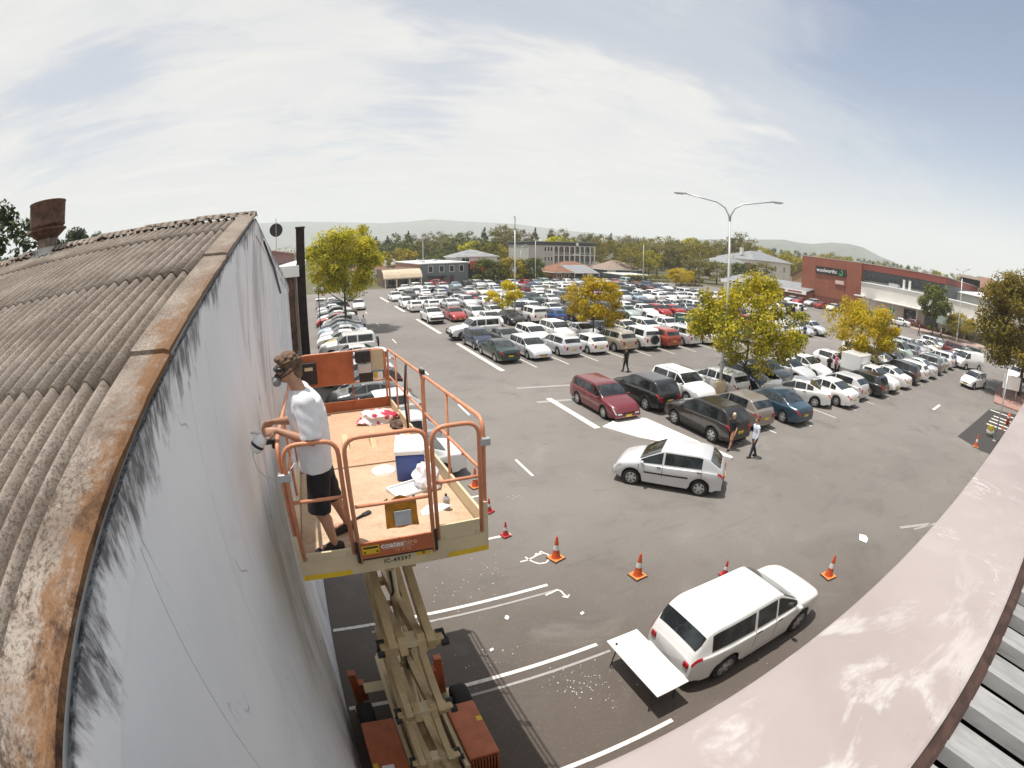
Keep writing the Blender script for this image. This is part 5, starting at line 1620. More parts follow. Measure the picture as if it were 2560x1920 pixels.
# dark trees behind the shed ridge at the far left
dk = tree_meshes('dark_broadleaf', 14, 15.5, 4.2, 5.0, 'dark', .42, 80, 100, 'round', .25)
add_tree('dark_tree', dk, (-21.0, 23.5, 0), 0, (1.1, 1.1, .98), 'dark ragged tree behind the left end of the corrugated roof')
add_tree('dark_tree', dk, (-25.5, 25.0, 0), 1.1, (1, 1, 1.05), 'tall dark tree cut by the left edge of the picture')
add_tree('dark_tree', dk, (-24.5, 33.0, 0), 2.1, (.8, .8, .78), 'low dark tree behind the roof ventilator')
add_tree('dark_tree', dk, (-28.2, 51.8, 0), 2.9, (.75, .75, 1.0), 'small dark treetop showing over the ridge right of the ventilator')
add_tree('dark_tree', dk, (-25.4, 52.2, 0), 3.9, (.55, .55, .94), 'smallest dark treetop over the ridge furthest from the ventilator')

# background trees beyond the car park
BG = {
    'gum': tree_meshes('gum', 101, 18, 6.0, 4.5, 'olive', .62, 54, 44, 'umbrella', .3, BARK_P),
    'gum2': tree_meshes('gum2', 102, 17, 7.0, 3.5, 'rusty', .62, 60, 44, 'round', .3, BARK_P),
    'pine': tree_meshes('pine', 103, 19, 4.0, 3.0, 'dark', .6, 50, 44, 'cone', .3),
    'broad': tree_meshes('broad', 104, 13, 5.6, 1.6, 'mid', .58, 56, 46, 'round', .28),
    'broad2': tree_meshes('broad2', 105, 11, 5.2, 1.2, 'olive', .55, 52, 46, 'round', .25),
    'bright': tree_meshes('bright', 106, 10, 4.6, 1.4, 'lime', .55, 50, 46, 'round', .22),
}
BASEH = {'gum': 18, 'gum2': 17, 'pine': 19, 'broad': 13, 'broad2': 11, 'bright': 10}
BGLAB = {'gum': 'open olive gum tree', 'gum2': 'rusty brown gum tree', 'pine': 'dark pointed pine tree', 'broad': 'mid green round tree', 'broad2': 'low olive round tree', 'bright': 'yellow-green round tree'}
SKYL = [(2, 1.9), (7.5, 1.9), (11.2, 2.3), (13, 2.36), (15.7, 2.0), (17.5, 2.34), (20.7, 2.66), (22.3, 3.0), (23.9, 2.52), (26.6, 2.31), (28.4, 2.57), (30.2, 2.05), (33, 1.99),
        (36.6, 1.9), (39.4, 1.8), (42.1, 2.2), (43.5, 2.55), (46.7, 1.9), (49.3, 3.1), (50.5, 2.1), (54.2, 1.8), (56.6, 1.8), (60.9, 2.0), (63.3, 2.1), (65.7, 2.1), (68.7, 1.9), (72.2, 2.1), (80, 2.0)]
rnd = random.Random(71)
def beside(az, d):
    marks = [(2, 'behind the tall roadside tree'), (9, 'above the tan awning'), (14, 'above the grey hall roof'), (19, 'between the grey hall and the office'),
             (24.5, 'left of the office building'), (29, 'behind the office building'), (34, 'right of the office building'), (39, 'above the hip roofed unit'), (44, 'beside the cream house'),
             (49, 'left of the tall lamp post'), (53, 'behind the white homestead'), (58, 'above the red supermarket wall'), (64, 'above the supermarket parapet'), (90, 'above the white annexe')]
    for a, t in marks:
        if az < a:
            return t
    return marks[-1][1]
NBG = {}
def bg_tree(az, dist, elev, kind, extra=''):
    h = 8.2 + dist * math.tan(R(elev))
    s = h / BASEH[kind]
    wdt = min(1.25, max(.6, s ** .5)) * rnd.uniform(.85, 1.15)
    lab = (BGLAB[kind], beside(az, dist), 'far line' if dist > 205 else 'middle line')
    t = add_tree(kind_names[kind], BG[kind], (dist * math.sin(R(az)), dist * math.cos(R(az)), 0), rnd.uniform(0, 6.28), (wdt, wdt, s), extra or None, None if extra else 'trees beyond the car park')
    if not extra:
        NBG.setdefault(lab, []).append((az, t))
    return t
def label_bg():
    names = 'first second third fourth fifth sixth seventh eighth ninth tenth eleventh twelfth thirteenth'.split()
    for (kind, where, line), lst in NBG.items():
        lst.sort(key=lambda p: p[0])
        for i, (_, t) in enumerate(lst):
            t['label'] = '%s %s, %s' % (kind, where, line) if len(lst) == 1 else '%s %s from left, %s, %s' % (names[i], kind, where, line)
kind_names = {'gum': 'gum_tree', 'gum2': 'gum_tree', 'pine': 'pine_tree', 'broad': 'broadleaf_tree', 'broad2': 'broadleaf_tree', 'bright': 'broadleaf_tree'}
az = 2.0
while az < 80:
    e = float(np.interp(az, [p[0] for p in SKYL], [p[1] for p in SKYL]))
    if az < 20:
        k = rnd.choice(['pine', 'pine', 'pine', 'broad', 'gum'])
    elif az < 33:
        k = rnd.choice(['gum', 'gum', 'gum2', 'broad', 'pine'])
    elif az < 43:
        k = rnd.choice(['gum2', 'gum2', 'pine', 'broad2', 'gum2'])
    else:
        k = rnd.choice(['gum', 'gum2', 'broad', 'gum2', 'bright'])
    bg_tree(az + rnd.uniform(-.3, .3), rnd.uniform(215, 265) if az < 47 else rnd.uniform(250, 330), e * rnd.uniform(.86, 1.04), k)
    az += rnd.uniform(1.1, 1.7)
az = 5.0
while az < 72:                                                 # a lower middle line
    e = float(np.interp(az, [p[0] for p in SKYL], [p[1] for p in SKYL]))
    k = rnd.choice(['gum2', 'broad2', 'bright', 'broad2', 'gum2'] if az > 30 else ['broad', 'bright', 'broad2', 'broad'])
    d = rnd.uniform(168, 200) if az < 45 else rnd.uniform(205, 240)
    bg_tree(az, d, e * rnd.uniform(.30, .80), k)
    az += rnd.uniform(1.0, 1.7)
# trees one can name
for az_, d_, e_, k_, lab in (
        (49.3, 205, 3.25, 'gum', 'tall feathery gum tree right behind the tall double lamp post'),
        (22.3, 190, 2.95, 'gum', 'large spreading gum tree left of the office building'),
        (36.5, 152, .55, 'gum2', 'dense brown tree right against the office building'),
        (38.6, 160, .5, 'bright', 'golden tree beside the small white block'),
        (44.0, 150, -.2, 'broad2', 'wide brown bush tree in front of the cream house'),
        (46.5, 148, -.3, 'broad2', 'brown bush tree between the cream house and the homestead'),
        (51.7, 142, .1, 'broad2', 'dark round tree in front of the white homestead'),
        (10.3, 150, .6, 'bright', 'orange-yellow tree above the curved tan awning'),
        (14.0, 160, .1, 'broad', 'round green tree behind the roof of the grey hall'),
        (16.2, 158, -.1, 'broad', 'round green tree behind the right end of the grey hall'),
        (61.5, 205, 1.7, 'gum2', 'golden brown crown above the middle of the red supermarket wall')):
    bg_tree(az_, d_, e_, k_, lab)
label_bg()
# round bushes in front of the office, hedge
bs_ = tree_meshes('bush', 111, 6.2, 3.6, .3, 'mid', .42, 60, 70, 'round', .15)
for i, (x, y, s, zs, lab) in enumerate(((38.4, 103.5, 1.0, .95, 'leftmost of the three large round bushes in front of the office'), (44.0, 104, .95, .98, 'middle one of the three large round bushes in front of the office'), (49.3, 105, .95, .96, 'rightmost of the three large round bushes, beside the brick house'))):
    add_tree('round_bush', bs_, (x, y, 0), i * 1.3, (s, s, zs), lab, 'large round bushes in front of the office', 'bush', 'mid' if i != 1 else 'lime')
pl = tree_meshes('purple_bush', 112, 5.2, 2.6, .3, 'purple', .42, 40, 60, 'round', .15)
add_tree('purple_bush', pl, (118, 98, 2.4), 0, 1.0, 'purple-brown bush in front of the white homestead', None, 'bush')
add_tree('green_bush', bs_, (113, 97.5, 2.4), 0, (.8, .8, .75), 'dark green bush beside the purple one in front of the homestead', None, 'bush')
def hedge(x0, x1, y, h, lab, leafk):
    rr = random.Random(int(x0)); cl = []
    n = int((x1 - x0) / .55)
    for i in range(n):
        for z in (.3, h * .6, h * .85):
            cl.append((((x1 - x0) * i / n + rr.uniform(-.2, .2), rr.uniform(-.35, .35), z), (.5, .45, .35)))
    me = crown_mesh('hedge', rr, cl, .32, 26, LEAF[leafk])
    t = thing('hedge', lab, 'hedge', (x0, y, 0))
    link('foliage', me, t)
    st = MB()
    for i in range(int((x1 - x0) / 1.5)):
        st.tube([(i * 1.5 + .5, 0, 0), (i * 1.5 + .55, 0, h * .8)], .05, 5)
    st.build('stem', BARK, t)['kind'] = 'stuff'
hedge(36, 56, 107.0, 1.5, 'dark clipped hedge below the round bushes', 'dark')
hedge(60, 74, 108.0, 1.1, 'dark low hedge in front of the brick house', 'dark')
hedge(72, 79, 99.0, 1.9, 'dark hedge left of the far golden tree', 'dark')
hedge(83.5, 93, 93.0, 2.1, 'dark long hedge with orange top right of the far golden tree', 'olive')
hedge(88, 94, 96.5, 2.6, 'orange-brown hedge behind the dark long hedge', 'rusty')
hedge(76, 92, 104.5, 2.0, 'orange-brown hedge in front of the hip roofed unit', 'rusty')
# far wood that reads as one mass
rr = random.Random(3); cl = []
for i in range(900):
    a = rr.uniform(-6, 84); d = rr.uniform(340, 620)
    hh = 8.2 + d * math.tan(R(rr.uniform(.5, 1.5)))
    cl.append(((d * math.sin(R(a)), d * math.cos(R(a)), hh * .55), (6.5, 6.5, hh * .45)))
me = crown_mesh('far_woodland', rr, cl, 1.7, 44, LEAF['olive'])
o = link('far_woodland', me); tag(o, 'wooded plain beyond the town trees', None, None, 'stuff')
# low shrubs against the left building row and by the annexe
ivy = []
rr = random.Random(8)
for i in range(60):
    ivy.append(((rr.uniform(86.5, 90), rr.uniform(14, 37), .5 + rr.random() * .5), (.5, .5, .4)))
me = crown_mesh('annexe_shrubbery', rr, ivy, .2, 60, LEAF['mid'])
o = link('annexe_shrubbery', me); tag(o, None, None, None, 'stuff')
o.location = (7.0, 0, 0)
# ------------------------------------------------------------------ lamp posts
def lamp_post(x, y, h, arm, rz, label, group=None, arms=2, base_box=None, r=.085):
    t = thing('lamp_post', label, 'lamp post', (x, y, 0), rz, group)
    m = MB(); m.tube([(0, 0, 0), (0, 0, h * .35), (0, 0, h - 1.4)], [r * 1.15, r, r * .72], 12); m.build('pole', MT['galv'], t)
    if base_box:
        MB().rbox((0, 0, base_box / 2), (.62, .62, base_box), .03).build('base_block', pm('cream_base', (0.55, 0.44, 0.30), 0.8, var=.1), t)
    m = MB(); m.lathe([(r * 1.6, 1.9), (r * 1.7, 1.95), (r * 1.7, 2.2), (r * 1.5, 2.25)], 12); m.build('band', MT['galv'], t)
    for k in range(arms):
        s = 1 if k == 0 else -1
        pts = [(0, 0, h - 1.45), (s * .05, 0, h - 1.05), (s * .28, 0, h - .62), (s * .75, 0, h - .34), (s * 1.4, 0, h - .22), (s * arm, 0, h)]
        a_ = MB().tube(pts, [r * .66, r * .6, r * .55, r * .5, r * .46, r * .42], 8).build('arm', MT['galv'], t)
        hd = MB(); hd.rbox((s * (arm + .28), 0, h + .015), (.72, .22, .09), .03); ho = hd.build('lamp_head', MT['galv'], t)
        MB().rbox((s * (arm + .30), 0, h - .045), (.42, .17, .04), .015).build('lens', MT['lamp_lens'], ho)
    return t
lamp_post(21.04, 19.04, 11.6, 2.55, R(-38), 'tall double armed lamp post on a cream block in the nearest double row', 'double lamp posts in the car park', base_box=1.15)
lamp_post(22.5, 52.2, 11.6, 1.9, R(66), 'slim lamp post seen end-on behind the small golden tree', 'double lamp posts in the car park')
lamp_post(27.6, 121.0, 11.3, 1.7, R(10), 'double armed lamp post in front of the grey hall', 'double lamp posts in the car park')
lamp_post(48.5, 101.0, 11.2, 2.6, R(200), 'single armed lamp post in front of the round bushes and the office', 'double lamp posts in the car park', 1)
lamp_post(73.0, 93.5, 11.0, 3.4, R(200), 'single armed lamp post in front of the hip roofed unit', 'double lamp posts in the car park', 1)
lamp_post(77.5, 19.3, 11.6, 3.6, R(30), 'double armed lamp post before the annexe at the far end of the nearest row', 'double lamp posts in the car park', base_box=.8)
lamp_post(52.5, 118.0, 9.0, 1.2, R(10), 'thin lamp post over the tree tops behind the grey hall', 'double lamp posts in the car park')
# two black street lamps by the parked row
for i, (x, y, lab) in enumerate(((0.62, 51.5, 'black twin headed street lamp beside the row of cars at the brick building'), (0.8, 68.0, 'black street lamp further down the row of cars at the brick building'))):
    t = thing('street_lamp', lab, 'street lamp', (x, y, 0))
    MB().tube([(0, 0, 0), (0, 0, 4.6)], [.06, .045], 8).build('pole', MT['black'], t)
    MB().rbox((0, 0, 4.55), (.9, .05, .05), .01).build('cross_arm', MT['black'], t)
    for s in (-1, 1):
        MB().lathe([(.01, 4.5), (.13, 4.62), (.16, 4.86), (.06, 4.98), (.001, 5.0)], 12, (s * .42, 0, 0)).build('lantern', MT['lamp_lens'], t)

# ------------------------------------------------------------------ traffic cones
CO = pm('cone_orange', (0.55, 0.085, 0.018), 0.55, var=.15, scale=9, dirt=.15)
CW = pm('cone_sleeve', (0.70, 0.70, 0.68), 0.4, var=.08, scale=12)
CR = pm('cone_red', (0.46, 0.03, 0.03), 0.55, var=.12, scale=9)
CBO = pm('cone_base_orange', (0.60, 0.21, 0.05), 0.6, var=.2, scale=9)
def cone(x, y, h, label, red=False, rz=0.0, tilt=0):
    t = thing('traffic_cone', label, 'traffic cone', (x, y, .006), rz, 'traffic cones marking off the old bays')
    b = h * .27
    MB().rbox((0, 0, .012 + .004), (b * 2, b * 2, .024), .01).build('foot', MT['black'], t)
    MB().rbox((0, 0, .036), (b * 1.86, b * 1.86, .02), .008).build('base', CR if red else CBO, t)
    c = CR if red else CO
    r0, r1 = h * .165, h * .035
    def rr(f):
        return r0 + (r1 - r0) * f
    MB().lathe([(rr(0) * 1.12, .045), (rr(0), .07), (rr(.42), h * .42)], 20).build('lower_cone', c, t)
    MB().lathe([(rr(.42) + .004, h * .42), (rr(.64) + .004, h * .64)], 20).build('reflective_sleeve', CW, t)
    MB().lathe([(rr(.64), h * .64), (rr(.97), h * .97), (rr(1) * .8, h), (rr(1) * .5, h), (rr(1) * .45, h * .9)], 20).build('upper_cone', c, t)
cone(5.55, 9.98, .74, 'orange cone beside the white painted squiggle', rz=.3)
cone(7.11, 8.24, .74, 'orange cone standing alone in the middle above the white wagon', rz=.1)
cone(11.78, 4.93, .74, 'orange cone in front of the bonnet of the white wagon', rz=-.2)
cone(9.20, 6.95, .50, 'small red cone peeping over the roof of the white wagon', True)
cone(4.72, 11.62, .50, 'small red cone at the end of the bay line by the lift platform', True, .2)
cone(4.78, 13.15, .50, 'small red cone next to the right corner of the lift platform', True, .5)
cone(4.95, 15.0, .74, 'orange cone behind the right rail of the lift, by the white car', rz=.2)
cone(30.2, 4.75, .74, 'orange cone at the corner of the dark new paving', rz=.4)
cone(37.0, 3.9, .5, 'small orange cone on the dark paving beside the white bars', rz=.1)

# ------------------------------------------------------------------ trestle table
tb = thing('trestle_table', 'white folding trestle table behind the white wagon', 'table', (4.985, 5.0, 0), 0)
tw = pm('table_white', (0.74, 0.75, 0.76), 0.4, var=.03)
m = MB(); m.rbox((0, 0, .715), (.76, 1.84, .035), .012); m.build('tabletop', tw, tb)
m = MB(); m.rbox((0, 0, .685), (.66, 1.70, .03), .008); m.build('apron', MT['black'], tb)
lg = pm('table_leg_grey', (0.05, 0.05, 0.055), 0.4, metal=.4)
for sy in (-1, 1):
    for sx in (-1, 1):
        MB().tube([(sx * .28, sy * .66, .68), (sx * .31, sy * .74, .02)], .014, 8).build('leg', lg, tb)
    MB().tube([(-.30, sy * .72, .16), (.30, sy * .72, .16)], .010, 6).build('crossbar', lg, tb)
    MB().tube([(0, sy * .35, .67), (0, sy * .70, .36)], .009, 6).build('brace', lg, tb)
jr = thing('bottle_cap', 'small dark cap lying on the corner of the white table', 'cap', (4.72, 5.72, .735))
MB().lathe([(.0001, 0), (.024, 0), (.026, .02), (.018, .045), (.0001, .045)], 12).build('cap', MT['black'], jr)

# scraps of paper and paint spots
PAPER = pm('paper', (0.76, 0.77, 0.78), 0.8, var=.03)
def scrap(x, y, s, rz, label, z=.012):
    rr = random.Random(int(x * 100 + y))
    m = MB()
    p = [(-s, -s * .7, 0), (s * .2, -s * .8, .012), (s, -s * .3, .004), (s * .8, s * .7, .02), (-s * .2, s * .6, .006), (-s * .9, s * .5, .014)]
    m.add(p + [(a, b, c + .004) for a, b, c in p], [(5, 4, 3, 2, 1, 0), tuple(range(6, 12))] + [(i, (i + 1) % 6, 6 + (i + 1) % 6, 6 + i) for i in range(6)])
    o = m.build('paper_scrap', PAPER, None, (x, y, z)); o.rotation_euler = (0, 0, rz)
    tag(o, label, 'paper scrap')
scrap(14.65, 5.30, .24, .4, 'white sheet of paper on the asphalt right of the cones')
scrap(3.35, 8.21, .07, .8, 'small white paper scrap in the old bay nearest the arrow')
scrap(5.04, 7.60, .055, .2, 'white blob of paper between the two long bay lines')
scrap(2.62, 7.31, .05, .2, 'tiny white scrap beside the scissor arms')
spl = []
rr = random.Random(12)
m = MB()
for cx, cy, n, sp in ((5.85, 13.76, 26, .16), (3.83, 5.67, 60, .30), (4.2, 5.3, 30, .3), (6.9, 5.0, 20, .2), (2.8, 9.6, 40, .5), (3.6, 10.2, 30, .4), (7.5, 4.3, 30, .5), (2.0, 7.0, 30, .6)):
    for _ in range(n):
        x, y, s = rr.gauss(cx, sp), rr.gauss(cy, sp), rr.uniform(.004, .017)
        m.add([(x + s * math.cos(a) * rr.uniform(.6, 1.2), y + s * math.sin(a) * rr.uniform(.6, 1.2), .0075) for a in [k * 1.047 for k in range(6)]], [(0, 1, 2, 3, 4, 5)])
o = m.build('paint_spatter', MT['line']); tag(o, None, None, None, 'stuff')

# trolley bay sign
ts = thing('trolley_bay_sign', 'green woolworths sign on two posts among the parked cars', 'sign', (34.2, 36.45, 0), R(-42))
m = MB(); m.rbox((0, 0, 1.86), (2.25, .06, .72), .05); bo = m.build('board', pm('sign_green', (0.035, 0.115, 0.095), 0.5), ts)
link('lettering', text_mesh('trolley_lettering', 'woolworths', .34, MT['white'], .004, 1.0, .004), bo, (0, -.036, 1.89), rot=(PI / 2, 0, 0))
m = MB(); m.tube([(-1.15, 0, 0), (-1.15, 0, 2.1), (-1.02, 0, 2.27), (1.02, 0, 2.27), (1.15, 0, 2.1), (1.15, 0, 0)], .04, 8); m.build('frame', MT['galv'], ts)

# right-hand footpath: post, planter, signs
t = thing('street_pole', 'grey leaning pole beside the white bars on the dark paving', 'pole', (33.0, 3.9, 0))
MB().tube([(0, 0, 0), (.3, 0.05, 2.4), (.7, .1, 4.4)], [.06, .055, .05], 8).build('pole', MT['galv'], t)
MB().rbox((0, 0, .04), (.25, .25, .08), .02).build('base', MT['concrete'], t)
t = thing('notice_box', 'white notice box on a post by the footpath at the right edge', 'sign', (48.6, 5.2, .13), R(-60))
MB().rbox((0, 0, 1.5), (2.0, .3, 1.2), .04).build('box', MT['white'], t)
for s in (-1, 1):
    MB().tube([(s * .8, 0, 0), (s * .8, 0, .92)], .06, 8).build('post', MT['galv'], t)
t = thing('bollard', 'orange bollard on the kerb of the pink footpath', 'bollard', (39.0, 3.8, 0.013))
MB().lathe([(.001, 0), (.16, 0), (.15, .6), (.1, .8), (.001, .82)], 14).build('body', CO, t)
MB().lathe([(.152, .5), (.150, .62)], 14).build('band', CW, t)
t = thing('planter', 'yellow-brown shrub in a low tub on the dark paving', 'planter', (33.9, 4.5, 0.013))
MB().lathe([(.001, 0), (.26, 0), (.32, .36), (.28, .36), (.26, .3), (.001, .3)], 16).build('tub', MT['concrete'], t)
rr = random.Random(2)
link('foliage', crown_mesh('tub_foliage', rr, [((0, 0, .5), (.34, .34, .25))], .1, 160, LEAF['gold']), t)
# ------------------------------------------------------------------ scissor lift
LB = Vector((0.45, 5.4, 0.0))
lift = thing('scissor_lift', 'orange and beige scissor lift raised beside the painted wall', 'scissor lift', LB)
LO = pm('lift_orange', (0.42, 0.115, 0.042), 0.42, var=.12, scale=5, dirt=.22, dirtcol=(0.16, 0.07, 0.04))
LOR = pm('rail_orange', (0.60, 0.25, 0.135), 0.45, var=.12, scale=9, dirt=.2, dirtcol=(0.25, 0.11, 0.07))
LBE = pm('lift_beige', (0.60, 0.50, 0.33), 0.5, var=.07, scale=3, dirt=.22, dirtcol=(0.22, 0.16, 0.10))
LBA = pm('arm_beige', (0.50, 0.375, 0.20), 0.5, var=.10, scale=4, dirt=.35, dirtcol=(0.14, 0.095, 0.06))
LY = pm('safety_yellow', (0.70, 0.47, 0.02), 0.5, var=.05)
GREASE = pm('grease_black', (0.012, 0.011, 0.010), 0.5)
def board_mat(name, a, b):
    m, nt, N, L, bs = newmat(name)
    t = nd(nt, 'ShaderNodeTexCoord').outputs['Object']
    c = mixc(nt, rng(nt, noise(nt, 3.0, 6, .65, t), .3, .7), a, b)
    v = nd(nt, 'ShaderNodeTexVoronoi'); v.inputs['Scale'].default_value = 55; L.new(t, v.inputs['Vector'])
    c = mixc(nt, mth(nt, 'MULTIPLY', rng(nt, v.outputs['Color'], .2, .9), .28), c, (0.62, 0.50, 0.36))
    c = mixc(nt, mth(nt, 'MULTIPLY', rng(nt, noise(nt, 5, 7, .7, t), .54, .70), .30), c, (0.17, 0.10, 0.055))
    L.new(c, bs.inputs['Base Color']); bs.inputs['Roughness'].default_value = .8
    return m
OSB = board_mat('chip_board', (0.42, 0.29, 0.185), (0.52, 0.38, 0.26))
PLY = board_mat('ply_board', (0.46, 0.265, 0.155), (0.52, 0.32, 0.20))
Y0, SLP = 3.70, 0.074
def pz(y, z=5.70):
    return z - SLP * (y - Y0)
def lb(m, name, mat, parent=None, tilt=True, label=None):
    nv = []
    for x, y, z in m.v:
        nv.append((x - LB.x, y - LB.y, (z - SLP * (y - Y0) if tilt else z)))
    m.v = nv
    return m.build(name, mat, parent if parent is not None else lift, None, label)
def rpath(pts, rad, n=5, closed=False):
    P = [Vector(p) for p in pts]
    out = []
    for i, p in enumerate(P):
        if not closed and i in (0, len(P) - 1):
            out.append(p); continue
        a, b = P[i - 1], P[(i + 1) % len(P)]
        d1, d2 = (a - p), (b - p)
        r = min(rad, d1.length * .48, d2.length * .48)
        s, e = p + d1.normalized() * r, p + d2.normalized() * r
        for k in range(n + 1):
            t = k / n
            out.append(s * (1 - t) ** 2 + p * 2 * t * (1 - t) + e * t * t)
    return out
XL, XR, YF, YB, ZF, ZT, ZM = -0.42, 1.32, 3.68, 8.95, 5.70, 6.80, 6.30
# decks
lb(MB().bbox(XL + .03, XR - .03, YF + .02, 5.90, ZF - .03, ZF), 'deck_board', OSB)
lb(MB().bbox(XL + .03, XR - .03, 5.91, YB - .03, ZF - .012, ZF + .015), 'deck_board', PLY)
lb(MB().bbox(XL + .02, XR - .02, YF + .03, YB - .03, ZF - .16, ZF - .035), 'deck_frame', LBE)
# front fascia with cut-out for the gate
m = MB()
m.prism([(XL, YF - .012), (XR, YF - .012), (XR, YF + .018), (XL, YF + .018)], 5.50, 5.70)
lb(m, 'front_fascia', LBE)
m = MB(); m.bbox(XL + .062, .125, YF - .010, YF + .016, 5.702, 5.775); lb(m, 'toe_board', LBE)
m = MB(); m.bbox(.835, XR - .062, YF - .010, YF + .016, 5.702, 5.86); lb(m, 'toe_board', LBE)
m = MB(); m.bbox(XL, XL + .06, YF - .012, YF + .018, 5.702, 5.97); lb(m, 'corner_plate', LBE)
m = MB(); m.bbox(XR - .06, XR, YF - .012, YF + .018, 5.702, 6.02); lb(m, 'toe_board', LBE)
m = MB(); m.bbox(XL - .006, XL + .022, YF + .02, YB, 5.50, 5.86); lb(m, 'toe_board', LBE)
m = MB(); m.bbox(XR - .022, XR + .006, YF + .02, YB, 5.50, 5.86); lb(m, 'toe_board', LBE)
m = MB(); m.bbox(XL + .03, XR - .03, YB - .03, YB, 5.66, 5.90); lb(m, 'toe_board', LO)
m = MB(); m.bbox(XL + .002, .03, YF - .0155, YF - .0125, 5.502, 5.555); lb(m, 'yellow_strip', LY)
m = MB(); m.bbox(.93, XR - .002, YF - .0155, YF - .0125, 5.502, 5.555); lb(m, 'yellow_strip', LY)
for x in (-.34, -.20, .9, 1.20, .02):
    for z in (5.735,):
        lb(MB().cyl((x, YF - .016, z), .009, .012, 8, axis='Y'), 'bolt', MT['galv'])
# gate with its plate
gate = lb(MB().tube(rpath([(.13, YF - .03, 5.62), (.13, YF - .03, 6.80), (.80, YF - .03, 6.80), (.80, YF - .03, 5.62)], .13), .0195, 10), 'gate', LOR)
gp = MB(); gp.bbox(.13, .80, YF - .045, YF - .025, 5.668, 5.83)
g2 = lb(gp, 'gate_plate', LO, None)
lb(MB().tube([(.153, YF - .03, 6.19), (.777, YF - .03, 6.19)], .017, 8), 'mid_rail', LOR)
lb(MB().bbox(.10, .128, YF - .05, YF - .018, 5.635, 5.85), 'gate_edge', MT['black']); lb(MB().bbox(.802, .83, YF - .05, YF - .018, 5.635, 5.85), 'gate_edge', MT['black'])
lb(MB().bbox(.128, .802, YF - .043, YF - .018, 5.650, 5.666), 'gate_edge', MT['black'])
st = lb(MB().bbox(.15, .305, YF - .049, YF - .0455, 5.715, 5.80), 'warning_sticker', LY)
lb(MB().bbox(.163, .292, YF - .0515, YF - .0495, 5.772, 5.79), 'sticker_heading', MT['black'])
for x in (.172, .285):
    lb(MB().prism([(x - .01, YF - .0515), (x + .01, YF - .0515), (x + .01, YF - .0497), (x - .01, YF - .0497)], 5.727, 5.743), 'sticker_mark', MT['black'])
st = lb(MB().bbox(.635, .755, YF - .0155, YF - .0125, 5.592, 5.643), 'warning_sticker', LY)
lb(MB().bbox(.685, .712, YF - .0175, YF - .0157, 5.602, 5.63), 'sticker_mark', LO)
wtxt = pm('white_print', (0.74, 0.72, 0.70), 0.5)
ltxt = pm('pale_print', (0.66, 0.42, 0.30), 0.5)
def letter(body, size, x, y, z, mat, name, bold=0.0, sp=1.0):
    me = text_mesh(name, body, size, mat, .0008, sp, bold)
    return link(name, me, lift, (x - LB.x, y - LB.y, z - SLP * (y - Y0)), rot=(PI / 2, 0, 0))
letter('coates', .078, .422, YF - .0465, 5.775, wtxt, 'lettering', .0022)
letter('hire', .078, .585, YF - .0465, 5.775, ltxt, 'lettering', .0004)
lb(MB().bbox(.345, .615, YF - .0475, YF - .0457, 5.736, 5.741), 'underline', ltxt)
letter('13 15 52', .034, .515, YF - .0465, 5.712, ltxt, 'lettering', .0004, 1.15)
letter('IC-49397', .060, .455, YF - .0135, 5.588, MT['black'], 'serial_number', .001, 1.12)
# near end rail sections
for x0, x1 in ((XL + .05, .082), (.85, XR - .06)):
    lb(MB().tube(rpath([(x0, YF - .005, 5.72), (x0, YF - .005, 6.79), (x1, YF - .005, 6.79), (x1, YF - .005, 5.72)], .13), .0195, 10), 'guard_rail', LOR)
    lb(MB().tube([(x0, YF - .005, 6.29), (x1, YF - .005, 6.29)], .017, 8), 'mid_rail', LOR)
# side rails
for x in (XL + .012, XR - .012):
    lb(MB().tube(rpath([(x, YF + .03, 5.52), (x, YF + .03, 6.80), (x, 5.95, 6.80), (x, 5.95, 5.72)], .15), .0195, 10), 'guard_rail', LOR)
    lb(MB().tube(rpath([(x, 6.02, 5.74), (x, 6.02, 6.81), (x, YB - .02, 6.81), (x, YB - .02, 5.74)], .15), .0195, 10), 'guard_rail', LOR)
    for ya, yb in ((YF + .05, 5.93), (6.04, YB - .04)):
        lb(MB().tube([(x, ya, ZM), (x, yb, ZM)], .017, 8), 'mid_rail', LOR)
    for y in (4.85, 7.1, 8.05):
        lb(MB().tube([(x, y, 5.72), (x, y, 6.79)], .016, 8), 'post', LOR)
lb(MB().rbox((XR - .012, YF + .02, 6.60), (.10, .09, .07), .01), 'clamp', MT['galv']); lb(MB().rbox((XL + .03, YF + .02, 6.52), (.11, .09, .07), .01), 'clamp', MT['galv'])
lb(MB().rbox((XR - .012, 6.0, 6.84), (.05, .16, .06), .01), 'latch', MT['black'])
# far end: panels, control box, folders
lb(MB().tube(rpath([(XL + .06, YB - .01, 5.74), (XL + .06, YB - .01, 6.82), (XR - .06, YB - .01, 6.82), (XR - .06, YB - .01, 5.74)], .16), .0195, 10), 'guard_rail', LOR)
fp = lb(MB().bbox(XL + .09, .66, YB - .035, YB - .012, 6.24, 6.815), 'end_panel', LO)
for x in (.05, .36):
    lb(MB().bbox(x, x + .012, YB - .041, YB - .0355, 6.28, 6.80), 'rib', LO)
lb(MB().bbox(.10, .34, YB - .041, YB - .0355, 6.47, 6.482), 'rib', LO)
lb(MB().tube([(XL + .08, YB - .01, 6.235), (XR - .08, YB - .01, 6.235)], .017, 8), 'mid_rail', LOR)
bx = lb(MB().rbox((-.18, YB - .10, 6.50), (.30, .11, .40), .015), 'document_box', MT['black'])
lb(MB().bbox(-.25, -.10, YB - .159, YB - .1555, 6.56, 6.62), 'box_label', LBE)
cb = lb(MB().rbox((.83, YB - .13, 6.72), (.27, .18, .22), .02), 'control_box', MT['black'])
lb(MB().rbox((.85, YB - .16, 6.51), (.25, .12, .17), .015), 'control_panel', MT['galv'])
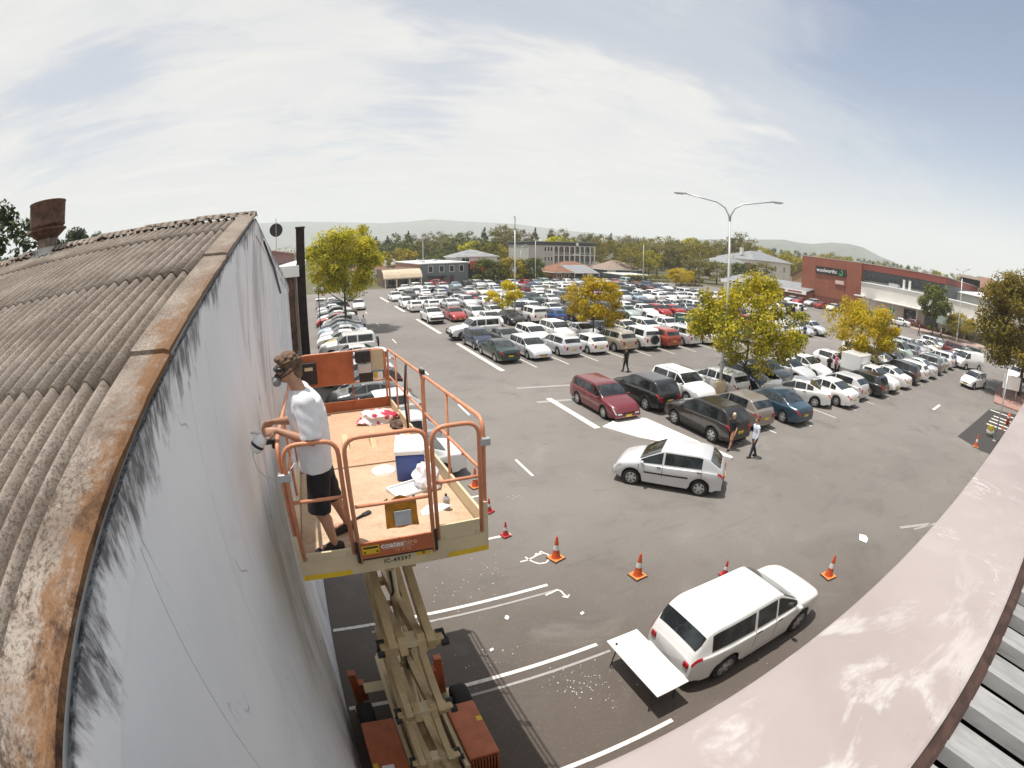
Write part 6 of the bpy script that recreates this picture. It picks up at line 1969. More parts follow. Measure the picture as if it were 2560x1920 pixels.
lb(MB().rbox((.87, YB - .13, 6.34), (.25, .12, .18), .015), 'control_housing', MT['black'])
lb(MB().tube([(.86, YB - .235, 6.60), (.865, YB - .26, 6.72)], .012, 8), 'joystick', MT['black'])
lb(MB().bbox(1.0, 1.22, YB - .045, YB - .018, 6.44, 6.81), 'manual_holder', LBE)
lb(MB().tube(rpath([(.985, YB - .03, 6.26), (.985, YB - .03, 6.81), (1.235, YB - .03, 6.81), (1.235, YB - .03, 6.26)], .05), .012, 6), 'holder_frame', LOR)
lb(MB().bbox(1.02, 1.20, YB - .05, YB - .046, 6.27, 6.40), 'warning_sticker', MT['white']); lb(MB().bbox(1.03, 1.10, YB - .054, YB - .0505, 6.28, 6.39), 'warning_sticker', LY)
lb(MB().tube([(XR - .05, 6.9, 6.80), (XR - .09, 6.92, 6.3), (XR - .06, 6.95, 5.8)], .018, 8), 'cable', MT['black'])
lb(MB().tube([(.62, YB - .04, 6.2), (.63, YB - .05, 5.9), (.60, YB - .10, 5.75)], .013, 6), 'cable', LO)

# scissor arms: four stages between chassis and deck
YN, YFAR = 3.85, 6.85
ZJ = [0.55, 1.72, 3.02, 4.32, 5.50]
def bar(y0, z0, y1, z1, x, w=.088, h=.23):
    a, b = Vector((x, y0, z0)), Vector((x, y1, z1))
    d = (b - a); L_ = d.length
    ang = math.atan2(d.z, d.y)
    M = Matrix.Translation((a + b) / 2) @ Matrix.Rotation(ang, 4, 'X')
    m = MB(); m.box((0, 0, 0), (w, L_ + .16, h), M=M)
    return m
def crossb(x0, x1, y, z, h=.16, d=.20):
    return MB().bbox(x0, x1, y - d / 2, y + d / 2, z - h / 2, z + h / 2)
XO, XI = (.275, .685), (.375, .585)
for s in range(4):
    z0, z1 = ZJ[s], ZJ[s + 1]
    for x in XO:                                               # outer pair rises away from the camera
        lb(bar(YN, z0, YFAR, z1, x), 'scissor_arm', LBA, None, False)
    for x in XI:
        lb(bar(YFAR, z0, YN, z1, x, .085, .22), 'scissor_arm', LBA, None, False)
    lb(MB().cyl((.48, (YN + YFAR) / 2, (z0 + z1) / 2), .045, .52, 12, axis='X'), 'pivot_pin', LBA, None, False)
    if s:
        lb(crossb(.32, .64, YN + .02, z0 + .03, .09, .17), 'cross_plate', LBE, None, False)
        for x in (.15, .81):
            sg_ = -1 if x < .5 else 1
            br = lb(MB().rbox((x - sg_ * .06, YN - .0, z0), (.16, .16, .10), .02), 'pivot_bracket', LBA, None, False)
            lb(MB().cyl((x, YN + .05, z0 + .01), .055, .09, 14, axis='X'), 'pivot_cap', GREASE, None, False)
            lb(MB().cyl((x + sg_ * .02, YN - .06, z0 - .02), .055, .08, 14, axis='X'), 'pivot_cap', GREASE, None, False)
    lb(crossb(.42, .54, YFAR - .15, z0 + .02, .09, .14), 'cross_plate', LBA, None, False)
lb(MB().tube([(.52, 5.0, 3.55), (.54, 5.25, 4.3), (.56, 6.1, 5.28)], .06, 12), 'hydraulic_ram', LBE, None, False)
lb(MB().tube([(.50, 4.9, .95), (.52, 5.2, 1.9), (.55, 5.9, 3.0)], .065, 12), 'hydraulic_ram', LBE, None, False)
lb(MB().tube([(.45, 4.2, 5.45), (.47, 4.7, 5.2), (.50, 4.95, 4.2), (.48, 5.2, 3.9), (.50, 4.9, 3.4), (.52, 5.2, 2.4)], .018, 8), 'hose', GREASE, None, False)
lb(MB().rbox((.54, 5.55, 2.62), (.30, .22, .10), .02), 'valve_block', GREASE, None, False)
# chassis, boxes, outriggers, wheels
lb(MB().rbox((.52, 5.5, .62), (.76, 3.6, .22), .02), 'chassis', LBA, None, False)
for x0, x1 in ((.10, .17), (.92, .99)):
    lb(MB().bbox(x0, x1, 3.95, 6.9, .80, 1.06), 'chassis_rail', LBE, None, False)
for x0, x1 in ((-.48, .09), (1.0, 1.50)):
    bxo = lb(MB().rbox(((x0 + x1) / 2, 4.62, .72), (x1 - x0, 1.22, .86), .025), 'cover_box', LO, None, False)
    lb(MB().bbox(x0 + .03, x1 - .03, 4.0, 4.006, .35, 1.08), 'grille', MT['shadow_dark'], None, False)
    for k in range(9):
        xq = x0 + .05 + (x1 - x0 - .1) * k / 8
        lb(MB().bbox(xq - .012, xq + .012, 3.975, 3.998, .36, 1.07), 'grille_bar', LO, None, False)
lb(MB().bbox(1.40, 1.49, 4.74, 4.84, 1.152, 1.156), 'warning_sticker', LY, None, False)
lb(MB().bbox(-.46, -.38, 4.15, 4.32, 1.152, 1.156), 'warning_sticker', LY, None, False); lb(MB().bbox(-.33, -.14, 4.06, 4.25, 1.152, 1.156), 'data_plate', MT['white'], None, False)
for x in (-.42, 1.22):
    lb(MB().rbox((x, 6.42, .66), (.15, .15, 1.08), .012), 'outrigger', LO, None, False)
    lb(MB().rbox((x + (.13 if x < .5 else -.13), 6.35, .72), (.12, .16, .5), .012), 'outrigger_bracket', LO, None, False)
    lb(MB().lathe([(.001, .0), (.17, .0), (.17, .03), (.05, .08), (.05, .40), (.001, .4)], 16, (x, 6.42, .01)), 'outrigger_foot', LBE, None, False)
lb(MB().bbox(-.26, .10, 6.05, 6.30, .95, .98), 'step_plate', LBE, None, False)
tyre_, rim_, _f = wheel_meshes(.41, .30)
for x, y, s in ((-.36, 5.75, -1), (1.44, 5.75, 1), (-.36, 3.55, -1), (1.44, 3.55, 1)):
    w_ = link('wheel', tyre_, lift, (x - LB.x, y - LB.y, .41), rot=(0, 0, PI / 2 if s > 0 else -PI / 2))
    link('rim', rim_, w_)

# things lying on the platform
def onp(x, y, dz=0.0):
    return (x, y, pz(y) + .001 + dz)
ck = thing('cooler_box', 'blue cooler box with a white lid on the lift platform', 'cooler box', onp(.98, 5.42), R(-12))
BLU = pm('cooler_blue', (0.045, 0.085, 0.29), 0.4, var=.1, scale=6)
MB().rbox((0, 0, .17), (.34, .50, .34), .03).build('tub', BLU, ck)
MB().rbox((0, 0, .375), (.36, .52, .07), .025).build('lid', MT['white'], ck)
MB().tube(rpath([(.19, -.16, .30), (.215, -.16, .24), (.215, .16, .24), (.19, .16, .30)], .03), .012, 6).build('handle', MT['white'], ck)
MB().bbox(-.1745, -.1705, -.12, .12, .10, .22).build('print_panel', pm('cooler_print', (0.16, 0.12, 0.36), 0.5, var=.4, scale=20), ck)
def crumple(x, y, sx, sy, sz, seed, name, mat, label, cat, rz=0, dz=0):
    rr = random.Random(seed)
    bm = bmesh.new()
    bmesh.ops.create_icosphere(bm, subdivisions=3, radius=1)
    off = [rr.uniform(0, 6) for _ in range(6)]
    for v in bm.verts:
        k = 1 + .16 * math.sin(v.co.x * 5 + off[0]) * math.sin(v.co.y * 6 + off[1]) + .13 * math.sin(v.co.z * 7 + off[2] + v.co.x * 3) + rr.uniform(-.05, .05)
        v.co = Vector((v.co.x * k * sx, v.co.y * k * sy, max(-.55, v.co.z * k) * sz))
    me = D.meshes.new(name); bm.to_mesh(me); bm.free()
    me.materials.append(mat)
    o = link(name, me, None, onp(x, y, dz + sz * .55)); o.rotation_euler = (0, 0, rz)
    return tag(o, label, cat)
def bagmat(name, base, blob_c, sc=9):
    m, nt, N, L, bs = newmat(name)
    L.new(mixc(nt, rng(nt, noise(nt, sc, 3, .5), .50, .56), base, blob_c), bs.inputs['Base Color'])
    bs.inputs['Roughness'].default_value = .35
    return m
crumple(1.06, 4.98, .15, .20, .16, 3, 'plastic_bag', bagmat('thin_white_plastic', (0.72, 0.71, 0.73), (0.60, 0.50, 0.56)), 'crumpled white plastic bag against the blue cooler box', 'bag')
crumple(.92, 7.95, .34, .24, .14, 5, 'snack_bag', bagmat('red_white_plastic', (0.70, 0.66, 0.66), (0.45, 0.03, 0.06), 6), 'red and white plastic bag by the far toe board of the lift', 'bag', .4)
crumple(1.16, 7.45, .10, .16, .07, 9, 'rag', pm('dark_rag', (0.10, 0.06, 0.05), .9, var=.4, scale=9), 'dark rag beside the red and white bag', 'rag')
crumple(1.10, 6.7, .07, .20, .06, 19, 'red_rag', bagmat('red_white_rag', (0.4, 0.03, 0.05), (0.6, 0.6, 0.62), 8), 'small red and white bundle at the right rail of the lift', 'rag')
pt = thing('bucket_lid', 'round white paint bucket lid lying on the chip board', 'lid', onp(.66, 5.62))
MB().lathe([(.001, .004), (.135, .004), (.145, .014), (.148, .02), (.150, .006), (.148, 0), (.001, 0)], 28).build('lid', MT['white'], pt)
tr = thing('paint_tray', 'white rectangular tray in front of the cooler box', 'tray', onp(.86, 4.92), R(18))
m = MB(); m.rbox((0, 0, .008), (.46, .28, .016), .006); m.build('floor', PAPER, tr)
for dx, dy, sx, sy in ((0, .14, .48, .02), (0, -.14, .48, .02), (.23, 0, .02, .28), (-.23, 0, .02, .28)):
    MB().rbox((dx, dy, .022), (sx, sy, .04), .006).build('side', PAPER, tr)
pa = thing('paper_sheet', 'curled white sheet lying on the lift gate plate', 'paper', onp(.86, 3.75, .285))
m = MB(); m.add([(-.13, -.05, 0), (.02, -.055, .015), (.15, .01, .02), (.09, .10, .005), (-.05, .09, .018), (-.13, .03, .004)] + [(-.13, -.05, -.003), (.02, -.055, .012), (.15, .01, .017), (.09, .10, .002), (-.05, .09, .015), (-.13, .03, .001)],
              [(0, 1, 2, 3, 4, 5), (11, 10, 9, 8, 7, 6)] + [(i, 6 + i, 6 + (i + 1) % 6, (i + 1) % 6) for i in range(6)])
m.build('sheet', PAPER, pa)
ob = thing('orange_satchel', 'orange document bag tied to the lift gate', 'bag', (.55, 3.70, pz(3.7, 6.03)))
OB = pm('orange_canvas', (0.52, 0.235, 0.022), .7, var=.25, scale=9)
m = MB()
vs = []
for j in range(9):
    for i in range(9):
        u, v = i / 8 - .5, j / 8
        vs.append((u * (.27 + .02 * v), .012 * math.sin(i * 1.3) * math.sin(j * .9) + .02, .15 - v * .29 + (.02 * math.cos(u * 9) if j == 0 else 0)))
m.add(vs, [(j * 9 + i, (j + 1) * 9 + i, (j + 1) * 9 + i + 1, j * 9 + i + 1) for j in range(8) for i in range(8)], smooth=True)
m.add([(x, y + .02, z) for x, y, z in vs], [(j * 9 + i, j * 9 + i + 1, (j + 1) * 9 + i + 1, (j + 1) * 9 + i) for j in range(8) for i in range(8)], smooth=True)
m.build('bag', OB, ob)
m = MB(); m.bbox(-.07, .08, -.004, .002, -.11, .035); m.build('clear_pocket', pm('clear_pocket', (0.46, 0.52, 0.56), .2, var=.1, scale=8), ob)
for x in (-.12, .11):
    MB().tube(rpath([(x, .02, .13), (x, -.045, .165), (x, -.03, .19), (x, .0, .14)], .02), .007, 6).build('tie', MT['black'], ob)
sc_ = thing('spray_can', 'small grey spray can standing at the corner of the lift deck', 'spray can', onp(1.10, 4.28), 0)
MB().lathe([(.001, 0), (.036, .002), (.036, .12), (.030, .14), (.014, .15), (.014, .158), (.001, .158)], 16).build('can', pm('can_print', (0.42, 0.42, 0.45), .3, metal=.3, var=.5, scale=25), sc_)
MB().lathe([(.001, .158), (.013, .158), (.013, .18), (.001, .18)], 12).build('nozzle', MT['black'], sc_)
br = thing('paint_brush', 'black handled brush lying by the left gate post', 'brush', onp(.24, 4.42), R(35))
MB().tube([(-.16, 0, .014), (.02, 0, .014)], [.010, .014], 8).build('handle', MT['black'], br)
MB().rbox((.07, 0, .014), (.10, .05, .02), .006).build('bristles', MT['black'], br)
# ------------------------------------------------------------------ people
def remesh(name, m, vox, mat, sm=4, wrinkle=0.0, seed=0):
    me = m.mesh(name, mat)
    o = D.objects.new(name, me); COL.objects.link(o)
    md = o.modifiers.new('r', 'REMESH'); md.mode = 'VOXEL'; md.voxel_size = vox
    if sm:
        s = o.modifiers.new('s', 'SMOOTH'); s.factor = .5; s.iterations = sm
    dg = bpy.context.evaluated_depsgraph_get()
    out = D.meshes.new_from_object(o.evaluated_get(dg))
    D.objects.remove(o); D.meshes.remove(me)
    out.name = name
    if wrinkle:
        rr = random.Random(seed); f = [rr.uniform(0, 6) for _ in range(6)]
        n = len(out.vertices)
        co = np.empty(n * 3); out.vertices.foreach_get('co', co); co = co.reshape(-1, 3)
        no = np.empty(n * 3); out.vertices.foreach_get('normal', no); no = no.reshape(-1, 3)
        x, y, z = co[:, 0], co[:, 1], co[:, 2]
        w = np.sin(z * 34 + 9 * np.sin(x * 9 + f[0]) + f[1]) * np.sin(y * 17 + x * 12 + f[2]) + .6 * np.sin(z * 58 + x * 40 + f[3]) * np.sin(y * 31 + f[4])
        co = co + no * (w * wrinkle)[:, None]
        out.vertices.foreach_set('co', co.ravel())
    out.materials.clear(); out.materials.append(mat)
    out.polygons.foreach_set('use_smooth', [True] * len(out.polygons))
    out.update()
    return out
def loft(m, secs, n=18):
    """secs: (centre, half-axis vector a, half-axis vector b)"""
    vs = []
    for c, a, b in secs:
        c, a, b = Vector(c), Vector(a), Vector(b)
        vs += [c + a * math.cos(2 * PI * k / n) + b * math.sin(2 * PI * k / n) for k in range(n)]
    N_ = len(secs)
    fs = [(i * n + k, i * n + (k + 1) % n, (i + 1) * n + (k + 1) % n, (i + 1) * n + k) for i in range(N_ - 1) for k in range(n)]
    fs += [tuple(reversed(range(n))), tuple((N_ - 1) * n + k for k in range(n))]
    m.add(vs, fs)
def ball(m, c, r, M=None, n=14):
    r = (r, r, r) if isinstance(r, (int, float)) else r
    vs, fs = [], []
    for i in range(n + 1):
        t = PI * i / n
        for k in range(n):
            a = 2 * PI * k / n
            v = Vector((r[0] * math.sin(t) * math.cos(a), r[1] * math.sin(t) * math.sin(a), r[2] * math.cos(t)))
            vs.append((M @ v if M is not None else v) + Vector(c))
    fs = [(i * n + k, (i + 1) * n + k, (i + 1) * n + (k + 1) % n, i * n + (k + 1) % n) for i in range(n) for k in range(n)]
    m.add(vs, fs)
def skin(name, col):
    m, nt, N, L, bs = newmat(name)
    L.new(mixc(nt, rng(nt, noise(nt, 12, 4, .6), .35, .65), tuple(c * .88 for c in col), col), bs.inputs['Base Color'])
    bs.inputs['Roughness'].default_value = .5
    bs.inputs['Subsurface Weight'].default_value = .08
    bs.inputs['Subsurface Radius'].default_value = (.02, .008, .004)
    return m
SKIN = skin('skin', (0.50, 0.285, 0.19)); SKIN2 = skin('skin_tanned', (0.44, 0.235, 0.15))
HAIR = pm('brown_hair', (0.135, 0.072, 0.036), .6, var=.45, scale=40, bmp=.5)
CLOTH_W = pm('white_cotton', (0.76, 0.765, 0.79), .9, var=.03, scale=5, bmp=.15)
CLOTH_K = pm('black_cotton', (0.016, 0.015, 0.019), .9, var=.2, scale=8, bmp=.2)
SHOE = pm('black_shoe', (0.014, 0.013, 0.014), .7)

def hand(m, wrist, dirv, up, size=1.0, curl=.6, side=1):
    """palm, four unequal fingers and a thumb, bent round a grip; dirv = towards the fingertips, up = back of the hand"""
    d = Vector(dirv).normalized(); u = Vector(up); u = (u - d * u.dot(d)).normalized(); s = d.cross(u) * side
    w = Vector(wrist)
    p = w + d * .045 * size
    loft(m, [(w, s * .026 * size, u * .020 * size), (w + d * .035 * size, s * .036 * size, u * .017 * size), (w + d * .075 * size, s * .041 * size, u * .015 * size), (w + d * .092 * size, s * .036 * size, u * .012 * size)], 12)
    for i, ln in enumerate((.066, .076, .072, .056)):
        b = w + d * .086 * size + s * (.030 - i * .0195) * size
        dd = d; pts = [b]
        for seg, fr in enumerate((.45, .32, .23)):
            ang = curl * (.55, .95, .8)[seg]
            dd = (dd * math.cos(ang) - u * math.sin(ang)).normalized()
            u2 = u
            pts.append(pts[-1] + dd * ln * fr * size)
        m.tube(pts, [.0095 * size, .0088 * size, .008 * size, .0062 * size], 8)
    tb = w + d * .030 * size + s * .034 * size
    t1 = tb + (s * .6 + d * .7 - u * .35).normalized() * .034 * size
    t2 = t1 + (d * .8 - s * .15 - u * .55).normalized() * .030 * size
    m.tube([tb - d * .012, tb, t1, t2], [.013 * size, .013 * size, .0105 * size, .0085 * size], 8)

MB0 = Vector((-0.08, 3.97, pz(3.97)))
def mloc(v):
    return Vector(v) - MB0
man = thing('person', 'person in white T-shirt, black shorts and respirator spraying the wall from the lift platform', 'person', MB0)
fz = pz(3.9) + .035
J = dict(hipL=(-.10, 3.885, 6.50), hipR=(-.09, 4.03, 6.50), kneeL=(-.155, 3.845, 6.10), kneeR=(-.035, 4.10, 6.10), ankL=(-.075, 3.81, fz + .06), ankR=(.075, 4.165, fz + .05),
         shL=(-.135, 3.785, 7.075), shR=(-.17, 4.145, 7.075), elL=(-.115, 3.735, 6.775), elR=(-.225, 4.215, 6.815), wrL=(-.40, 3.80, 6.885), wrR=(-.43, 4.02, 6.885))
m = MB()
v = {k: mloc(p) for k, p in J.items()}
X, Y, Z = Vector((1, 0, 0)), Vector((0, 1, 0)), Vector((0, 0, 1))
loft(m, [(mloc((-.10, 3.955, 6.46)), X * .10, Y * .155), (mloc((-.10, 3.955, 6.58)), X * .105, Y * .165), (mloc((-.115, 3.96, 6.78)), X * .088, Y * .145), (mloc((-.135, 3.965, 6.98)), X * .105, Y * .175),
         (mloc((-.15, 3.965, 7.09)), X * .09, Y * .185), (mloc((-.175, 3.965, 7.15)), X * .06, Y * .09)])
m.tube([mloc((-.165, 3.965, 7.10)), mloc((-.20, 3.962, 7.20)), mloc((-.225, 3.96, 7.27))], [.066, .060, .062], 14)
HC = mloc((-.245, 3.955, 7.345))
HM = Matrix.Rotation(R(6), 3, 'Z') @ Matrix.Rotation(R(-12), 3, 'Y')                          # nods towards the wall
ball(m, HC, (.095, .074, .112), HM, 18)
ball(m, HC + HM @ Vector((-.055, 0, -.055)), (.050, .052, .060), HM)          # jaw
ball(m, HC + HM @ Vector((-.098, 0, -.018)), (.022, .015, .022), HM)           # nose
for s in (-1, 1):
    ball(m, HC + HM @ Vector((.008, s * .074, -.015)), (.020, .010, .032), HM)   # ears
    ball(m, HC + HM @ Vector((-.078, s * .030, .012)), (.016, .018, .010), HM)   # brow
for s, a, b, c in ((1, 'shL', 'elL', 'wrL'), (-1, 'shR', 'elR', 'wrR')):
    p, q, r_ = v[a], v[b], v[c]
    m.tube([p + Vector((.0, 0, .02)), p.lerp(q, .35), p.lerp(q, .8), q, q.lerp(r_, .25), q.lerp(r_, .65), r_], [.058, .052, .043, .042, .043, .033, .026], 14)
hand(m, v['wrL'], (-.95, .10, -.12), (.1, -.75, .6), 1.0, .75, -1)
hand(m, v['wrR'], (-.86, -.45, -.05), (.1, .85, .5), 1.0, .7, 1)
for a, b, c in (('hipL', 'kneeL', 'ankL'), ('hipR', 'kneeR', 'ankR')):
    p, q, r_ = v[a], v[b], v[c]
    back = Vector((.022, 0, 0))
    m.tube([p, p.lerp(q, .4), p.lerp(q, .85), q, q.lerp(r_, .3) + back, q.lerp(r_, .65) + back * .4, r_, r_ - Vector((0, 0, .04))], [.088, .080, .060, .056, .057, .044, .034, .036], 16)
    ball(m, r_ + Vector((-.06, 0, -.045)), (.10, .038, .032))
link('body', remesh('man_body', m, .0075, SKIN2, 3), man)
# T-shirt
m = MB()
loft(m, [(mloc((-.12, 3.955, 6.475)), X * .150, Y * .205), (mloc((-.12, 3.955, 6.56)), X * .148, Y * .205), (mloc((-.118, 3.96, 6.75)), X * .160, Y * .205), (mloc((-.135, 3.965, 6.96)), X * .168, Y * .215),
         (mloc((-.145, 3.965, 7.07)), X * .142, Y * .222), (mloc((-.165, 3.965, 7.135)), X * .100, Y * .185), (mloc((-.18, 3.965, 7.158)), X * .072, Y * .085)], 28)
for a, b in (('shL', 'elL'), ('shR', 'elR')):
    p, q = v[a], v[b]
    ball(m, p + Vector((0, 0, .01)), .088)
    m.tube([p + Vector((.0, 0, .015)), p.lerp(q, .3), p.lerp(q, .6), p.lerp(q, .9)], [.085, .090, .092, .094], 16)
link('t_shirt', remesh('man_shirt', m, .010, CLOTH_W, 4, .0028, 3), man)
# shorts
m = MB()
loft(m, [(mloc((-.10, 3.955, 6.40)), X * .118, Y * .175), (mloc((-.105, 3.955, 6.50)), X * .122, Y * .182), (mloc((-.11, 3.955, 6.60)), X * .118, Y * .175)], 24)
for a, b in (('hipL', 'kneeL'), ('hipR', 'kneeR')):
    p, q = v[a], v[b]
    m.tube([p, p.lerp(q, .4), p.lerp(q, .8), p.lerp(q, 1.02)], [.108, .105, .104, .106], 18)
link('shorts', remesh('man_shorts', m, .011, CLOTH_K, 4, .003, 8), man)
# shoes
for a, yaw in (('ankL', 0.06), ('ankR', .35)):
    r_ = v[a]; f = Vector((-math.cos(yaw), -math.sin(yaw) * 1.0, 0)); s = Vector((-f.y, f.x, 0))
    m = MB(); b0 = Vector((r_.x, r_.y, pz(r_.y + MB0.y) - MB0.z))
    loft(m, [(b0 - f * .085 + Z * .04, s * .030, Z * .036), (b0 - f * .05 + Z * .05, s * .042, Z * .048), (b0 + f * .03 + Z * .048, s * .044, Z * .046), (b0 + f * .10 + Z * .034, s * .048, Z * .031),
             (b0 + f * .16 + Z * .026, s * .042, Z * .024), (b0 + f * .195 + Z * .02, s * .022, Z * .014)], 16)
    link('shoe', remesh('man_shoe', m, .008, SHOE, 3), man)
# hair
m = MB()
ball(m, HC + HM @ Vector((.012, 0, .022)), (.098, .082, .103), HM, 18)
ball(m, HC + HM @ Vector((-.055, 0, .085)), (.045, .060, .030), HM)
ball(m, HC + HM @ Vector((.052, 0, -.030)), (.058, .074, .070), HM)
ball(m, HC + HM @ Vector((.060, 0, -.075)), (.040, .058, .045), HM)
rr = random.Random(6)
for _ in range(46):
    a = rr.uniform(-2.3, 2.3); e = rr.uniform(.1, 1.3)
    ball(m, HC + HM @ Vector((.012 + .094 * math.cos(a) * math.cos(e), .080 * math.sin(a) * math.cos(e), .02 + .10 * math.sin(e))), (.022, .018, .011), HM @ Matrix.Rotation(rr.uniform(0, 3), 3, 'Z'), 8)
hm_ = remesh('man_hair', m, .0065, HAIR, 1, .0014, 2)
link('hair', hm_, man)
# straps and respirator
STRAP = pm('mask_strap', (0.028, 0.026, 0.026), .6)
def strap(z0, z1, tilt):
    pts = []
    for k in range(25):
        a = 2 * PI * k / 24
        f = (1 - math.cos(a)) / 2
        pts.append(HC + HM @ Vector((.012 + .112 * math.cos(a), .096 * math.sin(a), z0 + (z1 - z0) * f)))
    return MB().tube(pts, .0055, 6, closed=True)
strap(.085, -.045, 0).build('strap', STRAP, man)
strap(.015, -.060, 0).build('strap', STRAP, man)
m = MB(); ball(m, HC + HM @ Vector((-.108, 0, -.060)), (.036, .044, .042), HM); ball(m, HC + HM @ Vector((-.138, 0, -.066)), (.022, .026, .024), HM)
rp = link('respirator', remesh('mask', m, .006, pm('mask_rubber', (0.05, 0.048, 0.05), .5), 2), man)
for s in (-1, 1):
    Mx = (HM @ Matrix.Rotation(R(s * 55), 3, 'Z')).to_4x4() @ Matrix.Rotation(PI / 2, 4, 'Y')
    fc = MB(); fc.lathe([(.001, -.016), (.034, -.016), (.036, 0), (.034, .016), (.001, .016)], 18, HC + HM @ Vector((-.128, s * .048, -.075)), Mx)
    fc.build('filter', pm('filter_grey', (0.20, 0.195, 0.19), .5), rp)
m = MB(); m.tube([HC + HM @ Vector((-.045, -.082, .012)), HC + HM @ Vector((-.10, -.055, .016)), HC + HM @ Vector((-.112, 0, .018)), HC + HM @ Vector((-.10, .055, .016)), HC + HM @ Vector((-.045, .082, .012))], .017, 8)
m.build('goggles', pm('goggles_black', (0.02, 0.02, 0.022), .25), man)
# the spray gun he holds
sgn_ = thing('spray_gun', 'white spray gun with black markings and trailing hose in the hands of the person on the lift', 'spray gun', (-.535, 3.82, 6.80), R(8))
m = MB(); m.lathe([(.001, -.085), (.040, -.080), (.054, -.06), (.058, .02), (.050, .055), (.028, .075), (.001, .08)], 20, (-.03, 0, -.01), Matrix.Rotation(R(38), 4, 'Y'))
cup = m.build('cup', pm('gun_cup_white', (0.74, 0.75, 0.74), .4, var=.04), sgn_)
MB().lathe([(.0565, -.035), (.0585, -.033), (.0595, -.012), (.0585, -.010)], 20, (-.03, 0, -.01), Matrix.Rotation(R(38), 4, 'Y')).build('band', MT['black'], cup)
m = MB(); m.rbox((.055, 0, -.015), (.12, .035, .045), .012); m.rbox((.10, 0, -.045), (.05, .032, .07), .012); m.build('handle', MT['black'], sgn_)
MB().tube([(.02, 0, .03), (-.03, 0, .075), (-.085, 0, .085)], [.016, .013, .009], 8).build('barrel', MT['galv'], sgn_)
MB().tube([(-.085, 0, -.02), (-.10, .02, -.12), (-.085, .03, -.24), (-.03, .05, -.33), (.05, .06, -.37), (.16, .06, -.35), (.25, .06, -.26)], .006, 6).build('hose', pm('clear_hose', (0.62, 0.62, 0.62), .3), sgn_)

